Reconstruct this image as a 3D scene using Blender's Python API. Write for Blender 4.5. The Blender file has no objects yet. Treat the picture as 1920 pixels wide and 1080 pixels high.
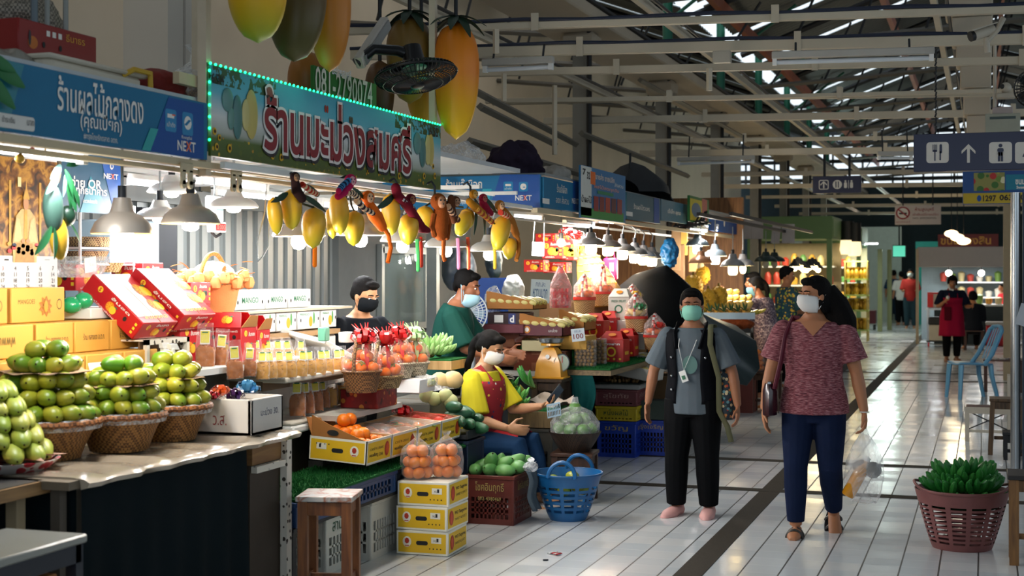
import bpy,bmesh,math,random
import numpy as np
from mathutils import Vector as V,Matrix,Euler
random.seed(7)
SC=bpy.context.scene;COL=SC.collection
R=math.radians;PI=math.pi
# ---------------------------------------------------------------- camera, world, light, exposure
FPX=2667.0;YAW=R(18.42);CAMH=1.6;HORIZ=509.0
CY,SY=math.cos(YAW),math.sin(YAW)
cd=bpy.data.cameras.new('camera');cam=bpy.data.objects.new('camera',cd);COL.objects.link(cam)
cam.location=(0,0,CAMH);cam.rotation_euler=(R(90),0,YAW)
cd.lens=50.0;cd.sensor_width=36.0;cd.shift_y=-(540-HORIZ)/1920.0
cd.clip_end=200
cd.dof.use_dof=True;cd.dof.focus_distance=8.9;cd.dof.aperture_fstop=3.6
SC.camera=cam
w=bpy.data.worlds.new('sky');SC.world=w;w.use_nodes=True
bg=w.node_tree.nodes['Background'];bg.inputs[0].default_value=(0.82,0.93,1.0,1);bg.inputs[1].default_value=1.15
SC.view_settings.view_transform='Standard';SC.view_settings.look='None'
SC.view_settings.exposure=0.14;SC.view_settings.gamma=1.0;SC.view_settings.use_curve_mapping=False
SC.cycles.use_denoising=True
SC.cycles.max_bounces=8;SC.cycles.diffuse_bounces=3;SC.cycles.glossy_bounces=3
SC.cycles.transparent_max_bounces=24;SC.cycles.sample_clamp_indirect=4.0
SC.cycles.caustics_reflective=False;SC.cycles.caustics_refractive=False
def area(name,loc,rot,sx,sy,power,col):
 l=bpy.data.lights.new(name,'AREA');l.shape='RECTANGLE';l.size=sx;l.size_y=sy;l.energy=power;l.color=col
 o=bpy.data.objects.new(name,l);COL.objects.link(o);o.location=loc;o.rotation_euler=rot;return o
# fill lights added in place of daylight from behind the camera and the right
area('daylight_fill_behind_camera',(0.5,-3.5,3.0),(R(72),0,R(8)),7,3.5,130,(.74,.88,1.0))
area('daylight_fill_right',(5.5,9.0,3.4),(R(70),0,R(90)),16,3.0,145,(.78,.9,1.0))
area('fill_left_bay',(-6.6,12,5.8),(0,0,0),2.2,22,75,(1,.95,.88))  # fill light added to brighten the white column and the left bay
area('daylight_from_far_end',(-1.2,47.0,3.2),(R(-80),0,0),9,2.6,75,(1,.84,.66))
area('daylight_under_roof_lights',(-1.0,22,6.2),(0,0,0),3,30,42,(.85,.93,1.0))
# ---------------------------------------------------------------- picking points of the place from where they appear
def ray(px,py):
 dx=(px-960)/FPX;return V((dx*CY-SY,dx*SY+CY,(HORIZ-py)/FPX))
def PX(px,py,X=None,Y=None,Z=None,T=None):
 d=ray(px,py)
 if X is not None:t=X/d.x
 elif Y is not None:t=Y/d.y
 elif Z is not None:t=(Z-CAMH)/d.z
 else:t=T
 return V((0,0,CAMH))+d*t
def DEP(p):return p.y*CY-p.x*SY          # distance along the view axis
def SZ(px,p):return px*DEP(p)/FPX         # length of a span of pixels at a point
# ---------------------------------------------------------------- materials
def lin(h):
 if isinstance(h,(tuple,list)):return tuple(h)[:3]
 h=h.lstrip('#');c=[int(h[i:i+2],16)/255 for i in(0,2,4)]
 return tuple(x/12.92 if x<=.04045 else((x+.055)/1.055)**2.4 for x in c)
_M={}
class NT:
 def __init__(s,name):
  s.m=bpy.data.materials.new(name);s.m.use_nodes=True;s.t=s.m.node_tree;s.b=s.t.nodes['Principled BSDF'];s.out=s.t.nodes['Material Output']
  s._co=None
 def n(s,typ,**k):
  o=s.t.nodes.new(typ)
  for a,v in k.items():setattr(o,a,v)
  return o
 def l(s,a,b):s.t.links.new(a,b)
 def co(s,kind='Object'):
  if s._co is None:s._co=s.n('ShaderNodeTexCoord')
  return s._co.outputs[kind]
 def noise(s,scale,det=3,kind='Object',dist=0,vec=None):
  o=s.n('ShaderNodeTexNoise');o.inputs['Scale'].default_value=scale;o.inputs['Detail'].default_value=det;o.inputs['Distortion'].default_value=dist
  s.l(vec if vec is not None else s.co(kind),o.inputs['Vector']);return o.outputs['Fac']
 def ramp(s,fac,stops,interp='LINEAR'):
  r=s.n('ShaderNodeValToRGB');r.color_ramp.interpolation=interp;e=r.color_ramp.elements
  while len(e)<len(stops):e.new(.5)
  for i,(p,c)in enumerate(stops):e[i].position=p;e[i].color=(*lin(c),1)
  s.l(fac,r.inputs['Fac']);return r.outputs['Color']
 def mix(s,fac,a,b):
  m=s.n('ShaderNodeMix',data_type='RGBA')
  for v,i in((fac,0),(a,6),(b,7)):
   if hasattr(v,'links'):s.l(v,m.inputs[i])
   else:m.inputs[i].default_value=v if i==0 else(*lin(v),1)
  return m.outputs[2]
 def math(s,op,a,b=0):
  m=s.n('ShaderNodeMath',operation=op)
  for i,v in enumerate((a,b)):
   if hasattr(v,'links'):s.l(v,m.inputs[i])
   else:m.inputs[i].default_value=v
  return m.outputs[0]
 def bump(s,h,st=.3,d=.01):
  b=s.n('ShaderNodeBump');b.inputs['Strength'].default_value=st;b.inputs['Distance'].default_value=d
  s.l(h,b.inputs['Height']);s.l(b.outputs[0],s.b.inputs['Normal'])
 def base(s,c):
  if hasattr(c,'links'):s.l(c,s.b.inputs['Base Color'])
  else:s.b.inputs['Base Color'].default_value=(*lin(c),1)
 def set(s,**k):
  for a,v in k.items():s.b.inputs[a.replace('_',' ')].default_value=v
def shade(c,f):return tuple(min(1,x*f)for x in lin(c))
def mt(c,rough=.55,metal=0,var=.12,sc=9,bump=0,bsc=None,coat=0,name=None):
 k=('mt',str(c),rough,metal,var,sc,bump,bsc,coat)
 if k in _M:return _M[k]
 n=NT(name or 'surface');f=n.noise(sc)
 n.base(n.mix(f,shade(c,1-var),shade(c,1+var)));n.set(Roughness=rough,Metallic=metal)
 if rough>=.75:n.b.inputs['Specular IOR Level'].default_value=.12
 if coat:n.set(Coat_Weight=coat,Coat_Roughness=.15)
 if bump:n.bump(n.noise(bsc or sc*6,4),bump,.004)
 _M[k]=n.m;return n.m
def glow(c,st,name='lamp_glow'):
 k=('glow',str(c),st)
 if k in _M:return _M[k]
 n=NT(name);n.base(c);n.b.inputs['Emission Color'].default_value=(*lin(c),1);n.set(Emission_Strength=st);_M[k]=n.m;return n.m
def film(c='#ffffff',milk=.12,rough=.12,wr=25,name='clear_plastic'):
 k=('film',c,milk,rough,wr)
 if k in _M:return _M[k]
 n=NT(name);n.base(c);n.set(Roughness=rough);n.b.inputs['Specular IOR Level'].default_value=.8
 h=n.noise(wr,2,dist=1.2);n.bump(h,.9,.02)
 tr=n.n('ShaderNodeBsdfTransparent');tr.inputs[0].default_value=(*[.5+.5*x for x in lin(c)],1)
 mx=n.n('ShaderNodeMixShader');lw=n.n('ShaderNodeLayerWeight');lw.inputs[0].default_value=.35
 sh=n.ramp(h,[(.42,(0,0,0)),(.72,(1,1,1))])
 fac=n.math('ADD',n.math('MULTIPLY',lw.outputs['Facing'],.32),n.math('MULTIPLY',sh,milk*1.6));fac=n.math('ADD',fac,milk*.5)
 n.l(fac,mx.inputs[0]);n.l(tr.outputs[0],mx.inputs[1]);n.l(n.b.outputs[0],mx.inputs[2]);n.l(mx.outputs[0],n.out.inputs[0])
 _M[k]=n.m;return n.m
def wood(c1,c2,sc=6,rough=.5,axis=2):
 k=('wood',c1,c2,sc,rough,axis)
 if k in _M:return _M[k]
 n=NT('wood');mp=n.n('ShaderNodeMapping');s=[9,9,9];s[axis]=.8;mp.inputs['Scale'].default_value=s;n.l(n.co(),mp.inputs[0])
 f=n.noise(sc,4,vec=mp.outputs[0],dist=.6);n.base(n.ramp(f,[(.3,c1),(.7,c2)]));n.set(Roughness=rough);n.bump(f,.15,.003);_M[k]=n.m;return n.m
def weave(c1,c2,sx=60,name='wicker',rough=.6):
 k=('weave',c1,c2,sx)
 if k in _M:return _M[k]
 n=NT(name);ck=n.n('ShaderNodeTexChecker');ck.inputs['Scale'].default_value=sx;n.l(n.co(),ck.inputs['Vector'])
 f=n.noise(14,3);m=n.mix(f,c1,c2);d=n.mix(ck.outputs['Fac'],m,shade(c1,.45));n.base(d);n.set(Roughness=rough)
 n.bump(ck.outputs['Fac'],.5,.004);_M[k]=n.m;return n.m
def spots(base,cols,sc=30,rough=.7,thr=.35,name='printed_fabric'):
 """plain cloth or card printed with coloured blots"""
 k=('spots',base,tuple(cols),sc,thr)
 if k in _M:return _M[k]
 n=NT(name);vo=n.n('ShaderNodeTexVoronoi');vo.inputs['Scale'].default_value=sc;n.l(n.co(),vo.inputs['Vector'])
 sep=n.n('ShaderNodeSeparateColor');n.l(vo.outputs['Color'],sep.inputs[0])
 st=[(i/len(cols),c)for i,c in enumerate(cols)];c=n.ramp(sep.outputs[0],st,'CONSTANT')
 msk=n.math('LESS_THAN',vo.outputs['Distance'],thr);n.base(n.mix(msk,base,c));n.set(Roughness=rough);_M[k]=n.m;return n.m
def fruit(c1,c2,c3,rough=.38,sc=9,name='fruit_skin',zg=None):
 """skin that differs from fruit to fruit and blotches within one"""
 k=('fruit',c1,c2,c3,sc,zg)
 if k in _M:return _M[k]
 n=NT(name);oi=n.n('ShaderNodeObjectInfo');f=n.noise(sc,2)
 a=n.mix(oi.outputs['Random'],c1,c2);fac=n.ramp(f,[(.45,(0,0,0)),(.7,(1,1,1))])
 col=n.mix(n.math('MULTIPLY',fac,.7),a,c3)
 if zg:
  sx=n.n('ShaderNodeSeparateXYZ');n.l(n.co('Generated'),sx.inputs[0]);g=n.ramp(sx.outputs[2],[(zg[0],(1,1,1)),(zg[1],(0,0,0))]);col=n.mix(g,col,zg[2])
 n.base(col);n.set(Roughness=rough);n.b.inputs['Specular IOR Level'].default_value=.45;n.bump(n.noise(70,3),.08,.002);_M[k]=n.m;return n.m
# ---------------------------------------------------------------- mesh collector
_TXT={}
def text_geo(body,bold):
 k=(body,bold)
 if k not in _TXT:
  c=bpy.data.curves.new('lettering','FONT');c.body=body;c.size=1;c.offset=bold;c.align_x='CENTER';c.resolution_u=2
  o=bpy.data.objects.new('lettering',c);COL.objects.link(o);dg=bpy.context.evaluated_depsgraph_get();dg.update()
  me=o.evaluated_get(dg).to_mesh();vs=np.array([v.co[:]for v in me.vertices]);fs=[tuple(p.vertices)for p in me.polygons]
  o.to_mesh_clear();bpy.data.objects.remove(o);bpy.data.curves.remove(c)
  if len(vs)==0:vs=np.zeros((1,3));fs=[]
  lo,hi=vs.min(0),vs.max(0);_TXT[k]=(vs-(lo+hi)/2,fs,max(hi[0]-lo[0],1e-4),max(hi[1]-lo[1],1e-4))
 return _TXT[k]
def frame_of(d):
 d=V(d).normalized();a=V((0,0,1))if abs(d.z)<.9 else V((1,0,0));x=a.cross(d).normalized();return x,d.cross(x).normalized()
class MB:
 def __init__(s):s.v=[];s.f=[];s.mi=[];s.mats=[];s.fl=[]
 def add(s,vs,fs,m,flat=False):
  if m not in s.mats:s.mats.append(m)
  i=s.mats.index(m);b=len(s.v);s.v.extend([tuple(p)for p in vs]);s.f.extend([tuple(b+q for q in f)for f in fs]);s.mi.extend([i]*len(fs));s.fl.extend([not flat]*len(fs));return s
 def box(s,c,size,m,rz=0,rot=None,bev=0,top=None):
  hx,hy,hz=[q/2 for q in size];c=V(c);Rm=rot if rot is not None else(Matrix.Rotation(rz,3,'Z')if rz else None)
  if bev<=0:
   vs=[V((x*hx,y*hy,z*hz))for x in(-1,1)for y in(-1,1)for z in(-1,1)]
   if top:
    vs=[V((p.x*(top if p.z>0 else 1),p.y*(top if p.z>0 else 1),p.z))for p in vs]
   fs=[(0,1,3,2),(4,6,7,5),(0,4,5,1),(2,3,7,6),(0,2,6,4),(1,5,7,3)]
  else:
   h=(hx,hy,hz);b=min(bev,min(h)*.9);vs=[];ix={}
   for sg in[(x,y,z)for x in(-1,1)for y in(-1,1)for z in(-1,1)]:
    for a in range(3):
     ix[sg,a]=len(vs);vs.append(V([sg[i]*(h[i]if i==a else h[i]-b)for i in range(3)]))
   if top:vs=[V((p.x*(top if p.z>0 else 1),p.y*(top if p.z>0 else 1),p.z))for p in vs]
   fs=[]
   for a in range(3):
    o,q=[i for i in range(3)if i!=a]
    for sg in(-1,1):
     ring=[]
     for so,sq in((-1,-1),(1,-1),(1,1),(-1,1)):
      k=[0,0,0];k[a]=sg;k[o]=so;k[q]=sq;ring.append(ix[tuple(k),a])
     fs.append(ring)
    for so in(-1,1):
     for sq in(-1,1):
      k1=[0,0,0];k1[a]=-1;k1[o]=so;k1[q]=sq;k2=list(k1);k2[a]=1
      fs.append([ix[tuple(k1),o],ix[tuple(k2),o],ix[tuple(k2),q],ix[tuple(k1),q]])
   for sg in[(x,y,z)for x in(-1,1)for y in(-1,1)for z in(-1,1)]:fs.append([ix[sg,0],ix[sg,1],ix[sg,2]])
   out=[]
   for f in fs:
    p=[vs[i]for i in f];nn=(p[1]-p[0]).cross(p[2]-p[0]);ce=sum(p,V())/len(p)
    out.append(f if nn.dot(ce)>0 else f[::-1])
   fs=out
  if Rm is not None:vs=[Rm@p for p in vs]
  return s.add([p+c for p in vs],fs,m)
 def tube(s,pts,r,m,n=8,caps=True,closed=False,flat=1.0,up=None):
  pts=[V(p)for p in pts];N=len(pts);rs=list(r)if hasattr(r,'__len__')else[r]*N
  vs=[];x=None
  for i,p in enumerate(pts):
   a=pts[i-1]if(i>0 or closed)else p;b=pts[(i+1)%N]if(i<N-1 or closed)else p
   d=(b-a)
   if d.length<1e-9:d=V((0,0,1))
   d.normalize()
   if x is None:
    x=frame_of(d)[0]if up is None else V(up).cross(d).normalized()
   else:
    x=x-d*x.dot(d)
    x=x.normalized()if x.length>1e-6 else frame_of(d)[0]
   y=d.cross(x)
   for k in range(n):
    t=2*PI*k/n;vs.append(p+x*(math.cos(t)*rs[i])+y*(math.sin(t)*rs[i]*flat))
  fs=[]
  for i in range(N if closed else N-1):
   j=(i+1)%N
   for k in range(n):
    q=(k+1)%n;fs.append((i*n+k,i*n+q,j*n+q,j*n+k))
  if caps and not closed:fs.append(tuple(range(n-1,-1,-1)));fs.append(tuple((N-1)*n+k for k in range(n)))
  return s.add(vs,fs,m)
 def cyl(s,a,b,r,m,r2=None,n=12,caps=True):return s.tube([a,b],[r,r if r2 is None else r2],m,n,caps)
 def lathe(s,prof,m,c=(0,0,0),n=24,rot=None,sq=0,caps=(False,False),sy=1):
  """prof: (radius, height) from bottom to top"""
  c=V(c);vs=[];fs=[]
  for(r,z)in prof:
   for k in range(n):
    t=2*PI*k/n;q=1
    if sq:q=1+sq*(1/max(abs(math.cos(t)),abs(math.sin(t)))-1)
    p=V((r*q*math.cos(t),sy*r*q*math.sin(t),z));vs.append((rot@p if rot is not None else p)+c)
  for i in range(len(prof)-1):
   for k in range(n):
    q=(k+1)%n;fs.append((i*n+k,i*n+q,(i+1)*n+q,(i+1)*n+k))
  if caps[0]:fs.append(tuple(range(n-1,-1,-1)))
  if caps[1]:fs.append(tuple((len(prof)-1)*n+k for k in range(n)))
  return s.add(vs,fs,m)
 def ell(s,c,r,m,n=12,rot=None,rz=0):
  if not hasattr(r,'__len__'):r=(r,r,r)
  if rz:rot=Matrix.Rotation(rz,3,'Z')
  h=max(4,n//2+1);c=V(c);vs=[V((0,0,-r[2]))];fs=[]
  for i in range(1,h):
   a=-PI/2+PI*i/h
   for k in range(n):
    t=2*PI*k/n;vs.append(V((r[0]*math.cos(a)*math.cos(t),r[1]*math.cos(a)*math.sin(t),r[2]*math.sin(a))))
  vs.append(V((0,0,r[2])));L=len(vs)-1
  for k in range(n):
   q=(k+1)%n;fs.append((0,1+q,1+k));fs.append((L,L-n+k,L-n+q))
   for i in range(h-2):fs.append((1+i*n+k,1+i*n+q,1+(i+1)*n+q,1+(i+1)*n+k))
  return s.add([(rot@p if rot is not None else p)+c for p in vs],fs,m)
 def poly(s,pts,m):return s.add(pts,[tuple(range(len(pts)))],m)
 def prism(s,pts,d,m):
  """pts: a planar outline (3-D points); d: extrusion vector"""
  d=V(d);pts=[V(p)for p in pts];n=len(pts)
  return s.add(pts+[p+d for p in pts],[tuple(range(n-1,-1,-1)),tuple(range(n,2*n))]+[(i,(i+1)%n,n+(i+1)%n,n+i)for i in range(n)],m)
 def loft(s,rings,m,caps=True):
  n=len(rings[0]);fs=[]
  for i in range(len(rings)-1):
   for k in range(n):
    q=(k+1)%n;fs.append((i*n+k,i*n+q,(i+1)*n+q,(i+1)*n+k))
  if caps:fs.append(tuple(range(n-1,-1,-1)));fs.append(tuple((len(rings)-1)*n+k for k in range(n)))
  return s.add([p for r in rings for p in r],fs,m)
 def grid(s,fn,nu,nv,m,skip=None):
  vs=[fn(i/nu,j/nv)for j in range(nv+1)for i in range(nu+1)];W=nu+1
  fs=[(j*W+i,j*W+i+1,(j+1)*W+i+1,(j+1)*W+i)for j in range(nv)for i in range(nu)if not(skip and skip(i,j))]
  return s.add(vs,fs,m)
 def leaf(s,a,b,w,m,n=5,bend=.12,nrm=(0,0,1)):
  """a pointed leaf from a to b, creased along the middle, thin but with a back"""
  a,b=V(a),V(b);d=b-a;L=d.length;d.normalize();sd=d.cross(V(nrm))
  sd=sd.normalized()if sd.length>1e-5 else frame_of(d)[0];up=sd.cross(d);vs=[]
  for i in range(n+1):
   u=i/n;wd=w*math.sin(PI*min(1,u*.92+.05))**.8*(1-.15*u);c=a+d*(u*L)-up*(bend*L*u*u)
   vs+=[c-sd*wd/2+up*.12*wd,c,c+sd*wd/2+up*.12*wd,c-up*.0025]
  fs=[]
  for i in range(n):
   k=4*i;q=k+4;fs+=[(k,k+1,q+1,q),(k+1,k+2,q+2,q+1),(k+3,k,q,q+3),(k+2,k+3,q+3,q+2)]
  return s.add(vs,fs,m)
 def text(s,body,c,right,up,m,w=None,h=None,bold=0.0,ext=.0012,ref=None):
  vs,fs,tw,th=text_geo(body,bold)
  if ref is not None:tw,th=text_geo(body,ref)[2:]
  right=V(right).normalized();up=V(up).normalized();nn=right.cross(up)
  if w and h:sx,sy=w/tw,h/th
  elif w:sx=sy=w/tw
  else:sx=sy=h/th
  c=V(c)+nn*ext;return s.add([c+right*(p[0]*sx)+up*(p[1]*sy)for p in vs],fs,m,True)
 def rect(s,c,right,up,w,h,m,ext=.001,r=0):
  right=V(right).normalized();up=V(up).normalized();c=V(c)+right.cross(up)*ext
  if r<=0:pts=[c+right*(a*w/2)+up*(b*h/2)for a,b in((-1,-1),(1,-1),(1,1),(-1,1))]
  else:
   pts=[]
   for(a,b,t0)in((1,-1,-90),(1,1,0),(-1,1,90),(-1,-1,180)):
    for k in range(5):
     t=R(t0+22.5*k);pts.append(c+right*(a*(w/2-r)+r*math.cos(t))+up*(b*(h/2-r)+r*math.sin(t)))
  return s.poly(pts,m)
 def disc(s,c,right,up,rx,ry,m,ext=.001,n=18):
  right=V(right).normalized();up=V(up).normalized();c=V(c)+right.cross(up)*ext
  return s.poly([c+right*(rx*math.cos(2*PI*k/n))+up*(ry*math.sin(2*PI*k/n))for k in range(n)],m)
 def mesh(s,name,smooth=True,ang=38):
  me=bpy.data.meshes.new(name);me.from_pydata(s.v,[],s.f)
  for m in s.mats:me.materials.append(m)
  if s.f:
   me.polygons.foreach_set('material_index',s.mi)
   if smooth:
    me.polygons.foreach_set('use_smooth',s.fl);me.set_sharp_from_angle(angle=R(ang))
  me.update();return me
 def build(s,name,parent=None,loc=None,rot=None,smooth=True,ang=38):
  return obj(name,s.mesh(name,smooth,ang),parent,loc,rot)
def obj(name,me,parent=None,loc=None,rot=None):
 o=bpy.data.objects.new(name,me);COL.objects.link(o)
 if parent is not None:o.parent=parent
 if loc is not None:o.location=loc
 if rot is not None:o.rotation_euler=rot
 return o
def thing(name,label,cat,loc=(0,0,0),rz=0,group=None,rot=None):
 o=obj(name,None,None,loc,rot if rot is not None else(0,0,rz));o.empty_display_size=.1;return tag(o,label,cat,group)
def tag(o,label,cat,group=None,kind=None):
 o['label']=label;o['category']=cat
 if group:o['group']=group
 if kind:o['kind']=kind
 return o
def struct(o,label=None):
 o['kind']='structure'
 if label:o['label']=label
 return o
def dup(root,loc=None,rot=None,label=None,group=None,scale=None,parent=None):
 r=root.copy();COL.objects.link(r)
 if loc is not None:r.location=loc
 if rot is not None:r.rotation_euler=rot if hasattr(rot,'__len__')else(0,0,rot)
 if scale is not None:r.scale=scale if hasattr(scale,'__len__')else(scale,)*3
 if label:r['label']=label
 if group:r['group']=group
 if parent is not None:r.parent=parent
 for ch in list(root.children):
  if ch.type=='LIGHT':c=ch.copy();c.data=ch.data
  else:c=ch.copy()
  COL.objects.link(c);c.parent=r
  for g in list(ch.children):
   d=g.copy();COL.objects.link(d);d.parent=c
 return r
def remesh(mb,name,vox,smooth=4,fac=.5):
 """fuse overlapping closed shapes into one continuous skin"""
 me=mb.mesh(name+'_raw',False);o=bpy.data.objects.new('raw',me);COL.objects.link(o)
 a=o.modifiers.new('r','REMESH');a.mode='VOXEL';a.voxel_size=vox;a.use_smooth_shade=True
 b=o.modifiers.new('s','SMOOTH');b.iterations=smooth;b.factor=fac
 dg=bpy.context.evaluated_depsgraph_get();dg.update()
 out=bpy.data.meshes.new_from_object(o.evaluated_get(dg));out.name=name
 bpy.data.objects.remove(o);bpy.data.meshes.remove(me);out.materials.clear();out.materials.append(mb.mats[0])
 out.polygons.foreach_set('use_smooth',[True]*len(out.polygons));return out
def point_light(parent,loc,power,col,r=.05):
 l=bpy.data.lights.new('lamp_light','POINT');l.energy=power;l.color=col;l.shadow_soft_size=r
 o=bpy.data.objects.new('lamp_light',l);COL.objects.link(o);o.parent=parent;o.location=loc;return o
def strip_light(parent,loc,rot,ln,wd,power,col):
 l=bpy.data.lights.new('tube_light','AREA');l.shape='RECTANGLE';l.size=ln;l.size_y=wd;l.energy=power;l.color=col
 o=bpy.data.objects.new('tube_light',l);COL.objects.link(o);o.parent=parent;o.location=loc;o.rotation_euler=rot;return o
XF=(V((0,1,0)),V((0,0,1)))# reading directions on a face that looks to+X(the aisle)
YF=(V((1,0,0)),V((0,0,1)))# ... on a face that looks to-Y(towards the camera)
# common colours
WHITE=mt('#e8e8e4',.5,var=.05);CREAM=mt('#d8cdb6',.55,var=.08);BLACK=mt('#0d0f12',.5);NAVY=mt('#10163c',.35,var=.05)
INK=mt('#17181c',.6,var=0);PAPER=mt('#efeeea',.7,var=.04);GREY=mt('#8f9496',.5);STEEL=mt('#b9bec2',.28,1,var=.06);DARK=mt('#181c22',.6)
GOLD=mt('#c89a3c',.4,.6);RED=mt('#c8141e',.45,var=.1);GREENI=mt('#2c6a4c',.6)
# ================================================================ THE HALL
n=NT('glazed_floor_tiles');sx=n.n('ShaderNodeSeparateXYZ');n.l(n.co(),sx.inputs[0])
u=n.math('DIVIDE',n.math('ADD',sx.outputs[0],20.043),.2);v_=n.math('DIVIDE',n.math('ADD',sx.outputs[1],10.82),.2)
fu,fv=n.math('FRACT',u),n.math('FRACT',v_)
ju=n.math('LESS_THAN',fu,.045);jv=n.math('LESS_THAN',fv,.022)
cb=n.n('ShaderNodeCombineXYZ');n.l(n.math('FLOOR',u),cb.inputs[0]);n.l(n.math('FLOOR',v_),cb.inputs[1])
wn=n.n('ShaderNodeTexWhiteNoise',noise_dimensions='2D');n.l(cb.outputs[0],wn.inputs['Vector'])
tile=n.ramp(wn.outputs['Value'],[(0,'#cdd4d8'),(.5,'#d3d8db'),(1,'#d8dad9')]);tile=n.mix(n.math('MULTIPLY',n.noise(1.3,4),.3),tile,'#b9b7b2')
tile=n.mix(n.math('MULTIPLY',jv,.6),tile,'#8a8880');n.base(n.mix(n.math('MULTIPLY',ju,.95),tile,'#2b2a28'))
n.l(n.math('ADD',n.math('MULTIPLY',wn.outputs['Value'],.08),n.math('ADD',n.math('MULTIPLY',n.math('MAXIMUM',ju,jv),.3),.11)),n.b.inputs['Roughness'])
n.b.inputs['Specular IOR Level'].default_value=.6
tl=n.n('ShaderNodeCombineXYZ');n.l(wn.outputs['Value'],tl.inputs[0])
geo=n.n('ShaderNodeNewGeometry');va=n.n('ShaderNodeVectorMath',operation='MULTIPLY_ADD');n.l(wn.outputs['Color'],va.inputs[0]);va.inputs[1].default_value=(.02,.02,0);vb=n.n('ShaderNodeVectorMath',operation='ADD');vb.inputs[1].default_value=(-.01,-.01,0);n.l(geo.outputs['Normal'],va.inputs[2]);n.l(va.outputs[0],vb.inputs[0]);n.bump(n.math('ADD',n.noise(5,2),n.math('MULTIPLY',ju,-.4)),.1,.006);bn=[q for q in n.t.nodes if q.bl_idname=='ShaderNodeBump'][-1];n.l(vb.outputs[0],bn.inputs['Normal'])
mb=MB();mb.poly([(-12,-6,0),(12,-6,0),(12,60,0),(-12,60,0)],n.m);struct(mb.build('floor'))
GRAN=mt('#3a352e',.75,var=.45,sc=120,bump=.3)
mb=MB();mb.box((-1.487,24,.0005),(.146,60,.005),GRAN);struct(mb.build('trim_1'))
for i,y in enumerate((10.44,12.1,21.62,23.25,32.9,34.5)):
 mb=MB();mb.box((-1,y,.0015),(16,.13,.005),GRAN);struct(mb.build('trim_%d'%(i+2)))
# walls
PLAS=mt('#cfc3ae',.8,var=.1,sc=1.5);CONC=mt('#b5aa98',.8,var=.16,sc=1.2);GIRD=mt('#bdb29c',.55,var=.15,sc=2.5)
mb=MB();mb.box((-8.1,21,3.3),(.2,56,6.9),PLAS);struct(mb.build('wall_left'))
mb=MB();mb.box((-2,50.1,2.3),(22,.2,4.6),mt('#2f3a3e',.8));struct(mb.build('wall_far'))
mb=MB()
for k in range(9):mb.box((-1,50,4.75+k*.32),(16,.06,.13),DARK)
for k in range(18):mb.box((-9+k,50.05,5.9),(.07,.05,2.6),DARK)
struct(mb.build('window_1'))
# roofs: corrugated sheets with open strips of daylight between them
CORR=mt('#4c5150',.5,.35,var=.2,sc=2)
def sheets(xa,za,xb,zb,ys,gap,name):
 mb=MB()
 for y0 in ys:
  y1=y0+ys.step-gap;nn=int((y1-y0)/.05);vs=[];fs=[]
  for i in range(nn+1):
   y=y0+i*(y1-y0)/nn;dz=.022*math.sin(i*PI/2)
   vs+=[(xa,y,za+dz),(xb,y,zb+dz)]
  fs=[(2*i,2*i+1,2*i+3,2*i+2)for i in range(nn)];mb.add(vs,fs,CORR)
 return struct(mb.build(name,smooth=True,ang=80))
sheets(-4.0,5.55,.4,7.2,range(-6,50,3),.3,'roof')
sheets(.4,7.2,9,4.6,range(-6,50,4),.22,'roof')
sheets(-8.3,7.0,-4.35,5.55,range(-6,50,3),.28,'roof')
for k in range(12):
 y=5.2+k*3;mb=MB();mb.tube([(-8.1,y,6.75),(-4.3,y,5.35)],.05,DARK,4);mb.tube([(-8.1,y,4.9),(-4.3,y,4.5)],.04,mt('#5d5a52',.6),4);[mb.cyl((-7.6+q*.9,y,4.9-q*.09),(-7.2+q*.9,y,6.4-q*.33),.02,DARK,n=6)for q in range(4)];struct(mb.build('beam'))
# the long gutter beam of the valley, its columns, green posts and rust-red rail
mb=MB();mb.box((-4.22,24,4.27),(.82,56,.14),CONC,bev=.02);mb.box((-4.22,24,4.36),(.86,56,.03),DARK);struct(mb.build('beam'))
PGRN=mt('#1f6a52',.4,.1)
for k in range(8):
 y=10.9+4.1*k
 mb=MB();mb.cyl((-4.12,y,4.36),(-4.12,y,5.75),.07,PGRN,n=14);mb.box((-4.12,y,4.385),(.24,.24,.02),PGRN);mb.cyl((-4.0,y,5.1),(-2.9,y,5.9),.025,PGRN);struct(mb.build('column'))
 if k:
  mb=MB();mb.box((-4.2,y,2.1),(.15,.15,4.2),mt('#8c8a82',.6));mb.box((-4.2,y,4.1),(.4,.3,.2),CONC,bev=.04);mb.cyl((-4.08,y-.1,1.9),(-4.08,y-.1,4.2),.03,BLACK);struct(mb.build('column'))
RUST=mt('#9a4a1e',.6,var=.25)
for x,z in((-3.55,5.35),(-1.6,6.1),(.3,6.9)):
 mb=MB();mb.box((x,24,z),(.09,54,.16),RUST);struct(mb.build('beam'))
for k in range(12):# rafters under the sheets
 y=4.0+k*4.1
 mb=MB();a=V((-4.0,y,5.32));b=V((.4,y,6.97));mb.tube([a,b,V((7,y,4.95))],.05,DARK,4);mb.tube([V((-3.9,y,4.75)),V((.4,y,5.0)),V((7,y,4.7))],.04,mt('#5d5a52',.6),4)
 for q in range(5):
  x=-3.5+q*.9;mb.cyl((x,y,4.78+q*.03),(x+.45,y,5.45+q*.34),.02,DARK,n=6)
 struct(mb.build('beam'))
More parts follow.
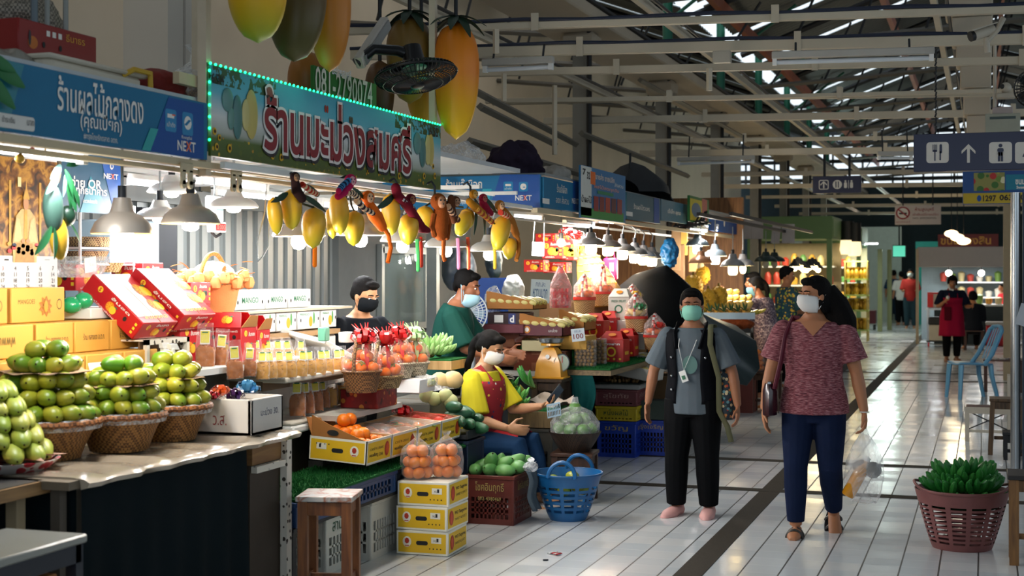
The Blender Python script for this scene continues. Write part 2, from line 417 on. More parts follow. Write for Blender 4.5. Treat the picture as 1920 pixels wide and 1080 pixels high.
# the white box column behind the first stall and the haunched column on the right
WCOL=mt('#c9c3b8',.6,var=.05,sc=1.5)
p=PX(303,100,X=-6.2);mb=MB();mb.box((p.x,p.y,3),(.4,.46,6),WCOL);mb.box((p.x+.02,p.y+.27,3),(.3,.08,6),mt('#7b8284',.6));mb.box((p.x+.205,p.y,3),(.012,.02,6),mt('#a8a299',.6));struct(mb.build('column'))
mb=MB()
for i,(y0,y1,l)in enumerate(((-60,32,1772),(32,82,1784),(82,122,1792),(122,165,1800),(165,215,1806),(215,250,1812))):
 a=PX(l,(y0+y1)/2,Y=14.2);b=PX(1862-i,(y0+y1)/2,Y=14.2);z0,z1=PX(l,y1,Y=14.2).z,PX(l,y0,Y=14.2).z
 mb.box(((a.x+b.x)/2,14.4,(z0+z1)/2),(b.x-a.x,.4-.02*i,z1-z0),CONC,bev=.012)
struct(mb.build('column'))
mb=MB();mb.box((9.1,21,2.3),(.2,56,4.6),mt('#5f5d56',.8));struct(mb.build('wall_right_light_block'))  # unseen wall added to cut the sky light coming in from the right
mb=MB();mb.box((.5,-6.1,3.3),(17.4,.2,6.6),mt('#5f5d56',.8));struct(mb.build('wall_near_light_block'))  # unseen wall added behind the camera to hold back sky light
# cross girders over the aisle; measured in the photograph as left end, right end and thickness
GIR=[((880,52),(1790,22),13),((905,98),(1800,76),19),((940,136),(1800,116),14),((1100,187),(1800,177),9),((930,194),(1810,172),7),((850,230),(1810,213),13),((900,268),(1715,258),7),((1000,291),(1715,281),12),((1080,331),(1715,322),8),((1120,352),(1760,346),8),((1180,372),(1800,366),6),((1240,388),(1800,384),6),((1280,402),(1800,399),5)]
for i,(a,b,th)in enumerate(GIR):
 zz=3.25 if i<9 else 3.1
 A,B=PX(*a,Z=zz),PX(*b,Z=zz);d=(B-A)/(B.x-A.x);A=A+d*(-4.6-A.x);B=B+d*(1.2-B.x);h=SZ(th,(A+B)/2);ang=math.atan2(d.y,d.x)
 mb=MB();mb.box((A+B)/2,((B-A).length,.06,h),GIRD,rz=ang,bev=.004)
 for q in range(3):
  p=A.lerp(B,.3+.27*q);mb.box(p+V((0,-.036,.02)),(.05,.012,h+.07),GIRD,rz=ang)
 struct(mb.build('beam'))
 if i in(0,1):
  mb=MB();pts=[A.lerp(B,q/14)+V((0,-.02,h/2+.012+.008*math.sin(q*2.1)))for q in range(15)]
  tag(mb.tube(pts,.014,mt('#0e1a33',.5),6)and mb.build('power_cable'),('thick dark blue cable lying along the nearest girder' if i==0 else 'dark blue cable lying along the second girder'),'cable')
for(px,y0,y1,X)in((930,55,100,-3.0),(1330,128,170,-1.9),(1040,160,290,-3.4),(945,138,190,-3.6)):# short ties between girders
 a,b=PX(px,y0,X=X),PX(px,y1,X=X);mb=MB();mb.cyl(a,b,.022,GIRD,n=4);struct(mb.build('beam'))
for(x,z)in((-3.95,3.55),(-2.6,3.75),(-.4,3.8)):# long rails and conduits down the hall
 mb=MB();mb.box((x,25,z),(.05,48,.07),GIRD);mb.cyl((x+.1,2,z+.02),(x+.1,48,z-.05),.015,BLACK,n=6);struct(mb.build('beam'))
for(a,b)in(((900,200),(1040,270)),((880,165),(1080,270)),((1090,250),(1290,330)),((880,265),(1100,330)),((1200,150),(1400,260))):
 A,B=PX(*a,X=-4.0),PX(*b,X=-4.0);mb=MB();mb.tube([A,B],.035,mt('#6f6a5e',.6),4);struct(mb.build('beam'))
# strip lights (off) under the girders
def strip_fixture(a,b,Z,label,on=False):
 A,B=PX(*a,Z=Z),PX(*b,Z=Z);L=(B-A).length;ang=math.atan2((B-A).y,(B-A).x);c=(A+B)/2
 t=thing('strip_light',label,'strip light',c,ang)
 mb=MB();mb.box((0,0,.03),(L,.06,.05),mt('#aaa79f',.5),bev=.006);mb.box((-L/2+.02,0,-.01),(.03,.04,.06),WHITE);mb.box((L/2-.02,0,-.01),(.03,.04,.06),WHITE);mb.build('housing',t)
 mb=MB();mb.cyl((-L/2+.03,0,-.02),(L/2-.03,0,-.02),.016,mt('#cdd3d8',.3),n=10);mb.build('tube',t)
 for s in(-1,1):MB().cyl((s*L*.35,0,.05),(s*L*.35,.04,3.2-Z),.008,DARK,n=6).build('hanger',t)
 return t
strip_fixture((1447,112),(1752,103),3.08,'unlit strip light with a bare tube under the second girder')
strip_fixture((905,126),(1038,120),3.05,'unlit strip light beside the hanging giant orange mango')
strip_fixture((1270,304),(1415,300),2.9,'unlit dark strip light above the black umbrella stall')
strip_fixture((1645,293),(1712,293),2.9,'unlit dark strip light just left of the large blue sign')
# ================================================================ KITS: one of each kind of ware, copied later
def mango_mesh(name,L,W,T,m,n=16,beak=.1):
 mb=MB();N=9;rings=[]
 for i in range(N+1):
  s=-1+2*i/N;s=math.copysign(abs(s)**.85,s);s=max(-.985,min(.985,s));r=math.sqrt(1-s*s)**.92*(1-.13*s)
  rings.append([V((s*L/2,r*W/2*math.cos(2*PI*k/n)+beak*W*(s*s-.5)*.8,r*T/2*math.sin(2*PI*k/n)))for k in range(n)])
 mb.loft(rings,m);mb.cyl((L*.485,beak*W*.35,0),(L*.5+.003,beak*W*.35,0),W*.05,mt('#3a2c14',.8),n=6)
 return mb.mesh(name,True,80)
def dirrot(d,roll=0):
 """rotation that lays local +X along d"""
 d=V(d).normalized();q=d.to_track_quat('X','Z');return(q.to_matrix()@Matrix.Rotation(roll,3,'X')).to_euler()
GM=fruit('#4f7f18','#a09c2a','#b4a030',.36,7,'green_mango_skin');GM2=fruit('#93a83a','#b3b24c','#c9b850',.4,7,'pale_mango_skin')
DG=fruit('#3e7a3a','#5c9650','#7aa860',.42,8,'dark_green_mango_skin')
def scatter_mango(me,loc,d,roll,lab,grp,sc=1.0):
 o=obj('mango',me,None,loc,dirrot(d,roll));o.scale=(sc,)*3;return tag(o,lab,'mango',grp)
def mango_heap(me,c,r,rows,lab,grp,step=.062,sz=.078,seed=1,arc=(0,2*PI),top=3):
 rd=random.Random(seed);c=V(c)
 for k in range(rows):
  rr=r*(1-.11*k)-.05;num=int(2*PI*(rr+.035)/(sz*1.02));z=c.z+.035+step*k;off=rd.random()
  for i in range(num):
   a=2*PI*(i+off)/num
   if not(arc[0]<=(a%(2*PI))<=arc[1]):continue
   d=V((math.cos(a),math.sin(a),-.1+.12*k+rd.uniform(-.08,.08)))
   scatter_mango(me,(c.x+rr*math.cos(a),c.y+rr*math.sin(a),z+rd.uniform(-.006,.006)),d,rd.uniform(-.6,.6),lab,grp,rd.uniform(.94,1.06))
 for i in range(top):
  a=rd.uniform(0,6.28);scatter_mango(me,(c.x+.06*math.cos(i*2.4),c.y+.06*math.sin(i*2.4),c.z+.03+step*rows),(math.cos(a),math.sin(a),.1),0,lab,grp)
# ---- pendant lamp: cone neck, wide shade, bulb, cord
BULBW=glow('#fff6e6',14,'white_bulb_glow');BULBY=glow('#ffdf9a',12,'warm_bulb_glow')
def lamp(label,rim,rx,cord_top,bulb='globe',shadecol='#b4a99c',inner='#f2d9a0',power=14,col=(1,.93,.82),group=None,h=None,glowm=None,bulbh=.1,drop=.0,tilt=0,cat='lamp',metal=.45):
 """rim: centre of the rim; rx: rim radius"""
 h=h or rx*1.0;t=thing('pendant_lamp',label,cat,rim,0,group)
 sm=mt(shadecol,.32,metal,var=.08,sc=3);im=mt(inner,.5,var=.03)
 pr=[(rx,0),(rx*.985,h*.06),(rx*.86,h*.3),(rx*.62,h*.5),(rx*.43,h*.56),(rx*.38,h*.62),(rx*.27,h),(rx*.06,h*1.02)]
 mb=MB();mb.lathe(pr,sm,n=28);mb.lathe([(r*.97,z-.004)for r,z in pr],im,n=28);mb.lathe([(rx,0),(rx*.97,-.004)],sm,n=28);sh=mb.build('lamp_shade',t,ang=60)
 mb=MB();mb.cyl((0,0,h),(0,0,h+.05),.018,DARK);pts=[(0,0,h+.04)]+[V(p)-V(rim)for p in cord_top];mb.tube(pts,.006,DARK if len(pts)<3 else GREY,6);mb.build('cord',t)
 g=glowm or BULBW;mb=MB();r=rx*.3
 if bulb=='globe':mb.lathe([(r*.5,.02),(r*.95,-bulbh*.25),(r*.95,-bulbh*.6),(r*.6,-bulbh*.92),(.002,-bulbh)],g,n=18)
 elif bulb=='drum':mb.lathe([(r*.5,.02),(r*1.3,0),(r*1.3,-bulbh*.8),(r*1.0,-bulbh),(.002,-bulbh*1.02)],g,n=18)
 elif bulb=='spiral':
  for k in range(7):mb.lathe([(r*1.18,-k*bulbh/7+.01),(r*1.27,-k*bulbh/7-.008),(r*1.18,-(k+1)*bulbh/7+.01)],g,n=18)
  mb.lathe([(.005,-bulbh-.0),(r*1.18,-bulbh+.012)],g,n=18)
 mb.build('bulb',t)
 if power:point_light(t,(0,0,-bulbh-.06),power,col,.05)
 if tilt:t.rotation_euler=(tilt,0,0)
 return t
def tube_light(a,b,label,power=30,col=(.95,.97,1),group=None,face=None):
 """lit fluorescent tube with its batten"""
 a,b=V(a),V(b);L=(b-a).length;c=(a+b)/2;t=thing('fluorescent_tube',label,'tube light',c,math.atan2((b-a).y,(b-a).x),group)
 mb=MB();mb.box((0,0,.032),(L,.045,.03),WHITE,bev=.004);mb.box((L/2-.015,0,.006),(.03,.035,.05),WHITE);mb.box((-L/2+.015,0,.006),(.03,.035,.05),WHITE);mb.build('batten',t)
 mb=MB();mb.cyl((-L/2+.03,0,0),(L/2-.03,0,0),.014,glow('#f4f8ff',9,'tube_glow'),n=12);mb.build('tube',t)
 strip_light(t,(0,0,-.03),(0,0,0),L,.05,power,col);return t
# ---- cartons
def carton(label,loc,size,m,deco=None,rz=0,rot=None,group=None,cat='box',name='carton',bev=.004,open_top=0,inner=None):
 """closed box standing on loc (centre of its underside); deco(mb, hx, hy, h) prints on its faces"""
 x,y,h=size;mb=MB()
 if not open_top:mb.box((0,0,h/2),size,m,bev=bev);mb.box((0,0,h+.0006),(x*.98,.004,.001),shade_m(m))
 else:
  im=inner or mt('#b08a5e',.8);th=.006
  for c,s in(((0,y/2-th/2,h/2),(x,th,h)),((0,-y/2+th/2,h/2),(x,th,h)),((x/2-th/2,0,h/2),(th,y,h)),((-x/2+th/2,0,h/2),(th,y,h)),((0,0,th/2),(x,y,th))):mb.box(c,s,m)
  for c,s in(((0,y/2-th*1.3,h/2),(x-.014,th*.6,h+.002)),((0,-y/2+th*1.3,h/2),(x-.014,th*.6,h+.002)),((x/2-th*1.3,0,h/2),(th*.6,y-.014,h+.002)),((-x/2+th*1.3,0,h/2),(th*.6,y-.014,h+.002))):mb.box(c,s,im)
 if deco:deco(mb,x/2,y/2,h)
 o=mb.build(name,None,loc,rot if rot is not None else(0,0,rz));return tag(o,label,cat,group)
_SH=mt('#7d5f36',.8)
def shade_m(m):return _SH
# ---- plastic crate with slotted walls
def slot_wall(mb,o,r,u,w,h,m,cols=8,rows=3,top=.3,bot=.12,th=.008,side=.1):
 o,r,u=V(o),V(r).normalized(),V(u).normalized();nn=r.cross(u)
 Rm=Matrix((r,u,nn)).transposed()
 def b(x0,x1,y0,y1):mb.box(o+r*((x0+x1)/2)+u*((y0+y1)/2),(x1-x0,y1-y0,th),m,rot=Rm)
 b(0,w,h*(1-top),h);b(0,w,0,h*bot);b(0,w*side,h*bot,h*(1-top));b(w*(1-side),w,h*bot,h*(1-top))
 y0,y1=h*bot,h*(1-top);x0,x1=w*side,w*(1-side)
 for k in range(1,rows):y=y0+(y1-y0)*k/rows;b(x0,x1,y-.006,y+.006)
 cw=(x1-x0)/cols
 for k in range(1,cols):b(x0+cw*k-cw*.2,x0+cw*k+cw*.2,y0,y1)
def crate(label,loc,size,m,rz=0,text=None,tcol=None,group=None,cols=9,rows=3,top=.34,name='plastic_crate',lift=.0,rim=True,text2=None,cat='crate'):
 x,y,h=size;mb=MB();hx,hy=x/2,y/2
 for(o,r,w)in(((-hx,-hy,0),(1,0,0),x),((hx,-hy,0),(0,1,0),y),((hx,hy,0),(-1,0,0),x),((-hx,hy,0),(0,-1,0),y)):slot_wall(mb,o,r,(0,0,1),w,h,m,cols,rows,top)
 mb.box((0,0,.01),(x-.01,y-.01,.012),m)
 if rim:
  for c,s in(((0,-hy-.006,h-.012),(x+.03,.014,.024)),((0,hy+.006,h-.012),(x+.03,.014,.024)),((hx+.006,0,h-.012),(.014,y+.03,.024)),((-hx-.006,0,h-.012),(.014,y+.03,.024))):mb.box(c,s,m,bev=.004)
 for sx in(-1,1):
  for sy in(-1,1):mb.box((sx*(hx-.004),sy*(hy-.004),h/2),(.022,.022,h),m,bev=.005)
 if text:
  tm=tcol or PAPER
  mb.text(text,(0,-hy-.005,h*(1-top/2-.02)),*YF,tm,w=x*.62,h=h*top*.5,ext=.002);mb.text(text,(hx+.005,0,h*(1-top/2-.02)),*XF,tm,w=y*.6,h=h*top*.5,ext=.002)
 if text2:mb.text(text2,(0,-hy-.005,h*(1-top-.02)),*YF,tcol or PAPER,w=x*.5,h=h*.075,ext=.004)
 o=mb.build(name,None,loc,(0,0,rz));return tag(o,label,cat,group)
# ---- round slotted basket
def slot_basket(mb,prof,m,n=40,top=.2,bot=.1,c=(0,0,0),rowh=.022,th=.006,wx=1,wy=1,skipn=2):
 """prof: callable t->(radius); height H; thin wall with rows of slots"""
 R_,H=prof;rows=max(4,int(H/rowh/2)*2);c=V(c)
 def P(i,j,d):
  t=j/rows;r=R_(t)-d;a=2*PI*i/n;return V((c.x+r*wx*math.cos(a),c.y+r*wy*math.sin(a),c.z+t*H))
 vs=[];fs=[]
 for d in(0,th):
  for j in range(rows+1):
   for i in range(n):vs.append(P(i,j,d))
 L=(rows+1)*n
 def keep(i,j):return j>=rows*(1-top)or j<rows*bot or j%2==0 or i%skipn==0
 for j in range(rows):
  for i in range(n):
   if not keep(i%n,j):continue
   q=(i+1)%n;a,b,e,f=j*n+i,j*n+q,(j+1)*n+q,(j+1)*n+i;fs+=[(a,b,e,f),(L+f,L+e,L+b,L+a)]
 for i in range(n):q=(i+1)%n;fs.append((rows*n+i,rows*n+q,L+rows*n+q,L+rows*n+i))
 mb.add(vs,fs,m);mb.lathe([(0.001,.004),(R_(0),.004)],m,c=c,n=n)if wx==wy else mb.add([c+V((R_(0)*wx*math.cos(2*PI*k/n),R_(0)*wy*math.sin(2*PI*k/n),.004))for k in range(n)],[tuple(range(n))],m)
# ---- snack bag: clear pouch, crisps, printed card
CHIP=mt('#a45c10',.6,var=.5,sc=38,bump=.9,bsc=45,name='fried_crisps');CHIPY=mt('#c08a28',.6,var=.35,sc=40,bump=.9,bsc=45,name='pale_crisps')
FILM=film('#ffffff',.07,.05,34);FILMW=film('#f6f8fa',.26,.2,22,'milky_plastic')
LEMON=mt('#d9cf4a',.5,var=.1)
def rrect(x,y,z,n=12,c=(0,0)):
 return[V((c[0]+x*math.copysign(abs(math.cos(2*PI*k/n))**.5,math.cos(2*PI*k/n)),c[1]+y*math.copysign(abs(math.sin(2*PI*k/n))**.5,math.sin(2*PI*k/n)),z))for k in range(n)]
def snack_proto(w,d,hf,ht,fill,label,card=True):
 t=thing('snack_bag',label,'snack bag')
 rd=random.Random(int(w*1000));mb=MB();mb.loft([rrect(w*.44,d*.42,.004),rrect(w*.47,d*.46,hf*.4),rrect(w*.46,d*.44,hf*.8),rrect(w*.38,d*.34,hf)],fill)
 for k in range(70):a_=rd.uniform(0,6.28);q_=rd.uniform(.7,1)if k<48 else rd.random()*.8;mb.ell((.43*w*q_*math.cos(a_),.4*d*q_*math.sin(a_),hf*(rd.uniform(.06,.98)if k<48 else rd.uniform(.9,1.12))),(w*.13,w*.1,w*.04),fill,6,rot=Euler((rd.uniform(0,3),rd.uniform(0,3),0)).to_matrix())
 mb.build('crisps',t)
 mb=MB();mb.loft([rrect(w*.47,d*.46,0),rrect(w*.5,d*.5,hf*.4),rrect(w*.5,d*.48,hf*.95),rrect(w*.44,d*.26,hf+(ht-hf)*.4,c=(.0,-.004)),rrect(w*.4,d*.07,hf+(ht-hf)*.7,c=(0,.004)),rrect(w*.4,d*.03,ht,c=(0,.012))],FILM);mb.build('pouch',t)
 if card:
  mb=MB();c=V((0,-d*.2,hf+(ht-hf)*.42));r=V((1,0,0));u=V((0,.32,.95));mb.box(c,(w*.5,.002,(ht-hf)*.62),PAPER,rot=Matrix.Rotation(-.32,3,'X'))
  nf=r.cross(u.normalized());q=c+nf*.002;mb.rect(q,r,u,w*.44,(ht-hf)*.5,LEMON);mb.disc(q-V((0,0,.006)),r,u,w*.12,w*.15,mt('#e89a12',.5),ext=.002);mb.rect(q+u*.02,r,u,w*.3,.006,GREENI,ext=.003);mb.build('card_label',t)
 return t
# ---- bananas
BANG=fruit('#3f8a3c','#58a04a','#6fae58',.42,6,'green_banana_skin');BANY=fruit('#d8b53c','#c9c050','#9aa83c',.42,6,'yellow_banana_skin');BANP=fruit('#8dbb6a','#a3c980','#b5d292',.45,6,'pale_green_banana_skin');BAND=fruit('#1f6a28','#2f7a30','#3d8238',.4,6,'deep_green_banana_skin')
def banana_hand(mb,c,d,m,num=8,L=.14,r=.017,fan=1.3,rows=2,curl=.5,up=(0,0,1)):
 """a hand of bananas: fingers fanned from a crown, curving upward"""
 c=V(c);d=V(d).normalized();up=V(up);sd=d.cross(up).normalized();up=sd.cross(d)
 for q in range(rows):
  for k in range(num-q):
   a=(k/(num-q-1)-.5)*fan;dd=(d*math.cos(a)+sd*math.sin(a));b=c+sd*(a*.06)+up*(q*r*1.7);pts=[];rs=[]
   for i in range(7):
    u=i/6;pts.append(b+dd*(L*u*(1-.12*u))+up*(curl*L*(u*u)*(.8+.2*math.cos(k*3.1)))+up*(q*.3*L*u));rs.append(r*(.3,.75,1,1.03,.95,.7,.25)[i])
   mb.tube(pts,rs,m,7)
 mb.ell(c,(r*1.6,r*1.6,r*1.3),mt('#4a4a24',.8),8)
# ---- spherical fruit
def ball_mesh(name,r,m,sq=.92,calyx=None,n=12):
 mb=MB();mb.ell((0,0,0),(r,r,r*sq),m,n)
 if calyx:
  for k in range(4):a=k*PI/2+.4;mb.leaf((0,0,r*sq*.97),(r*.55*math.cos(a),r*.55*math.sin(a),r*sq*.95),r*.5,calyx,3,.1)
  mb.cyl((0,0,r*sq*.95),(0,0,r*sq*1.08),r*.08,calyx,n=5)
 return mb.mesh(name,True,70)
ORG=fruit('#e06a0c','#e47a14','#ec8a20',.35,12,'orange_peel');PERS=fruit('#e06012','#e87a1c','#f09030',.3,8,'persimmon_skin');APPLE=fruit('#d06030','#d8843c','#e0a050',.4,8,'peach_skin')
TANG=fruit('#d0680e','#d87616','#e08420',.3,10,'tangerine_peel')
tang_me=ball_mesh('tangerine',.034,TANG,.86,None,14);orange_me=ball_mesh('orange',.04,ORG,.93,None,16)
pers_me=ball_mesh('persimmon',.04,PERS,.85,mt('#4c6a2c',.7),14)
def ball(me,name,label,cat,loc,grp=None,sc=1.0,rd=random):
 o=obj(name,me,None,loc,(rd.uniform(-.5,.5),rd.uniform(-.5,.5),rd.uniform(0,6)));o.scale=(sc,)*3;return tag(o,label,cat,grp)
# ---- artificial turf
TURF=mt('#1f5a2c',.8,var=.35,sc=60,name='turf')
def turf(label,loc,x,y,rz=0,th=.012,drop=0):
 mb=MB();mb.box((0,0,th/2),(x,y,th),TURF)
 if drop:mb.box((x/2-.004,0,-drop/2),(.012,y,drop),TURF)
 rd=random.Random(int(x*100+y*10));vs=[];fs=[]
 for k in range(int(x*y*9000)+400):
  px_,py_=rd.uniform(-x/2,x/2),rd.uniform(-y/2,y/2);a=rd.uniform(0,6.28);h=rd.uniform(.01,.02);dx_,dy_=.003*math.cos(a),.003*math.sin(a)
  b=len(vs);vs+=[(px_-dx_,py_-dy_,th),(px_+dx_,py_+dy_,th),(px_+rd.uniform(-.008,.008),py_+rd.uniform(-.008,.008),th+h)];fs.append((b,b+1,b+2))
 mb.add(vs,fs,TURF,True);o=mb.build('turf_mat',None,loc,(0,0,rz));return tag(o,label,'turf mat')
# ---- wooden stool
def stool(label,loc,w,d,h,m,rz=0,top=None,leg=.035,group=None,splay=.0,rails=True):
 t=thing('wooden_stool',label,'stool',loc,rz,group)
 mb=MB();mb.box((0,0,h-.012),(w,d,.024),top or m,bev=.003);mb.build('seat',t)
 for sx in(-1,1):
  for sy in(-1,1):
   a=V((sx*(w/2-leg*.7),sy*(d/2-leg*.7),h-.024));b=V((sx*(w/2-leg*.7+splay),sy*(d/2-leg*.7+splay),0));mb=MB();mb.tube([b,a],leg*.7,m,4,up=(1,1,0));mb.build('leg',t)
 if rails:
  rl=lambda c,s:MB().box(c,s,m).build('rail',t)
  for s in(-1,1):rl((s*(w/2-leg*.7),0,h-.06),(.018,d-leg*2,.06));rl((s*(w/2-leg*.7),0,h*.28),(.016,d-leg*2,.03));rl((0,s*(d/2-leg*.7),h-.06),(w-leg*2,.018,.06))
  rl((0,0,h*.28),(w-leg*2,.02,.03))
 return t
# ---- ribbon bow
def bow(mb,c,r,m,n=9,seed=1,squash=.8):
 n=int(n*1.6)
 rd=random.Random(seed);c=V(c)
 for k in range(n):
  a=rd.uniform(0,6.28);e=rd.uniform(.1,1.2);d=V((math.cos(a)*math.cos(e),math.sin(a)*math.cos(e),math.sin(e)*squash));sd=frame_of(d)[0]*(r*.14);pts=[]
  for i in range(8):
   t=2*PI*i/7;pts.append(c+d*(r*.5*(1-math.cos(t)))+frame_of(d)[1]*(r*.28*math.sin(t)))
  vs=[p+q for p in pts for q in(-sd,sd)];mb.add(vs,[(2*i,2*i+1,2*i+3,2*i+2)for i in range(7)],m)
# ================================================================ FIRST STALL: signs and what hangs over it
FX=-3.2
TEAL=mt('#086a92',.6,var=.05,sc=2);TEALB=mt('#084a94',.6,var=.05,sc=2);TEAL2=mt('#157a8c',.4,var=.05,sc=2);SIGNW=mt('#e6e3dc',.5,var=0);ORNG=mt('#e0562c',.5,var=0)
def ft(mb,body,x0,x1,y0,y1,m,X=FX+.016,bold=0.0,ext=.002):
 """lettering on a face that looks to the aisle, from where its ends and mid-height appear"""
 ym=(y0+y1)/2;a,b=PX(x0,ym,X=X),PX(x1,ym,X=X);c=PX((x0+x1)/2,ym,X=X);c.y=(a.y+b.y)/2;mb.text(body,c,*XF,m,w=b.y-a.y,h=SZ(y1-y0,c),bold=bold,ext=ext)
def frect(mb,x0,x1,y0,y1,m,X=FX+.016,r=0,ext=.001):
 ym=(y0+y1)/2;a,b=PX(x0,ym,X=X),PX(x1,ym,X=X);c=(a+b)/2;mb.rect(c,*XF,b.y-a.y,SZ(y1-y0,c),m,ext,r);return c,b.y-a.y,SZ(y1-y0,c)
def fquad(mb,pts,m,X=FX+.0165):mb.poly([PX(x,y,X=X)for x,y in pts],m)
def app_icon(mb,x0,x1,y0,y1,kind,X=FX+.016):
 c,w_,h_=frect(mb,x0,x1,y0,y1,mt('#1580b4',.4,var=.04),X,.012,ext=.002)
 if kind=='bird':
  mb.disc(c+V((0,0,.004)),*XF,w_*.34,w_*.34,SIGNW,ext=.003)
  for k in range(4):mb.disc(c+V((0,w_*(.12-.1*k),w_*(.16-.07*k))),*XF,w_*.13,w_*.05,mt('#1580b4',.4,var=.04),ext=.004)
 else:
  mb.rect(c+V((0,-.002,h_*.2)),*XF,w_*.6,h_*.18,SIGNW,ext=.003);mb.rect(c+V((0,w_*.22,h_*.26)),*XF,w_*.3,h_*.06,ORNG,ext=.004);mb.text('เป๋าตัง',c-V((0,0,h_*.17)),*XF,SIGNW,w=w_*.72,h=h_*.24,ext=.003)
ya,yb=3.55,PX(383,250,X=FX).y
t=thing('shop_sign','teal blue shop sign of the first fruit stall with two app icons','sign',(0,0,0));
mb=MB();mb.box((FX,(ya+yb)/2,2.203),(.03,yb-ya,.245),TEAL,bev=.002)
fquad(mb,[(-60,88),(45,122),(14,243),(-60,232)],TEAL2);fquad(mb,[(316,182),(382,196),(382,299),(280,283)],TEALB,FX+.017);fquad(mb,[(282,240),(297,242),(282,283),(266,281)],mt('#1fa0a0',.4,var=.04),FX+.018)
ft(mb,'ร้านผลไม้กลางดง',107,268,157,220,SIGNW,bold=.012);ft(mb,'(คุณเปี๊ยก)',150,228,214,252,SIGNW,bold=.01);ft(mb,'#กรุงไทยรักตลาด อตก.',156,220,252,268,SIGNW)
c,w_,h_=frect(mb,-40,64,213,240,mt('#d9d6cf',.5,var=.03),r=.012,ext=.002);ft(mb,'ชำระเงิน',2,26,218,230,INK,ext=.004);ft(mb,'บาท',49,62,226,236,INK,ext=.004)
app_icon(mb,309,330,205,247,'pay');app_icon(mb,341,361,211,254,'bird');ft(mb,'Krungthai',340,359,255,263,SIGNW);ft(mb,'NEXT',332,366,265,284,SIGNW,bold=.02);ft(mb,'X',347,357,266,284,ORNG,bold=.02,ext=.004)
mb.build('sign_panel',t)
lf=mt('#1c6a34',.5)
mb=MB()
for a,b,wd in(((-30,105),(42,165),.07),((-40,130),(24,205),.07),((-30,100),(26,135),.05)):mb.leaf(PX(*a,X=FX+.02),PX(*b,X=FX+.035),wd,lf,6,-.05,nrm=(1,0,0))
mb.build('leaf_print',t)
# cream rails and frame under and beside the signs
RAIL=mt('#c8b795',.5,var=.08)
y9=PX(1095,400,X=FX).y
for i,(dz,dx,wz)in enumerate(((2.058,.0,.03),(2.03,-.05,.02))):
 mb=MB();mb.box((FX+dx,(3.5+8.3)/2,dz),(.035,4.8,wz),RAIL,bev=.003);struct(mb.build('beam'))
for(px,y0,y1,X,wd)in((383,-90,330,FX-.02,.042),(369,-90,196,FX-.3,.035),(812,-60,345,FX-.02,.04)):
 a=PX(px,y0,X=X);b=PX(px,y1,X=X);mb=MB();mb.box((X,a.y,(a.z+b.z)/2),(wd,wd,a.z-b.z),mt('#d3c4ac',.5));struct(mb.build('column'))
mb=MB();a=PX(330,145,X=FX-.06);b=PX(380,145,X=FX-.06);mb.box((FX-.06,(a.y+b.y)/2,a.z),(.03,b.y-a.y,.05),RAIL);struct(mb.build('beam'))
for(px,y0,y1,wd,m)in((64,-80,82,.028,mt('#5d6a72',.5)),(88,-80,80,.022,mt('#8a8d88',.5)),(123,-80,80,.022,mt('#8a8d88',.5))):
 a=PX(px,y0,X=-3.5);b=PX(px,y1+40,X=-3.5);mb=MB();mb.cyl(b,a,wd/2,m,n=8);struct(mb.build('column'))
for(x,z)in((-3.75,2.14),(-4.5,2.2),(-5.1,2.24)):# white ceiling frame inside the stall
 mb=MB();mb.box((x,6.9,z),(.03,6.6,.03),WHITE);struct(mb.build('beam'))
for k in range(8):
 y=4.2+k*.8;mb=MB();mb.box((-4.2,y,2.17),(1.95,.025,.025),WHITE);mb.tube([(-3.4,y,2.16),(-4.4,y+.5,2.3)],.012,WHITE,6);struct(mb.build('beam'))
mb=MB();mb.box((-4.25,6.75,2.34),(2.0,6.4,.03),mt('#c9cdd0',.6));struct(mb.build('ceiling_2'))
# the mango shop banner
n=NT('banner_print');sx=n.n('ShaderNodeSeparateXYZ');n.l(n.co('Generated'),sx.inputs[0]);z_=sx.outputs[2]
sky=n.ramp(z_,[(.0,'#4a5a1c'),(.2,'#566a28'),(.27,'#b0b4a8'),(.45,'#d6d8d6'),(.72,'#5fb4c8'),(1,'#3f9ab4')])
vo=n.n('ShaderNodeTexVoronoi');vo.inputs['Scale'].default_value=26;n.l(n.co(),vo.inputs['Vector']);sp=n.n('ShaderNodeSeparateColor');n.l(vo.outputs['Color'],sp.inputs[0])
fl=n.ramp(sp.outputs[0],[(0,'#5c6a1e'),(.4,'#c08a18'),(.62,'#3b5a1c'),(.74,'#b2421c'),(.86,'#d0a81e')],'CONSTANT');msk=n.math('MULTIPLY',n.math('LESS_THAN',vo.outputs['Distance'],.34),n.math('LESS_THAN',z_,.22))
tree=n.math('MULTIPLY',n.math('GREATER_THAN',n.noise(30,3),.5),n.math('MULTIPLY',n.math('GREATER_THAN',z_,.8),n.math('GREATER_THAN',n.math('ABSOLUTE',n.math('SUBTRACT',sx.outputs[1],.48)),.26)))
n.base(n.mix(tree,n.mix(msk,sky,fl),'#2c4a24'));n.set(Roughness=.45);BANNER=n.m
t=thing('mango_shop_banner','picture banner of the mango shop with big dark red lettering and sunflowers','banner')
ya,yb=PX(390,210,X=FX).y,PX(822,290,X=FX).y;mb=MB();mb.box((FX,(ya+yb)/2,2.3),(.03,yb-ya,.395),BANNER,bev=.002);WH=mt('#efe9e4',.5,var=0);MAR=mt('#8a1020',.45,var=.08);SHD=mt('#23202a',.5,var=0)
a=PX(487,0,X=FX).y;b=PX(764,0,X=FX).y;cz=PX(620,252,X=FX).z
for off,m,e,dy,dz in((.07,SHD,.004,.012,-.012),(.065,WH,.006,0,0),(.022,MAR,.008,0,0)):mb.text('ร้านมะม่วงสมศรี',(FX+.016,(a+b)/2+dy,2.315+dz),*XF,m,w=b-a,h=.3,bold=off,ext=e,ref=.022)
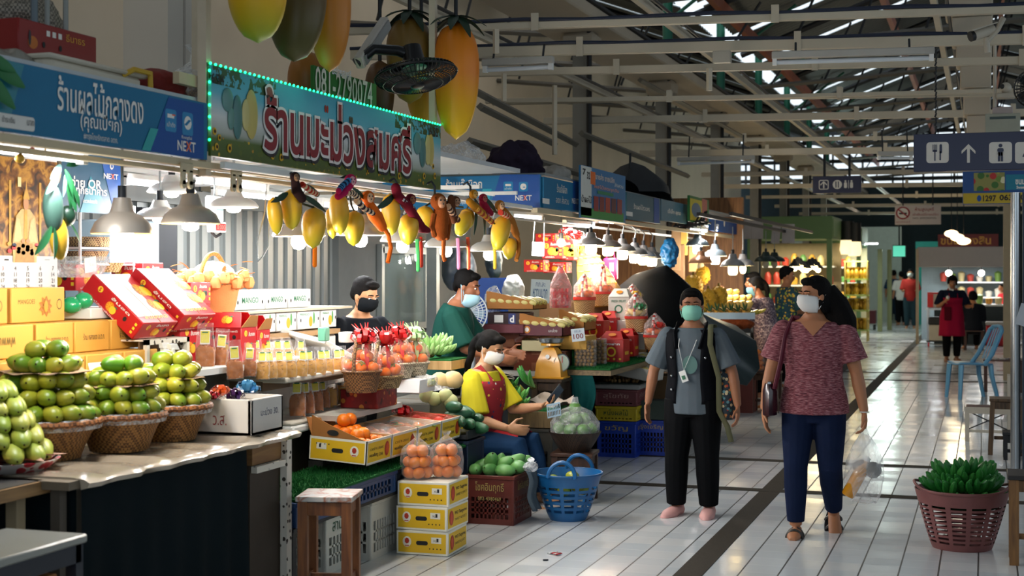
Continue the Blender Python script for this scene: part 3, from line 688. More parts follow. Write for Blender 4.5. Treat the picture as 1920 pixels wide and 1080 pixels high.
ft(mb,'6/34',394,418,138,158,INK,bold=.03,ext=.006);ft(mb,'6/35',803,820,238,256,INK,bold=.03,ext=.006)
gmn=[mt(c,.4,var=.12)for c in('#5c8a86','#4a7a78','#cdbf7c','#5f8c84','#c4b264')]
for k,(x0,x1,y0,y1,q)in enumerate(((409,430,165,210,0),(429,447,178,262,1),(446,462,186,246,2),(420,432,200,244,3),(452,476,168,262,4),(770,784,248,290,0),(781,793,258,315,1),(791,802,252,310,2),(796,808,250,312,4))):
 a,b=PX(x0,(y0+y1)/2,X=FX),PX(x1,(y0+y1)/2,X=FX);c=(a+b)/2;mb.ell(c+V((.02,0,0)),(.006,(b.y-a.y)/2,SZ(y1-y0,c)/2),gmn[q],14)
YEL=mt('#e0b020',.5);BRN=mt('#3a2210',.7)
for(x,y,r)in((402,246,8),(411,258,7),(406,275,8),(430,278,9),(527,295,8),(511,293,7),(512,276,6),(636,312,6),(650,314,6),(735,322,6),(748,330,7),(795,330,7),(812,312,6),(815,330,7),(690,322,5),(588,305,5)):
 c=PX(x,y,X=FX+.017);rr=SZ(r,c)
 for k in range(10):a=2*PI*k/10;mb.disc(c+V((0,math.cos(a)*rr*.6,math.sin(a)*rr*.6)),*XF,rr*.34,rr*.34,YEL,ext=.001+.0003*(k%3),n=8)
 mb.disc(c,*XF,rr*.45,rr*.45,BRN,ext=.003,n=12)
for(x,y,m)in((612,206,'#9a2c20'),(658,227,'#4a3a1c'),(767,240,'#9a2c20')):
 c=PX(x,y,X=FX+.017)
 for s in(-1,1):mb.disc(c+V((0,s*.012,.004)),*XF,.011,.02,mt(m,.6),n=10)
mb.build('banner_board',t)
mb=MB();G=glow('#1eff90',5,'green_led_glow')
for k in range(64):
 u=k/63;p=V((FX+.012,ya+u*(yb-ya),2.503));mb.ell(p,.0065,G,6)
for k in range(7):mb.ell((FX+.014,ya-.012,2.47-k*.05),.0065,G,6)
mb.tube([(FX,ya-.012,2.12),(FX,ya-.012,2.5),(FX,yb,2.5)],.007,mt('#1e4a38',.5),6);tag(mb.build('light_string'),'string of green LEDs along the top edge of the mango banner','light string')
point_light(None,(FX+.12,6.2,2.56),.35,(.1,1,.5),.1);point_light(None,(FX+.12,7.6,2.56),.3,(.1,1,.5),.1)
# phone number sign behind
t=thing('phone_sign','small green phone number sign standing behind the mango banner','sign');X=-3.32;mb=MB();ya,yb=PX(585,150,X=X).y,PX(703,175,X=X).y;z0,z1=2.4,PX(585,122,X=X).z
mb.box((X,(ya+yb)/2,(z0+z1)/2),(.02,yb-ya,z1-z0),mt('#2a6a28',.5,var=.3,sc=8),bev=.002);ft(mb,'081-2790074',590,697,139,189,mt('#e8d8d0',.5,var=0),X+.011,.012,.004);ft(mb,'มะม่วงสมศรี',622,658,126,144,mt('#e6e6f0',.5,var=0),X+.011,.02);mb.build('sign_panel',t)
# giant hanging mangoes
def giant(label,px,ytop,ybot,wpx,X,cols,lean=0,leaf=False,cord=True):
 c=PX(px,(ytop+ybot)/2,X=X);h=SZ(ybot-ytop,c);wd=SZ(wpx,c);t=thing('giant_mango',label,'hanging mango decoration',(c.x,c.y,c.z),0,'giant plastic mangoes over the stall',rot=(0,lean,0)if False else(lean*.95,lean*.3,0))
 m=fruit(cols[0],cols[0],cols[1],.42,1.6,'giant_mango_skin',zg=(.02,.55,cols[2]));mb=MB();pr=[]
 for i in range(15):
  s=-1+2*i/14;r=math.sqrt(max(0,1-abs(s)**2.3))*(1+.17*s)*.94;pr.append((max(r,.004)*wd/2,s*h/2))
 mb.lathe(pr,m,n=28,caps=(True,True));mb.build('mango_body',t,ang=80)
 if cord:mb=MB();mb.cyl((0,0,h/2-.02),(0,0,h/2+.9),.012,DARK,n=6);mb.build('cord',t)
 if leaf:
  mb=MB()
  for k in range(9):a=k*.7;mb.leaf((0,0,h/2+.03),(wd*.66*math.cos(a),wd*.66*math.sin(a),h/2+.03-.04*(k%3)),.07,mt('#12301c',.6),5,.35)
  mb.build('leaf_crown',t)
 return t
giant('giant yellow mango with a green tip, nearest of those hung over the banner',482,-95,80,118,-2.95,('#e8a810','#f0b820','#7fa01c'),.12)
giant('giant dark olive brown mango hanging between the yellow and the orange one',555,-90,122,118,-3.0,('#5a4418','#4a3f18','#4a4a1c'),-.22)
giant('giant dull orange mango just above the phone number sign',618,-75,136,84,-3.05,('#c07414','#c88018','#b0701c'),.0)
giant('giant brown orange mango half hidden behind the phone number sign',578,95,240,80,-3.5,('#a0641e','#8a5a20','#8a5a20'),.15)
giant('giant dull brown mango behind the black fan',768,30,195,92,-3.4,('#7a5a22','#6a5020','#b09a30'),0,True)
giant('giant dark brown mango between the phone number sign and the fan',712,112,250,58,-3.55,('#5a3a18','#4f3518','#4a3418'),0)
giant('giant orange and yellow mango with dark leaves, beside the fan end',855,40,262,92,-3.1,('#e07c08','#e88a10','#f0c410'),.02,True)
giant('giant yellow mango tip showing below the black fan',790,120,235,60,-3.45,('#a8801c','#b89020','#d0a820'),0)
# black wall fans
def fan(label,c,axis,r,m,stand=None,name='wall_fan',wires=56,blade='#1a1f26',hub=None):
 t=thing(name,label,'fan',c);ax=V(axis).normalized();Rm=ax.to_track_quat('Z','Y').to_matrix();mb=MB()
 for k in range(wires):
  a=2*PI*k/wires;pts=[Rm@V((q*r*math.cos(a),q*r*math.sin(a),z*r))for q,z in((.15,.26),(.6,.24),(.95,.08),(1,0),(.95,-.1),(.6,-.22),(.2,-.24))];mb.tube(pts,.003,m,4,caps=False)
 for q,z in((1,0),(.62,.245),(.6,-.22),(.82,.17)):mb.tube([Rm@V((q*r*math.cos(2*PI*k/30),q*r*math.sin(2*PI*k/30),z*r))for k in range(30)],.006 if q==1 else .003,m,5,closed=True)
 mb.build('cage',t)
 mb=MB();mb.ell(Rm@V((0,0,r*.27)),(r*.17,r*.17,r*.05),hub or m,14,rot=Rm);mb.build('cap',t)
 mb=MB()
 for k in range(5):
  a=2*PI*k/5;d=Rm@V((math.cos(a),math.sin(a),.08));s=Rm@V((-math.sin(a),math.cos(a),.25));mb.prism([d*(r*.12)-s*(r*.08),d*(r*.85)-s*(r*.28),d*(r*.9)+s*(r*.12),d*(r*.15)+s*(r*.1)],(Rm@V((0,0,1)))*.004,mt(blade,.4))
 mb.build('blade_wheel',t)
 mb=MB();mb.cyl(Rm@V((0,0,-r*.2)),Rm@V((0,0,-r*.75)),r*.3,m,r*.22,16);mb.build('motor',t)
 if stand:
  mb=MB();mb.tube([Rm@V((0,0,-r*.5))]+[V(p)-V(c)for p in stand],[.035]+[.03]*len(stand),m,10);mb.build('bracket',t)
 return t
FB=mt('#07090d',.35)
c=PX(780,142,X=-2.95);fan('black wall fan tipped downwards in front of the giant mangoes',c,(.2,-.12,-.97),SZ(78,c),FB,[PX(745,95,X=-3.05),PX(700,92,X=-3.15),PX(668,118,X=-3.22)])
t=thing('mounting_board','pale slanting board that carries the black fan bracket','board');A,B=PX(658,118,X=-3.25),PX(738,42,X=-3.15);mb=MB();d=(B-A);ang=math.atan2(d.z,d.y);mb.box((A+B)/2,(.05,d.length,.075),mt('#b9b2a8',.5),rot=Matrix.Rotation(ang,3,'X'),bev=.006);mb.box((A+B)/2+V((.03,0,0)),(.012,d.length*.9,.05),mt('#8a8a88',.5),rot=Matrix.Rotation(ang,3,'X'));mb.build('board_panel',t)
# ---- things stored on the roof of the first stall
TOPZ=2.36
def sack(label,c,r,m,seed=1,name='sack',cat='sack',lump=.25,vox=None):
 rd=random.Random(seed);mb=MB();mb.ell((0,0,r[2]*.9),r,m,18)
 for k in range(6):a=rd.uniform(0,6.28);mb.ell((r[0]*.5*math.cos(a),r[1]*.5*math.sin(a),r[2]*rd.uniform(.5,1.3)),[q*rd.uniform(.4,.6)for q in r],m,12)
 me=remesh(mb,name,vox or max(r)/16,3);o=obj(name,me,None,c)
 tx=bpy.data.textures.new('folds','CLOUDS');tx.noise_scale=max(r)*.35;dm=o.modifiers.new('folds','DISPLACE');dm.texture=tx;dm.strength=max(r)*lump;dm.mid_level=.5;return tag(o,label,cat)
p=PX(125,125,X=-3.55);RBOX=mt('#8a1c1a',.5,var=.08)
def deco_rb(mb,hx,hy,h):
 c=V((hx,0,h*.55));mb.text('ธีนาธร',c+V((0,hy*.42,h*.22)),*XF,mt('#d8a030',.5),w=hy*.5,h=h*.22)
 for k in range(3):mb.rect(c+V((0,-hy*.28+k*hy*.15,h*.2)),*XF,.022,.022,SIGNW)
 mb.disc(c+V((0,-hy*.66,-.02)),*XF,.03,.025,mt('#c06a1c',.5));mb.disc(c+V((0,-hy*.74,-.005)),*XF,.008,.03,mt('#2c2a30',.5),ext=.002)
 for q in(-.4,.02):mb.disc(c+V((0,hy*q,-.02)),*XF,.009,.012,INK,ext=.003)
 mb.rect(c+V((0,hy*.15,-h*.42)),*XF,hy,.012,mt('#a8641c',.5))
 mb.disc((hx*.2,hy,h*.5),(-1,0,0),(0,0,1),.03,.02,INK)
RBX=carton('red fruit carton with round holes lying on top of the first sign',(-3.62,(PX(57,110,X=-3.42).y+PX(196,110,X=-3.42).y)/2+.02,2.425),(.28,.5,.14),RBOX,deco_rb)
mb=MB();y0,y1=PX(85,140,X=-3.35).y,PX(262,140,X=-3.35).y;TUB=mt('#cfc7b5',.5);mb.box((0,0,.06),(.34,y1-y0,.12),TUB,bev=.03);mb.box((0,0,.112),(.37,y1-y0+.03,.018),TUB,bev=.008)
t=thing('storage_tub','cream plastic tub with yellow handle under the red carton','tub',(-3.5,(y0+y1)/2,2.3));mb.build('tub_body',t)
mb=MB();hb=(y1-y0)/2;mb.tube([(.16,hb-.14,.1),(.2,hb-.12,.125),(.2,hb-.0,.125),(.19,hb+.02,.04)],.012,mt('#c8a02c',.5),8);mb.build('handle',t)
o=sack('red mesh sack of produce lying behind the blue sign end',PX(285,165,X=-3.45)-V((0,0,.06)),(.14,.17,.075),mt('#7a1c14',.7,var=.3,sc=40,bump=.5),3,lump=.12)
o=sack('bundle of grey netting tied up on top of the stall, next to the poles',PX(35,110,X=-3.75),(.16,.23,.15),weave('#8d8578','#b5ab9a',90,'netting'),4,'net_bundle','bundle',.3)
o=sack('grey plastic wrapped bundle behind the top of the first sign',PX(10,118,X=-3.5)-V((0,0,.08)),(.12,.16,.07),mt('#8f8b80',.35,var=.3),9,'wrapped_bundle','bundle',.2)
t=thing('wicker_basket','brown wicker basket in clear plastic behind the cream post','basket',PX(366,165,X=-3.55)-V((0,0,.1)));mb=MB();mb.lathe([(.09,0),(.12,.08),(.13,.11)],weave('#8a6434','#a57a44',120),n=24,caps=(True,False));mb.build('basket_body',t);mb=MB();mb.lathe([(.135,.0),(.15,.09),(.12,.16),(.03,.22),(.02,.26),(.05,.3)],FILMW,n=20);mb.build('wrapping',t)
# ================================================================ FIRST STALL: counters and wares
CLOTH=mt('#081418',.85,var=.2,sc=4);LAM=mt('#8e8f88',.3,var=.15,sc=5)
# main display counter with plastic wrapped top and dark skirt
t=thing('display_table','long front counter with plastic wrapped top and black green cloth skirt','table',(-3.62,5.16,0))
mb=MB();mb.box((-.12,-.14,.835),(1.3,1.45,.03),mt('#6a5d4c',.6));mb.build('table_top',t)
mb=MB();rd=random.Random(5);N=26
rings=[]
for i in range(N+1):
 y=-.8+1.68*i/N;w1=.012*math.sin(i*1.7)+rd.uniform(-.006,.006)
 rings.append([V((x,y,z))for x,z in((-.76,.853),(.2,.856+w1*.5),(.5,.856+w1),(.548+w1*.5,.852),(.57+w1,.84),(.56+w1,.822),(.535,.815),(.53,.845))])
mb.loft(rings,mt('#a29582',.18,var=.3,sc=12,bump=.5,bsc=18,coat=.6,name='plastic_over_cardboard'));mb.build('table_cover',t)
def fx(u,v):return V((.5+.015*math.sin(u*40)*v+.01*v,-.75+u*1.22,.83-v*.8))
mb=MB();mb.grid(fx,60,6,CLOTH);mb.grid(lambda u,v:V((.48-u*.9,-.75,.83-v*.8)),10,4,CLOTH);mb.build('skirt',t,ang=80)
for sx in(-.7,.44):
 for sy in(-.8,.5):mb=MB();mb.box((sx,sy,.41),(.04,.04,.82),mt('#4a4238',.6));mb.build('leg',t)
# low side ledge left of it
t=thing('side_table','narrow dark plank table at the picture edge under the plate of pale mangoes','table',(-3.72,3.9,0.06))
mb=MB();mb.box((0,0,.775),(1.0,.86,.03),mt('#2c2a28',.5));mb.box((.5,.05,.765),(.03,.9,.045),wood('#7a5c3a','#a07a4c',5,.5,1));mb.build('table_top',t)
for sy in(-.3,.35):mb=MB();mb.box((.44,sy,.35),(.045,.05,.82),mt('#8f7f62',.6)if sy>0 else BLACK);mb.build('leg',t)
# grey topped bench in the corner with a cardboard box under it
a=PX(165,1000,Z=.72);t=thing('low_bench','low bench with grey laminate top and navy frame in the lower left corner','bench',(a.x-.165,a.y-.42,0));BH=.72
mb=MB();mb.box((0,0,.705),(.33,.84,.03),LAM,bev=.006);mb.build('bench_top',t)
mb=MB();NVY=mt('#0e1826',.5)
for sx in(-.14,.14):mb.box((sx,0,.66),(.04,.78,.06),NVY)
for sy in(-.38,.38):mb.box((0,sy,.66),(.26,.04,.06),NVY)
mb.build('frame',t)
for sx in(-.14,.14):
 for sy in(-.38,.38):mb=MB();mb.box((sx,sy,.345),(.04,.04,.69),NVY);mb.build('leg',t)
CARD=mt('#a8713f',.75,var=.1)
def deco_gr(mb,hx,hy,h):mb.text('FRESH',(hx,.05,h*.45),*XF,mt('#1c6a44',.6),w=hy*.9,h=h*.3)
carton('brown cardboard box with green print under the corner bench',(a.x-.165,a.y-.4,.0),(.22,.62,.6),CARD,deco_gr)
# plate of pale mangoes on crumpled paper
c=PX(6,876,Z=.87);c.y+=.1;c.z=.87;t=thing('enamel_plate','red and white enamel plate lined with paper at the picture edge','plate',(c.x,c.y-.1,.852))
mb=MB();mb.lathe([(.1,.0),(.16,.012),(.2,.045),(.205,.05),(.195,.05),(.155,.02),(.001,.014)],spots('#c8c0ba',['#a81c2c','#b8203a','#d0c8c0'],22,.4,.5,'speckled_enamel'),n=32);mb.build('plate_body',t)
mb=MB();rd=random.Random(8);mb.add([V(((.15+.075*(k%2)+rd.uniform(-.01,.02))*math.cos(2*PI*k/22),(.15+.075*(k%2))*math.sin(2*PI*k/22),.05+rd.uniform(0,.025)))for k in range(22)]+[V((0,0,.04))],[(k,(k+1)%22,22)for k in range(22)],mt('#c9a08c',.8));mb.build('paper_lining',t)
pm=mango_mesh('pale_mango',.125,.075,.066,GM2,beak=.16)
rd=random.Random(12);nlab='pale yellow green mango piled on the enamel plate'
for k,(dx,dy,z,n_)in enumerate(((0,0,0,10),(0,0,1,9),(0,0,2,7),(0,0,3,5),(0,0,4,2))):
 for i in range(n_):
  a_=2*PI*i/n_+k*.4;rr=.145-.03*k;scatter_mango(pm,(c.x+rr*math.cos(a_),c.y-.1+rr*math.sin(a_),.93+.056*k),(.55+.2*rd.random(),-.8+.5*rd.random(),-.25),rd.uniform(-.4,.4),nlab,'pale mangoes on the plate',rd.uniform(.95,1.08))
mb=MB();p=PX(150,884,X=-3.3);mb.cyl(p+V((0,-.05,0)),p+V((0,.06,.008)),.008,mt('#e8861c',.5),n=8);tag(mb.build('orange_stick'),'short orange stick lying by the plate of mangoes','stick')
# three wide wicker baskets heaped with green mangoes
me1=mango_mesh('green_mango',.098,.08,.072,GM)
WICK=weave('#8a5a2c','#b08044',95)
bk=[]
for i,(px,py,r,lab,rows,step)in enumerate(((118,862,.215,'large wicker basket heaped with mangoes, nearest of three',4,.064),(258,846,.185,'middle wicker basket of three heaped with mangoes',3,.06),(350,826,.18,'third wicker basket of mangoes, beside the white foam box',3,.06))):
 c=PX(px,py,Z=.86);t=thing('mango_basket',lab,'basket',(c.x-.1,c.y+.02,.86),0,'wicker mango baskets');h=.15
 mb=MB();mb.lathe([(r*.62,0),(r*.7,h*.3),(r*.82,h*.65),(r*.96,h*.92)],WICK,n=40,sq=.12);mb.lathe([(r*.6,.006),(.001,.006)],WICK,n=40);mb.build('basket_body',t)
 mb=MB();mb.tube([(r*1.0*math.cos(2*PI*k/48),r*1.0*math.sin(2*PI*k/48),h*.96+.004*(k%2))for k in range(48)],.013,weave('#8a5228','#a86a38',70),8,closed=True);mb.build('rim',t)
 mb=MB();mb.lathe([(r*1.02,h*.8),(r*1.05,h*1.0),(r*.93,h*1.08)],FILMW,n=40);mb.build('plastic_lining',t)
 mango_heap(me1,(c.x-.1,c.y+.02,.86+h*.98),r*1.02,rows,('green mango in the nearest basket','green mango in the middle basket','green mango in the basket by the foam box')[i],('mangoes in the nearest basket','mangoes in the middle basket','mangoes in the third basket')[i],step,.08,i+3,top=4)
 mb=MB()
 for k in range(1,2):
  rr=r*.8;vs=[V(((rr+.02*math.sin(q*1.3))*math.cos(2*PI*q/28),(rr+.02*math.sin(q*1.3))*math.sin(2*PI*q/28),.004*math.sin(q*2.3)))for q in range(28)];mb.add(vs+[p+V((0,0,.003))for p in vs],[tuple(range(28)),tuple(range(55,27,-1))],mt('#a08468',.8))
 o=mb.build('paper_sheet',None,(c.x-.1,c.y+.02,.86+h+step*(rows-1)-.0));tag(o,('crumpled brown paper between layers of mangoes in the nearest basket','crumpled brown paper between layers in the middle mango basket','crumpled brown paper between layers in the third mango basket')[i],'paper')
c=PX(186,705,X=-3.62);mb=MB();mb.box((0,0,.04),(.003,.12,.1),PAPER,rot=Matrix.Rotation(-.3,3,'Y'));mb.text('ส่งทั่วไทย',(.004,0,.05),(0,1,0),(-.3,0,.95),mt('#5a6a9c',.6,var=0),w=.07,h=.03);mb.text('รับประกัน',(.018,.01,.0),(0,1,0),(-.3,0,.95),mt('#5a6a9c',.6,var=0),w=.08,h=.015);o=mb.build('price_card',None,c-V((0,0,.03)),(.0,0,.0));tag(o,'white handwritten card propped among the mangoes before the yellow cartons','card')
# white foam box with ribbons
c0,c1=PX(471,817,Z=.862),PX(541,804,Z=.862);FOAM=mt('#d6d0c8',.7,var=.05,sc=4);L=c1.y-c0.y
t=thing('foam_box','white foam box with marker writing, holding shiny ribbon bows','foam box',(c0.x-.15,(c0.y+c1.y)/2,.857));h=.165;w2,l2=.15,L/2
mb=MB()
for cc,s in(((.14,0,h/2),(.02,L,h)),((-.14,0,h/2),(.02,L,h)),((0,l2-.01,h/2),(.3,.02,h)),((0,-l2+.01,h/2),(.3,.02,h)),((0,0,.01),(.3,L,.02)),((0,0,h-.03),(.27,L-.03,.02))):mb.box(cc,s,FOAM,bev=.004)
mb.text('มะม่วง 30.',(.15,.02,h*.62),*XF,mt('#5a5a70',.6,var=0),w=L*.55,h=.035);mb.text('ว.ส.',(-.01,-l2,h*.42),*YF,mt('#9a3a34',.6,var=0),w=.07,h=.045);mb.build('box_body',t)
SHI=lambda c:mt(c,.22,.35,var=.15,coat=.5)
for q,(px,py,r,cc,lab)in enumerate(((432,735,.055,'#d8541e','orange'),(455,742,.06,'#3a1450','purple'),(482,728,.065,'#3a8ac0','blue'),(418,742,.04,'#c01c2c','red'),(505,747,.03,'#6a1c4a','magenta'))):
 mb=MB();bow(mb,(0,0,0),r,SHI(cc),16,q);o=mb.build('ribbon_bow',None,PX(px,py,X=-3.27)+V((-.05,0,-.01)));tag(o,'shiny %s ribbon bow in the white foam box'%lab,'bow')
# yellow mango cartons in three stepped rows
YC=mt('#d6a044',.65,var=.05,sc=3);YCP=mt('#5a5320',.6,var=0)
t=thing('stepped_stand','plain stepped stand that carries the yellow cartons','stand',(-4.0,5.05,0));mb=MB();mb.box((0,0,.96),(.54,1.45,.176),mt('#6f6a62',.7));mb.build('stand_body',t)
def dY(kind):
 def f(mb,hx,hy,h):
  q=hx+.0
  if kind=='mangoes':
   mb.text('MANGOES',(q,-hy*.45,h*.6),*XF,YCP,w=hy*.62,h=h*.13);c=V((q,hy*.25,h*.45));lm=mt('#a8702c',.6)
   for k in range(9):a=2*PI*k/9;mb.leaf(c+V((.001,0,0)),c+V((.001,math.cos(a)*h*.3,math.sin(a)*h*.3)),h*.16,mt('#a86a24',.6),3,0,nrm=(1,0,0))
   mb.disc(c+V((.003,0,0)),*XF,h*.09,h*.17,mt('#e0921c',.5));ring(mb,V((q,hy*.78,h*.5)),h*.14)
  elif kind=='ring':ring(mb,V((q,hy*.6,h*.5)),h*.14)
  elif kind=='thai':mb.text('ร้าน กลางดง อ.ต.ก.',(q,hy*.1,h*.5),*XF,INK,w=hy*1.25,h=h*.22)
  elif kind=='mirror':mb.text('ฟพพนฝม',(q,0,h*.5),(0,-1,0),(0,0,-1),YCP,w=hy*.8,h=h*.3,ext=.002)
 return f
def ring(mb,c,r):
 for k in range(16):a=2*PI*k/16;mb.disc(c+V((0,math.cos(a)*r*.8,math.sin(a)*r)),*XF,r*.16,r*.16,YCP,n=6)
rows=((1.05,1.235,-3.72,[(-45,50,'mangoes'),(53,160,'mangoes'),(162,230,'ring'),(233,296,'ring')],'bottom'),(1.237,1.375,-3.85,[(-60,64,'mirror'),(68,138,'thai'),(140,205,'thai'),(208,273,'thai')],'middle'),(1.377,1.53,-3.95,[(-70,15,'ring'),(20,122,'mangoes')],'top'))
onm=('first','second','third','last')
for z0,z1,X,bx,rn in rows:
 for i,(x0,x1,kd)in enumerate(bx):
  y0,y1=PX(x0,600,X=X).y,PX(x1,600,X=X).y;carton('yellow mango carton, %s from the picture edge in the %s row'%(onm[i],rn),(X-.15,(y0+y1)/2,z0),(.3,(y1-y0)*.985,z1-z0),YC,dY(kd),group='yellow mango cartons')
# back shelf platform, white crate frame, spray bottle
t=thing('back_shelf','white topped shelf behind the yellow cartons holding red fruit cartons','shelf',(-4.0,6.5,0));mb=MB();mb.box((0,0,1.115),(.9,1.3,.03),WHITE);mb.build('shelf_board',t);mb=MB();mb.box((-.2,0,.55),(.5,1.2,1.1),mt('#5a564e',.7));mb.build('shelf_base',t)
p=PX(312,690,T=6.75);X=p.x-.03;y0,y1=PX(272,650,X=X).y,PX(352,650,X=X).y;t=thing('wooden_frame_crate','peeling white painted crate frame behind the green spray bottle','crate',(X-.1,(y0+y1)/2,1.13));h=.15;L=y1-y0
mb=MB();PEEL=spots('#d8d2c4',['#3a3228','#d8d2c4','#d8d2c4','#d8d2c4'],45,.7,.45,'peeling_paint')
for cc,s in(((.1,0,h-.012),(.02,L,.024)),((.1,L/2-.012,h/2),(.02,.024,h)),((.1,-L/2+.012,h/2),(.02,.024,h)),((.1,0,.01),(.02,L,.02)),((0,0,h-.004),(.2,L,.008)),((0,L/2-.006,h/2),(.2,.012,h))):mb.box(cc,s,PEEL)
mb.box((.06,0,h/2),(.01,L-.02,h-.02),mt('#6a5440',.8));mb.build('crate_body',t)
for k,(px,cc,lab)in enumerate(((311,'#1c8a50','green spray bottle with white trigger above the mangoes'),(296,'#2c7a90','teal spray bottle with white trigger behind the green one'))):
 p=PX(px,692,T=6.6+.1*k);t=thing('spray_bottle',lab,'bottle',(p.x+.03,p.y,1.1));GB=mt(cc,.15,var=.05,coat=.5)
 mb=MB();mb.lathe([(.03,0),(.034,.01),(.034,.06),(.02,.1),(.014,.115)],GB,n=18,caps=(True,True));mb.build('bottle_body',t);mb=MB();mb.box((0,0,.13),(.025,.026,.035),WHITE,bev=.005);mb.prism([(-.01,-.02,.14),(-.01,.055,.135),(-.01,.03,.165),(-.01,-.025,.165)],(.02,0,0),WHITE);mb.prism([(-.005,.012,.135),(-.005,.022,.135),(-.005,.035,.1),(-.005,.028,.1)],(.01,0,0),WHITE);mb.build('trigger',t)
# red fruit cartons
RC=mt('#b5121c',.45,var=.08,sc=4);RCW=mt('#efe7df',.5,var=.02);ORP=mt('#e8861c',.5,var=.15);YEP=mt('#f0c832',.5,var=.1)
def orange_print(mb,c,r,u,s):
 c=V(c);mb.disc(c,r,u,s,s,ORP,ext=.001);mb.disc(c+V(r)*(s*.9)-V(u)*(s*.2),r,u,s*.8,s*.8,YEP,ext=.002)
 for k in range(8):a=2*PI*k/8;mb.rect(c+V(r)*(math.cos(a)*s*.5)+V(u)*(math.sin(a)*s*.5),V(r)*math.cos(a)+V(u)*math.sin(a),V(u)*math.cos(a)-V(r)*math.sin(a),s*.6,s*.12,YEP,ext=.003)
 mb.disc(c+V(r)*(s*1.3)+V(u)*(s*.7),r,u,s*.4,s*.15,GREENI,ext=.003)
def dR(mb,hx,hy,h):
 for(c,r,u,w_)in(((0,-hy,0),*YF,hx),((hx,0,0),*XF,hy)):
  c=V(c);r=V(r);u=V(u);orange_print(mb,c+u*(h*.42)-r*(w_*.05),r,u,h*.24);mb.disc(c+u*(h*.72)-r*(w_*.55),r,u,h*.15,h*.15,YEP);mb.text('S',c+u*(h*.72)-r*(w_*.55),r,u,mt('#b5121c',.5,var=0),h=h*.2,bold=.03,ext=.003)
  mb.text('ส้มสด',c+u*(h*.82)+r*(w_*.2),r,u,RCW,w=w_*.7,h=h*.16,bold=.02,ext=.002);mb.disc(c+u*(h*.5)+r*(w_*.5),r,u,h*.1,h*.12,INK,ext=.002)
  for k in range(3):mb.rect(c+u*(h*(.25+.22*k))+r*(w_*.85),r,u,h*.13,h*.13,YEP,ext=.002)
  mb.text('ผลไม้คัดพิเศษ',c+u*(h*.1)-r*(w_*.2),r,u,RCW,w=w_*.9,h=h*.1,ext=.002)
def dRtop(mb,hx,hy,h):
 dR(mb,hx,hy,h);mb.rect((-.02,-hy*.25,h),(0,1,0),(-1,0,0),hy*1.4,hx*1.7,RCW,ext=.001);orange_print(mb,(hx*.3,hy*.55,h),(0,1,0),(-1,0,0),.04);orange_print(mb,(-hx*.3,hy*.6,h),(0,1,0),(-1,0,0),.045);mb.text('ส้มมงคล',(hx*.75,0,h),(0,1,0),(-1,0,0),YEP,w=hy*1.3,h=.035,ext=.003)  # white panel painted on the lid stands in for the glare of the lamps
for k,(px,py,Y,lab)in enumerate(((206,582,5.72,'red orange carton tipped on a slope, nearer of two'),(285,572,6.04,'red orange carton tipped on a slope, behind the first'))):
 p=PX(px,py,Y=Y);carton(lab,(p.x-.02,p.y+.15,p.z-.02+.01*k),(.36,.3,.1),RC,dRtop,rot=(0,R(40),0),group='red fruit cartons')
p=PX(340,600,X=-3.98);carton('white foam slab propping up the tipped red cartons',(-4.05,5.78,1.38),(.24,.3,.05),WHITE,None,name='foam_slab',cat='foam slab')
mb=MB();mb.ell((0,0,0),(.05,.05,.04),mt('#189a62',.25,coat=.5,bump=.4),12);mb.ell((.03,.05,.02),(.045,.045,.04),mt('#189a62',.25,coat=.5,bump=.4),12);o=mb.build('green_ribbon',None,PX(134,572,X=-4.0));tag(o,'shiny green ribbon roll beside the top yellow carton','ribbon')
for(px,py,T,sz,lab)in((357,572,7.25,(.28,.2,.115),'red orange carton lying closed before the peach gift basket'),(357,600,7.3,(.28,.2,.08),'flat red carton under the closed orange carton'),(142,545,7.0,(.25,.2,.13),'red carton standing behind the top yellow carton'),(268,545,7.6,(.2,.2,.15),'red carton corner behind the tipped cartons')):
 p=PX(px,py,T=T);carton(lab,(p.x-sz[0]/2,p.y+sz[1]/2,p.z),sz,RC,dR,group='red fruit cartons')
def gable(label,px,py,T,sz,rz=0):
 p=PX(px,py,T=T);x,y,h=sz;t=thing('carrier_carton',label,'box',(p.x-x/2,p.y+y/2,p.z),rz,'red carrier cartons');mb=MB();mb.box((0,0,h/2),sz,RC,bev=.003)
 for k in(-.3,.3):mb.disc((x*k,-y/2,h*.72),*YF,.011,.011,INK)
 mb.text('ผลไม้คุณภาพดี',(0,-y/2,h*.88),*YF,RCW,w=x*.8,h=h*.09,bold=.02,ext=.002);orange_print(mb,(-.01,-y/2,h*.45),*YF,h*.13);mb.disc((x/2,-y*.2,h*.82),*XF,.016,.016,YEP);mb.text('S',(x/2,-y*.2,h*.82),*XF,RC,h=.018,ext=.003);mb.text('ส้มทอง',(x/2,y*.18,h*.8),*XF,RCW,w=y*.4,h=h*.13,bold=.02);orange_print(mb,(x/2,-.01,h*.42),*XF,h*.15);mb.build('box_body',t)
 mb=MB()
 for s in(-1,1):
  a,b=V((-x/2,s*y/2,h)),V((x/2,s*y/2,h));u=V((0,-s*y*.28,.075));pts=[a,b,b+u-V((x*.12,0,0)),a+u+V((x*.12,0,0))];mb.prism(pts,(0,.004*s,0),RC)
  nn=V((0,s*.075,y*.28)).normalized();orange_print(mb,(a+b)/2+u*.5+nn*.004,V((1,0,0))*(1 if s<0 else-1),u.normalized(),.024)
 for s in(-1,1):
  a,b=V((s*x/2,-y/2,h)),V((s*x/2,y/2,h));u=V((s*.03,0,.06));mb.prism([a,b,b+u-V((0,y*.25,0)),a+u+V((0,y*.25,0))],(.004*s,0,0),mt('#a87848',.8))
 mb.build('top_flap',t);return t
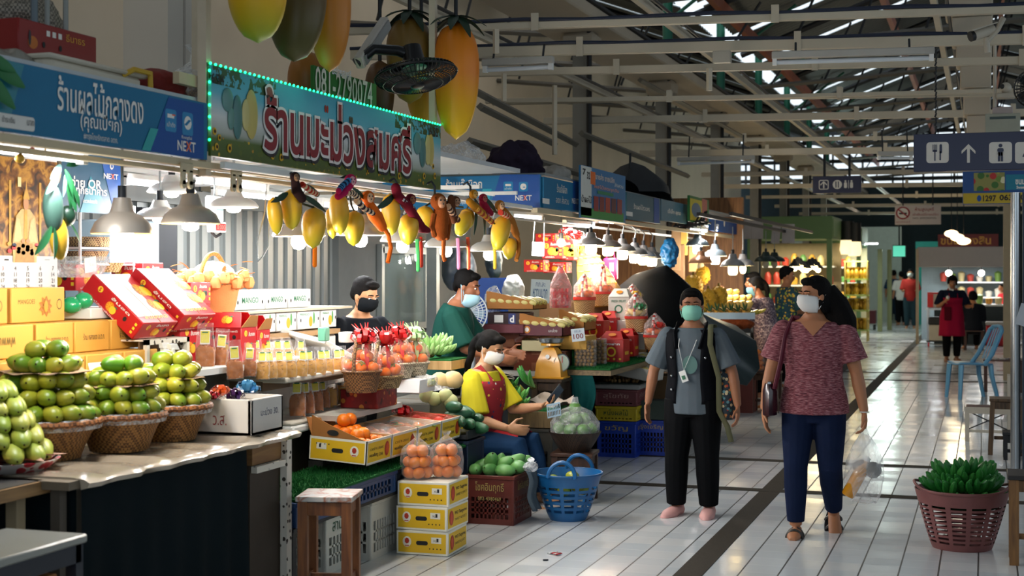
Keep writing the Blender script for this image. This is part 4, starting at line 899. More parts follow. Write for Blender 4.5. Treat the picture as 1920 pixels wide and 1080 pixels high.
gable('open topped red carrier carton behind the two crisp bags',338,684,7.0,(.2,.2,.19));gable('open topped red carrier carton beside the white sloping slab',452,680,7.3,(.2,.16,.18));gable('red carrier carton tucked behind the right open one',483,680,7.6,(.2,.14,.175));gable('red carrier carton behind the two open ones',392,668,7.55,(.2,.18,.17))
# peach wrapped gift basket
p=PX(400,592,T=7.75);t=thing('gift_basket','gift basket wrapped in peach net and clear film with green fruit','gift basket',(p.x,p.y,p.z));PEA=mt('#e8a060',.7,var=.12,sc=20,bump=.3)
carton('white box the peach gift basket stands on',(p.x,p.y,1.13),(.3,.26,p.z-1.131),WHITE,None)
mb=MB();mb.lathe([(.1,0),(.12,.05),(.135,.13),(.16,.17)],PEA,n=28,caps=(True,False));mb.build('basket_body',t)
mb=MB()
for k in range(26):
 a=2*PI*k/26;r=.15+.02*(k%3);mb.ell((r*math.cos(a),r*math.sin(a),.2+.02*math.sin(k*2.2)),(.035,.035,.04),PEA,7)
for k in range(24):
 a=random.uniform(-2.6,.6);q=V((.17*math.cos(a),.17*math.sin(a),.2+random.uniform(-.02,.1)));mb.leaf(q,q+V((.06*math.cos(a),.06*math.sin(a),random.uniform(-.03,.05))),.014,PEA,3)
mb.build('net_frill',t)
mb=MB();mb.tube([(0,-.15*math.cos(PI*k/12),.14+.2*math.sin(PI*k/12))for k in range(13)],.012,weave('#c87a2c','#e09a48',120),8);mb.build('handle',t)
mb=MB();mb.ell((.0,0,.19),(.13,.14,.11),FILMW,18);mb.build('wrapping',t)
for k,(dx,dy,dz,cc)in enumerate(((.075,-.03,.18,'#38a070'),(.08,.045,.17,'#38a070'),(.02,-.07,.22,'#e0d8a0'),(-.02,.03,.24,'#dcd8b0'))):o=obj('wrapped_fruit',ball_mesh('wrapped_fruit',.042,mt(cc,.4)),None,p+V((dx,dy,dz)));tag(o,('green wrapped fruit in the peach gift basket','pale fruit in the peach gift basket')[k>1],'fruit',('green fruit in the peach gift basket','pale fruit in the peach gift basket')[k>1])
# white MANGO cartons and board
WC=mt('#dfe2e2',.6,var=.03);GT=mt('#3a8a68',.6,var=0)
def dM(mb,hx,hy,h):mb.text('MANGO',(hx,0,h*.5),*XF,GT,w=hy*1.1,h=h*.3,bold=.01);mb.disc((hx,hy*.82,h*.4),*XF,.008,.011,INK);mb.disc((hx,-hy*.82,h*.4),*XF,.008,.011,INK)
def dM2(mb,hx,hy,h):
 mb.disc((hx,hy*.15,h*.42),*XF,h*.22,h*.28,mt('#e8b030',.5));mb.disc((hx,hy*.45,h*.6),*XF,h*.1,h*.34,mt('#4a9a4c',.5),ext=.0005);mb.text('MANGO',(hx,-hy*.4,h*.82),*XF,GT,w=hy*.8,h=h*.13);mb.disc((hx,-hy*.75,h*.5),*XF,.007,.011,INK);mb.disc((hx,hy*.85,h*.55),*XF,.007,.011,INK)
X=-4.02
for i,(x0,x1)in enumerate(((440,497),(499,539),(541,583))):y0,y1=PX(x0,560,X=X).y,PX(x1,560,X=X).y;carton('white mango carton on the board, %s from the peach basket'%onm[i],(X-.13,(y0+y1)/2,1.378),(.26,(y1-y0)*.98,.112),WC,dM,group='white mango cartons above the board')
y0,y1=PX(435,590,X=X).y,PX(640,590,X=X).y;mb=MB();mb.box((X-.1,(y0+y1)/2,1.368),(.36,y1-y0,.015),mt('#cfc4ae',.6));tag(mb.build('shelf_board'),'thin pale board lying across the lower white mango cartons','board')
for i,(x0,x1)in enumerate(((478,517),(519,556),(558,600),(602,631))):y0,y1=PX(x0,600,X=X+.06).y,PX(x1,600,X=X+.06).y;carton('white mango carton with yellow fruit print under the board, %s from the red cartons'%onm[i],(X-.07,(y0+y1)/2,1.245),(.26,(y1-y0)*.98,.112),WC,dM2,group='white mango cartons under the board')
t=thing('packing_counter','white packing counter in front of the young man in black','counter',(-3.86,7.75,0));mb=MB();mb.box((-.28,.0,.6),(.42,1.0,1.2),WHITE,bev=.01);mb.build('counter_body',t);mb=MB();mb.box((-.28,.0,1.222),(.46,1.04,.03),mt('#a8855c',.6));mb.build('counter_top',t)
A=[PX(503,612,T=7.75),PX(545,610,T=8.2),PX(690,668,T=8.5),PX(640,700,T=7.9),PX(545,700,T=7.4)]
mb=MB();c=PX(600,650,T=8.7);mb.box(c,(.36,.66,.03),WHITE,rot=Euler((R(-15),R(12),0)).to_matrix(),bev=.006);tag(mb.build('foam_slab'),'large sloping white foam slab in front of the mango cartons','foam slab')
mb=MB();mb.box(c+V((-.03,.02,-.15)),(.26,.6,.15),WHITE,bev=.006);tag(mb.build('foam_box'),'white foam box under the sloping slab beside the crisp bags','foam box')
p=PX(650,632,T=8.35);mb=MB();mb.lathe([(.045,0),(.048,.01),(.048,.055),(.04,.06)],mt('#d4d2cc',.4),c=p-V((0,0,.03)),n=20,caps=(True,True));tag(mb.build('tape_roll'),'white round tub on the counter before the young man','tub')
mb=MB();mb.box(p+V((-.1,-.1,.02)),(.05,.06,.08),mt('#5a9a80',.5),bev=.005);tag(mb.build('green_packet'),'small green packet beside the white round tub','packet')
# crisp bags
DRYL='bag of fried crisps with yellow card'
b1=snack_proto(.085,.06,.085,.19,CHIP,'bag of brown crisps, left of the pair before the red cartons');b2=snack_proto(.07,.055,.075,.15,CHIPY,'bag of yellow crisps in the upper row')
b3=snack_proto(.075,.05,.09,.17,CHIP,'bag of brown crisps in the front row')
def bag(proto,px,py,T,sc,lab,grp,rz=None):
 p=PX(px,py,T=T);o=dup(proto,p,(random.uniform(-.1,.06),random.uniform(-.1,.1),rz if rz is not None else random.uniform(.2,.9)),lab,grp,sc);return o
def at(o,px,py,T,sc,rz,lab,grp):o.location=PX(px,py,T=T);o.rotation_euler=(0,0,rz);o.scale=(sc,)*3;o['label']=lab;o['group']=grp
UG,LG='crisp bags in the upper rows','crisp bags in the front row'
Z1=PX(0,689,T=7.05).z
at(b1,385,688,7.05,1.15,.45,'bag of brown crisps, left of the pair before the red carrier carton',UG);bag(b1,411,687,7.15,1.0,'bag of brown crisps, right of the pair before the red carrier carton',UG,rz=.5)
bag(b1,441,710,7.0,1.0,'bag of brown crisps standing right behind the ribbon bows',UG,rz=.6);bag(b1,467,706,7.2,.9,'bag of brown crisps behind the blue bow',UG,rz=.4)
for i,px in enumerate((492,508,526,545,563,581,598,615,632)):bag(b2 if i%3 else b2,px,712-i*1.3,7.25+i*.12,1.08,'bag of pale crisps in the upper row, behind the front row of bags',UG)
for i,px in enumerate((484,500,520,540,560)):bag(b2,px,684-i*.4,7.6+i*.1,1.0,'bag of pale crisps at the back of the upper rows',UG)
b2.location=PX(640,696,T=8.4);b2.rotation_euler=(0,0,.5);b2['label']='bag of pale crisps next to the persimmon basket handle';b2['group']=UG
for i,px in enumerate((558,577,594,608)):bag(b3,px,781-i*5,7.85+i*.16,1.27-.07*i,'bag of brown crisps in the front row over the counter edge',LG)
b4=snack_proto(.065,.05,.08,.13,CHIPY,'x',False)
for i,px in enumerate((622,638,653,667)):bag(b4,px,762-i*5,8.45+i*.15,1.22,'bag of pale yellow crisps without card in the front row',LG)
at(b4,615,768,8.5,1.15,.5,'bag of pale yellow crisps behind the front row',LG);at(b3,570,772,8.1,1.15,.5,'bag of brown crisps half hidden behind the front row',LG)
t=thing('bag_shelf','white two step shelf carrying the crisp bags','shelf',(-3.5,6.9,0));mb=MB();y0,y1=PX(548,795,X=-3.56).y,PX(683,758,X=-3.56).y
mb.box((-.27,(y0+y1)/2-6.9,.772),(.42,y1-y0,.03),mt('#c9c2b4',.6),bev=.012);mb.box((-.27,(y0+y1)/2-6.9,.74),(.44,y1-y0+.01,.04),WHITE,bev=.01);mb.build('lower_board',t)
mb=MB();mb.box((-.2,(y0+y1)/2-6.95,1.02),(.36,y1-y0+.2,.03),mt('#c9c2b4',.6),bev=.008);mb.box((-.26,(y0+y1)/2-6.95,.985),(.2,y1-y0+.2,.05),mt('#6a5540',.7));mb.build('upper_step',t);mb=MB();mb.box((-.3,.5,.36),(.3,.9,.72),mt('#3a342c',.8));mb.build('shelf_base',t)
# peeling cabinet at the end of the counter
y0,y1=PX(483,950,X=-3.16).y,PX(546,950,X=-3.16).y;t=thing('display_cabinet','brown cabinet with peeling white corner post at the counter end','cabinet',(-3.4,(y0+y1)/2,0));L=y1-y0
mb=MB();mb.box((-.02,-.02,.41),(.44,L-.04,.8),mt('#3e342a',.7,var=.2));mb.box((.2,-.03,.76),(.03,L-.05,.1),wood('#7a5430','#96703f',4,.5,1));mb.build('body',t)
mb=MB();mb.box((.225,L/2-.025,.42),(.035,.05,.84),PEEL);mb.box((.222,0,.69),(.03,L,.03),PEEL);mb.box((.222,0,.03),(.03,L,.05),BLACK);mb.build('corner_post',t)
# portrait poster, calendar, bank poster
X=-4.02;y0,y1=PX(-60,400,X=X).y,PX(106,400,X=X).y;z0,z1=PX(50,480,X=X).z,PX(50,298,X=X).z
t=thing('calendar_poster','wall calendar under a golden picture of a seated robed figure','calendar',(0,0,0));mb=MB();cy,L=(y0+y1)/2,y1-y0
n=NT('golden_picture');n.base(n.ramp(n.noise(16,5,dist=1.0),[(.35,'#2c160a'),(.5,'#7a4a18'),(.62,'#c08a34'),(.75,'#5a2410')]));n.set(Roughness=.4)
mb.box((X,cy,(z0+z1)/2),(.008,L,z1-z0),n.m)
SKN=mt('#c08a62',.6);GLD=mt('#c9983c',.5,var=.25,sc=30);c=PX(46,420,X=X+.005);u=SZ(1,c)
ROBE=mt('#c8a468',.5,var=.25,sc=60)
def pol(pts,m,e):mb.poly([c+V((e,x*u,y*u))for x,y in pts],m)
pol([(-34,-72),(34,-72),(38,-30),(30,14),(14,28),(-10,28),(-26,14),(-36,-30)],ROBE,.002);pol([(-30,-72),(28,-72),(22,-36),(-24,-36)],mt('#a87c3c',.5,var=.3,sc=60),.003);pol([(-2,28),(6,28),(8,-36),(-4,-36)],GLD,.003)
for s in(-1,1):pol([(s*34,-34),(s*26,12),(s*16,8),(s*8,-32)][::s],mt('#d4b47c',.5,var=.2,sc=60),.004);mb.disc(c+V((0,s*7*u,-32*u)),*XF,6*u,4*u,SKN,ext=.006);mb.rect(c+V((0,s*44*u+2*u,20*u)),*XF,6*u,120*u,GLD,ext=.001)
mb.disc(c+V((0,2*u,38*u)),*XF,8*u,12*u,SKN,ext=.004);mb.rect(c+V((0,2*u,49*u)),*XF,18*u,6*u,GLD,ext=.006);pol([(-6,52),(10,52),(4,66),(2,88),(0,66)],GLD,.006);mb.rect(c+V((0,-16*u,78*u)),*XF,10*u,18*u,mt('#e0d49c',.5),ext=.002)
for k in range(14):mb.disc(c+V((0,(k*13%90-45)*u,(-38-(k*7%18))*u)),*XF,6*u,4*u,(GLD,RED,mt('#1c2c4a',.6))[k%3],ext=.003)
mb.build('picture',t)
mb=MB();zc=PX(50,540,X=X).z;mb.box((X,cy,(z0+zc)/2-.03),(.008,L,z0-zc+.06),mt('#c6c4c6',.6,var=.03));days=list(range(1,29))
for r_ in range(4):
 for q in range(7):p=PX(-62+q*23.5+20,503+r_*11.5,X=X+.005);mb.text(str(days[r_*7+q]),p,*XF,mt('#b04a3c',.6,var=0)if q in(0,2)and r_<1 else INK,h=SZ(8,p))
p=PX(48,487,X=X+.005);mb.text('๑',p,*XF,RED,h=SZ(7,p));mb.rect(PX(12,487,X=X+.005),*XF,.03,.006,INK);mb.rect(PX(88,487,X=X+.005),*XF,.035,.004,GREY);mb.build('date_sheet',t)
X=-4.3;y0,y1=PX(108,340,X=X).y,PX(226,340,X=X).y;z0,z1=PX(180,400,X=X).z,PX(180,292,X=X).z;t=thing('bank_poster','dark teal poster reading QR behind the hanging mangoes','poster',(0,0,0));mb=MB();mb.box((X,(y0+y1)/2,(z0+z1)/2),(.008,y1-y0,z1-z0),mt('#0f4a66',.45,var=.1,sc=3))
fquad(mb,[(150,398),(170,330),(205,398)],TEAL2,X+.006);fquad(mb,[(190,300),(226,300),(226,398),(214,398)],TEALB,X+.006);ft(mb,'จ่าย QR',132,190,332,356,SIGNW,X+.006,.02);ft(mb,'ทุกธนาคาร',142,200,354,370,SIGNW,X+.006,.02);ft(mb,'NEXT',194,221,326,336,SIGNW,X+.007,.02);ft(mb,'X',208,214,326,336,ORNG,X+.008,.02);ft(mb,'สะดวกปลอดภัย',155,182,373,381,SIGNW,X+.006)
p=PX(209,312,X=X+.008);mb.disc(p,*XF,SZ(6,p),SZ(6,p),SIGNW);mb.disc(p,*XF,SZ(3,p),SZ(3,p),TEALB,ext=.003);mb.build('poster_sheet',t)
# mango cluster with leaves hanging beside the calendar
p=PX(112,318,X=-3.4);t=thing('hanging_mango_cluster','hanging bunch with one green, one yellow and one dark mango and leaves','hanging mangoes',p);u=SZ(1,p)
def hm(mb,dx,dy,wd,ht,m,lean=0):mb.ell((0,dx*u,-dy*u),(wd*u*.9,wd*u,ht*u),m,18,rot=Matrix.Rotation(lean,3,'X'))
mb=MB();hm(mb,-20,74,20,47,fruit('#3e5c50','#3e5c50','#4a6a58',.5,5),.08);mb.build('green_mango',t);mb=MB();hm(mb,-3,128,19,42,fruit('#d0a028','#d0a028','#c8a838',.45,5),.14);mb.build('yellow_mango',t);mb=MB();hm(mb,24,86,16,20,mt('#12301f',.4));mb.build('dark_mango',t)
mb=MB();LG_=mt('#1c5a30',.45,var=.3);LP=mt('#6a8f88',.5,var=.2)
for(x0,y0_,x1,y1_,wd,m)in((-10,-8,-44,20,18,LP),(-18,12,-56,48,18,LP),(2,0,40,68,20,LG_),(5,8,22,78,22,LG_),(8,-8,52,-22,16,LG_),(-38,108,-86,160,20,LG_),(-30,110,-30,168,16,LG_),(25,30,46,70,16,LG_),(3,10,-6,52,12,LP),(10,-20,60,-48,20,mt('#24502c',.5)),(20,56,34,78,14,LG_),(20,100,50,138,8,LG_)):
 MB().leaf((.02,x0*u,-y0_*u),(.03,x1*u,-y1_*u),wd*u,m,6,.08,nrm=(1,0,.2)).build('leaf',t)
mb=MB();mb.tube([(0,0,.08),(0,-2*u,-.02),(0,-8*u,-.05)],.008,mt('#5a4a34',.7),6);mb.build('stem',t)
# lamps and tubes of the first stall
tube_light(PX(-40,277,X=-3.32),PX(158,298,X=-3.32),'lit fluorescent tube hung with small ornaments at the picture edge',12)
tube_light(PX(232,340,X=-4.3),PX(348,352,X=-4.3),'lit fluorescent tube above the grey cabinet',26);tube_light(PX(372,340,X=-4.2),PX(500,352,X=-4.2),'lit fluorescent tube behind the cream hooks',30);tube_light(PX(400,362,X=-4.7),PX(530,372,X=-4.7),'lit fluorescent tube nearest the grey metal wall',15);tube_light(PX(600,385,X=-4.2),PX(720,394,X=-4.2),'lit fluorescent tube behind the toy monkeys',34)
for k,(px,py,m,lab)in enumerate(((37,297,GOLD,'small gold glass ball hung under the left tube light'),(60,283,RED,'small red ball hung under the left tube light'),(6,262,GOLD,'gold bauble at the picture edge by the tube light'))):p=PX(px,py,X=-3.26);mb=MB();mb.ell((0,0,0),.014+.004*(k==0),m,12);mb.cyl((0,0,.01),(0,0,.06),.0015,GREY,n=4);o=mb.build('glass_ball',None,p);tag(o,lab,'ornament')
p=PX(84,285,X=-3.26);mb=MB();mb.prism([V((0,(.016 if k%2 else .007)*math.sin(PI*k/5),(.016 if k%2 else .007)*-math.cos(PI*k/5)))for k in range(10)],(.004,0,0),GOLD);mb.cyl((0,0,.01),(0,0,.06),.0015,GREY,n=4);o=mb.build('star_ornament',None,p);tag(o,'small gold star hung under the left tube light','ornament')
p=PX(229,437,T=5.87);lamp('brushed metal lamp with a large white spiral bulb over the cartons',p,.128,[p+V((0,0,.2)),p+V((0,0,.4))],'spiral',power=15,h=.145,bulbh=.115,inner='#f4c860')
p=PX(357,418,T=6.1);lamp('brushed metal lamp hung right of the spiral bulb lamp',p,.127,[p+V((0,0,.2)),p+V((.0,.0,.33))],'globe',power=8,h=.125,bulbh=.035,inner='#f4c860')
for k,(px,py,T,lab)in enumerate(((300,408,7.4,'white lamp shade seen between the two brushed metal lamps'),(322,360,7.6,'white lamp shade high behind the right brushed metal lamp'),(438,388,7.4,'white lamp shade above the digital scale'))):p=PX(px,py,T=T);lamp(lab,p,.13,[p+V((0,0,.12)),p+V((0,0,.25))],'globe','#d8d8d4',power=8,h=.09,bulbh=.03,metal=0,col=(.95,.97,1))
for k,(px,lab)in enumerate(((350,'cream two pronged hanging hook under the blue sign end'),(443,'cream two pronged hanging hook under the mango banner'))):
 p=PX(px,326+8*k,X=-3.17);mb=MB();mb.box(p+V((0,0,.025)),(.012,.095,.045),RAIL,bev=.005)
 for s in(-1,1):mb.box(p+V((0,s*.028,-.015)),(.012,.035,.07),RAIL,bev=.005);mb.cyl(p+V((-.006,s*.028,-.045)),p+V((.006,s*.028,-.045)),.0175,RAIL,n=16)
 tag(mb.build('hanging_hook'),lab,'hook')
# rear of the stall: metal wall, cabinet, digital scale, wicker trays
n=NT('grey_metal_siding');sx=n.n('ShaderNodeSeparateXYZ');n.l(n.co(),sx.inputs[0]);f=n.math('FRACT',n.math('DIVIDE',sx.outputs[1],.16));n.base(n.mix(n.math('LESS_THAN',f,.5),'#90928e','#7b7f7d'));n.set(Roughness=.35,Metallic=.3);SID=n.m
mb=MB();y=6.0;k=0;vs=[]
while y<11.2:vs+=[(y,0 if k%2 else .02),(y+.075,0 if k%2 else .02)];y+=.08;k+=1
mb.add([(-5.2+d,y,z)for z in(0,2.16)for y,d in vs],[(i,i+1,len(vs)+i+1,len(vs)+i)for i in range(len(vs)-1)],SID);mb.box((-5.17,8.6,2.1),(.05,5.2,.1),mt('#8a8d8c',.5));struct(mb.build('wall_left_2',smooth=False))
p=PX(253,530,X=-4.75);t=thing('metal_cabinet','pale grey metal cabinet standing behind the spiral bulb','cabinet',(-4.9,p.y,0));mb=MB();mb.box((0,0,.95),(.32,.5,1.9),mt('#8296a0',.4,var=.06),bev=.01);mb.build('body',t);mb=MB();mb.box((.165,0,.7),(.012,.46,1.3),mt('#8a9ea8',.4,var=.05),bev=.004);mb.tube([(.172,-.05+.02*q,1.24+.012*math.sin(q*2))for q in range(7)],.003,DARK,4);mb.build('door',t)
p=PX(318,505,X=-4.9);t=thing('dark_rack','dark rack with brown sacks beside the grey cabinet','rack',(-4.9,p.y,0));mb=MB();mb.box((-.1,0,1.0),(.06,.4,2.0),DARK);mb.box((0,0,1.32),(.3,.4,.02),DARK);mb.build('frame',t)
for k in range(3):sack('brown root sack in the dark rack',(-4.86,p.y-.1+.1*k,1.335),(.07,.06,.05),mt('#6a4a30',.8),20+k,'produce_sack',lump=.1)['group']='sacks in the dark rack'
p=PX(402,392,X=-4.0);t=thing('digital_scale','hanging digital scale display with red figures behind the lamps','scale',p);u=SZ(1,p);mb=MB();mb.box((0,0,0),(.06,36*u,50*u),mt('#dfe6e8',.4),bev=.008);mb.rect((.031,2*u,8*u),*XF,24*u,22*u,mt('#9ab8bc',.2));mb.build('body',t);mb=MB();mb.box((.01,2*u,-34*u),(.05,44*u,20*u),mt('#cfd6d8',.4),bev=.006);mb.build('display_housing',t);mb=MB();mb.rect((.036,2*u,-34*u),*XF,36*u,13*u,glow('#8a1418',.6));mb.text('0.000',(.038,2*u,-34*u),*XF,glow('#ff5048',2.5),w=30*u,h=9*u);mb.build('display',t);mb=MB();mb.tube([(.0,0,25*u),(0,0,.35)],.006,GREY,5);mb.tube([(0,-10*u,-44*u),(.01,0,-52*u),(.02,12*u,-46*u)],.008,DARK,6);mb.build('cord',t)
WK2=weave('#6a4a2c','#c4a878',110)
for k,(px,py,r,lab)in enumerate(((165,452,.13,'dark patterned wicker tray, upper of the stacked trays'),(160,478,.12,'dark patterned wicker tray, lower of the stacked trays'),(178,500,.15,'pale round bamboo tray under the stacked wicker trays'))):
 p=PX(px,py,X=-4.45);mb=MB();mb.lathe([(r*.8,0),(r,.05),(r*.97,.05),(r*.78,.006),(.001,.006)],WK2 if k<2 else weave('#a88a54','#cdb384',80),n=30,caps=(True,False));tag(mb.build('wicker_tray',None,p-V((0,0,.03))),lab,'tray')
t=thing('wire_shelf','white wire shelf holding wicker trays at the rear','shelf',(-4.5,PX(165,470,X=-4.45).y,0));mb=MB()
for z in(PX(165,462,X=-4.45).z-.012,PX(165,490,X=-4.45).z-.016,PX(178,512,X=-4.45).z-.015):mb.box((0,0,z),(.36,.5,.01),WHITE)
mb.build('shelf_board',t);mb=MB()
for sx in(-.17,.17):
 for sy in(-.24,.24):mb.cyl((sx,sy,0),(sx,sy,1.95),.008,WHITE,n=6)
mb.build('upright',t)
t=thing('clear_tub','clear plastic tub with a white note beside the calendar','tub',PX(150,520,X=-4.1));mb=MB();mb.lathe([(.1,0),(.14,.09),(.145,.1)],FILMW,n=24,caps=(True,False));mb.build('tub_body',t);mb=MB();mb.box((.1,-.06,.06),(.003,.09,.07),PAPER,rot=Matrix.Rotation(.12,3,'X'));mb.build('note',t)
# ================================================================ FIRST STALL: lamps with hanging mangoes and toy monkeys
BX=-3.1
a,b=PX(425,314,X=-3.12),PX(1000,394,X=-3.12);mb=MB();mb.box(((-3.14),(a.y+b.y)/2,2.062),(.03,b.y-a.y,.03),WHITE,bev=.004);struct(mb.build('beam'))
HM=fruit('#d9a21e','#d59a18','#d8b02c',.4,5,'hanging_mango_skin',zg=(.05,.5,'#c0b428'))
LFD=mt('#143c26',.5,var=.25)
def xp(px,py,d=0):return PX(px,py,X=BX+d)
def bunch(label,hook,mangos,leaves):
 c=xp(*hook);t=thing('mango_bunch',label,'hanging mangoes',c,0,'mango bunches over the shop lamps')
 for(px,py,w_,h_,ln,d)in mangos:
  p=xp(px,py,d);mb=MB();pr=[]
  for i in range(11):
   s=-1+2*i/10;pr.append((max(.002,math.sqrt(max(0,1-s*s))*(1+.16*s))*SZ(w_/2,p),s*SZ(h_/2,p)))
  mb.lathe(pr,HM,n=20,caps=(True,True));o=mb.build('mango',t,p-c,(ln,0,0),ang=80)
  mb=MB();mb.tube([(p-c)*1.0+V((0,0,SZ(h_/2,p)-.005)),(p-c)*.4+V((0,0,.0)),(0,0,0)],.006,mt('#3a3a1c',.7),5);mb.build('stem',t)
 for(x0,y0,x1,y1,w_)in leaves:
  a_,b_=xp(x0,y0,.03)-c,xp(x1,y1,.06)-c;mb=MB();mb.leaf(a_,b_,SZ(w_,xp(x0,y0)),LFD,6,.1,nrm=(1,0,.1));mb.build('leaf',t)
 mb=MB();mb.tube([V((0,0,0)),V((.0,0,.04)),V((-.02,0,.07)),V((-.05,0,.055))],.007,DARK,6);mb.build('hook',t);return t
bunch('bunch of three mangoes under a dark toy monkey, nearest to the camera',(553,352),[(516,405,29,74,.25,-.03),(546,393,40,78,.1,0),(588,427,46,80,-.1,.02)],[(560,345,604,362,14),(558,362,622,396,14),(540,362,516,378,14)])
bunch('bunch of three mangoes beside the orange toy monkey',(655,355),[(636,400,38,82,.12,0),(622,418,24,60,.15,-.05),(664,428,39,68,-.08,.03)],[(660,352,690,375,12)])
bunch('bunch of two mangoes below the maroon striped toy monkey',(745,358),[(733,402,36,80,.14,0),(766,430,38,62,-.12,.03)],[(740,365,712,392,16),(750,362,780,420,16),(757,380,800,432,10)])
bunch('bunch of mangoes behind the furry brown toy monkey',(815,362),[(797,408,34,46,.1,-.02),(868,420,30,66,-.85,.02)],[(830,370,858,425,16)])
bunch('bunch of mangoes farthest along the lamp bar, under three toy monkeys',(882,362),[(876,410,28,40,.1,-.02),(938,437,36,78,-.6,.03),(955,466,28,44,-.35,0)],[(890,372,895,440,18),(900,372,915,440,18),(905,370,940,400,14),(930,390,972,420,14)])
def plush(label,col,face,head,hr,body,br,tail=None,arm=None,stripe=None,fur=False):
 """toy monkey hanging by its arms; everything given where it appears"""
 c=xp(*head,.06);t=thing('toy_monkey',label,'toy monkey',c,0,'toy monkeys on the lamp bar');P=lambda q,d=.06:xp(q[0],q[1],d)-c
 m=mt(col,.9,var=.25 if fur else .12,sc=30,bump=.5 if fur else .2);fm=mt(face,.8);r=SZ(hr,c);mb=MB();pts=[P(q)for q in body];mb.tube(pts,[SZ(q,c)for q in br],m,12);mb.ell(pts[0],SZ(br[0],c),m,10);mb.ell(pts[-1],SZ(br[-1],c),m,10);mb.build('body',t)
 mb=MB();mb.ell((0,0,0),(r*.95,r,r),m,16);[mb.ell((0,s*r*.95,r*.25),(r*.15,r*.3,r*.3),m,8)for s in(-1,1)];mb.build('head',t)
 d=V((.75,-.66,-.1)).normalized();s_=V((.66,.75,0)).normalized();mb=MB();mb.ell(d*(r*.55),(r*.6,r*.6,r*.7),fm,12);mb.ell(d*(r*.9)-V((0,0,r*.35)),r*.38,fm,10);mb.ell(d*(r*1.25)-V((0,0,r*.2)),r*.1,BLACK,6);mb.build('face',t)
 for q in(-1,1):mb=MB();mb.ell(d*(r*1.08)+s_*(q*r*.25)+V((0,0,r*.22)),r*.12,BLACK,8);mb.build('eye',t)
 for a_ in(arm or[]):
  mb=MB();pts=[P(q,.07)for q in a_]
  if stripe:
   fine=[]
   for i in range(len(pts)-1):fine+=[pts[i].lerp(pts[i+1],k/5)for k in range(5)]
   fine.append(pts[-1]);sm=[mt(q,.8)for q in stripe]
   for i in range(len(fine)-1):mb.tube(fine[i:i+2],SZ(5.5,c),sm[i%2],8)
  else:mb.tube(pts,SZ(5.5,c),m,8)
  mb.ell(pts[-1],SZ(6,c),m,8);mb.build('arm',t)
 if tail:mb=MB();mb.tube([P(q,.05)for q in tail],SZ(4.5,c),m,8);mb.build('tail',t)
 return t
plush('dark brown toy monkey clinging over the nearest mango bunch','#2c1a1a','#8a6a50',(553,332),10,[(553,340),(556,358),(566,372)],[8,10,9],None,[[(566,345),(582,358),(594,364)]],('#b02c1c','#d8b890'))
plush('pink toy monkey with blue striped arm at the second bunch','#b01c50','#e0a0a8',(657,338),12,[(655,346),(645,360),(634,368)],[9,8,7],None,[[(654,338),(640,350),(635,358)]],('#3a7ab0','#1c2440'))
plush('bright orange toy monkey with striped arm and pale face, lying along the second bunch','#d8641c','#e8b890',(690,370),13,[(692,384),(704,405),(716,425)],[10,14,10],[(716,422),(728,440),(733,465),(727,492)],[[(650,362),(662,362),(672,372)],[(668,376),(684,392),(700,400)]],('#e8c8a0','#2c2030'))
plush('maroon toy monkey with a dark face over the third bunch','#6a1424','#a86a50',(770,374),11,[(742,352),(745,366),(764,385),(790,428),(802,432)],[9,9,9,10,6],None,[[(752,372),(764,382),(774,392)]],('#c8c8c8','#1c2430'))
plush('furry red brown toy monkey hanging in the middle of the lamp bar','#8a4418','#c08a68',(822,378),16,[(826,390),(826,412),(826,438)],[13,15,14],[(832,420),(832,450),(831,478),(834,488)],[[(836,400),(842,420),(838,445)],[(814,402),(810,425),(814,440)]],None,True)
plush('brown toy monkey with a pale face behind the furry one','#5a3420','#b08468',(853,378),11,[(846,372),(845,390),(850,412)],[7,9,8],None,[[(840,386),(848,400),(858,412)]],('#caa080','#3a2420'))
plush('mustard toy monkey with striped arm reaching over the last bunch','#b0741c','#d0a058',(888,364),9,[(880,378),(892,390),(905,400)],[7,8,7],None,[[(892,390),(908,404),(922,416)]],('#d8a040','#a8442c'))
plush('red toy monkey at the top of the last bunch','#8a1830','#a85a50',(906,372),9,[(905,380),(912,392),(920,400)],[7,8,6])
plush('tan toy monkey with long curling tail at the end of the lamp bar','#a86a2c','#d8a880',(937,385),10,[(944,396),(958,415),(968,440)],[8,9,7],[(968,436),(973,455),(972,475),(968,488)],[[(938,398),(950,404),(958,410)]],('#c04030','#d8b890'))
for k,(px,y0,y1,cc,lab)in enumerate(((588,462,497,'#d8741c','orange'),(782,474,506,'#4aa860','green'),(788,470,498,'#d83a34','red'),(858,472,502,'#e08ab0','pink'),(877,470,502,'#e05a3c','coral'),(926,476,502,'#d8b03c','yellow'))):
 a_=xp(px,y0-25,-.05);b_=xp(px+2,y1,-.03);mb=MB();mb.tube([a_,a_.lerp(b_,.5)+V((0,.008,0)),b_],.012,mt(cc,.9,bump=.3),8);mb.ell(b_,.0125,mt(cc,.9,bump=.3),8);tag(mb.build('plush_tail'),'hanging %s plush tail under the lamp bar'%lab,'plush tail')
for k,(px,py,r,lab)in enumerate(((560,442,.135,'first lamp of the bar, behind the nearest mango bunch'),(676,440,.135,'second lamp of the bar, behind the orange toy monkey'),(755,452,.135,'third lamp of the bar, over the window with clothes'),(836,462,.14,'fourth lamp of the bar, behind the furry toy monkey'),(917,470,.14,'fifth lamp of the bar, behind the last mango bunch'))):
 p=PX(px,py,X=-3.27);lamp('shaded '+lab,p,r,[p+V((0,0,.14)),V((-3.2,p.y-.05,2.03)),V((-3.14,p.y-.08,2.05))],'globe','#b0aaa0','#fff2e0',13,(1,.95,.87),'lamps of the bar',.11,None,.07)
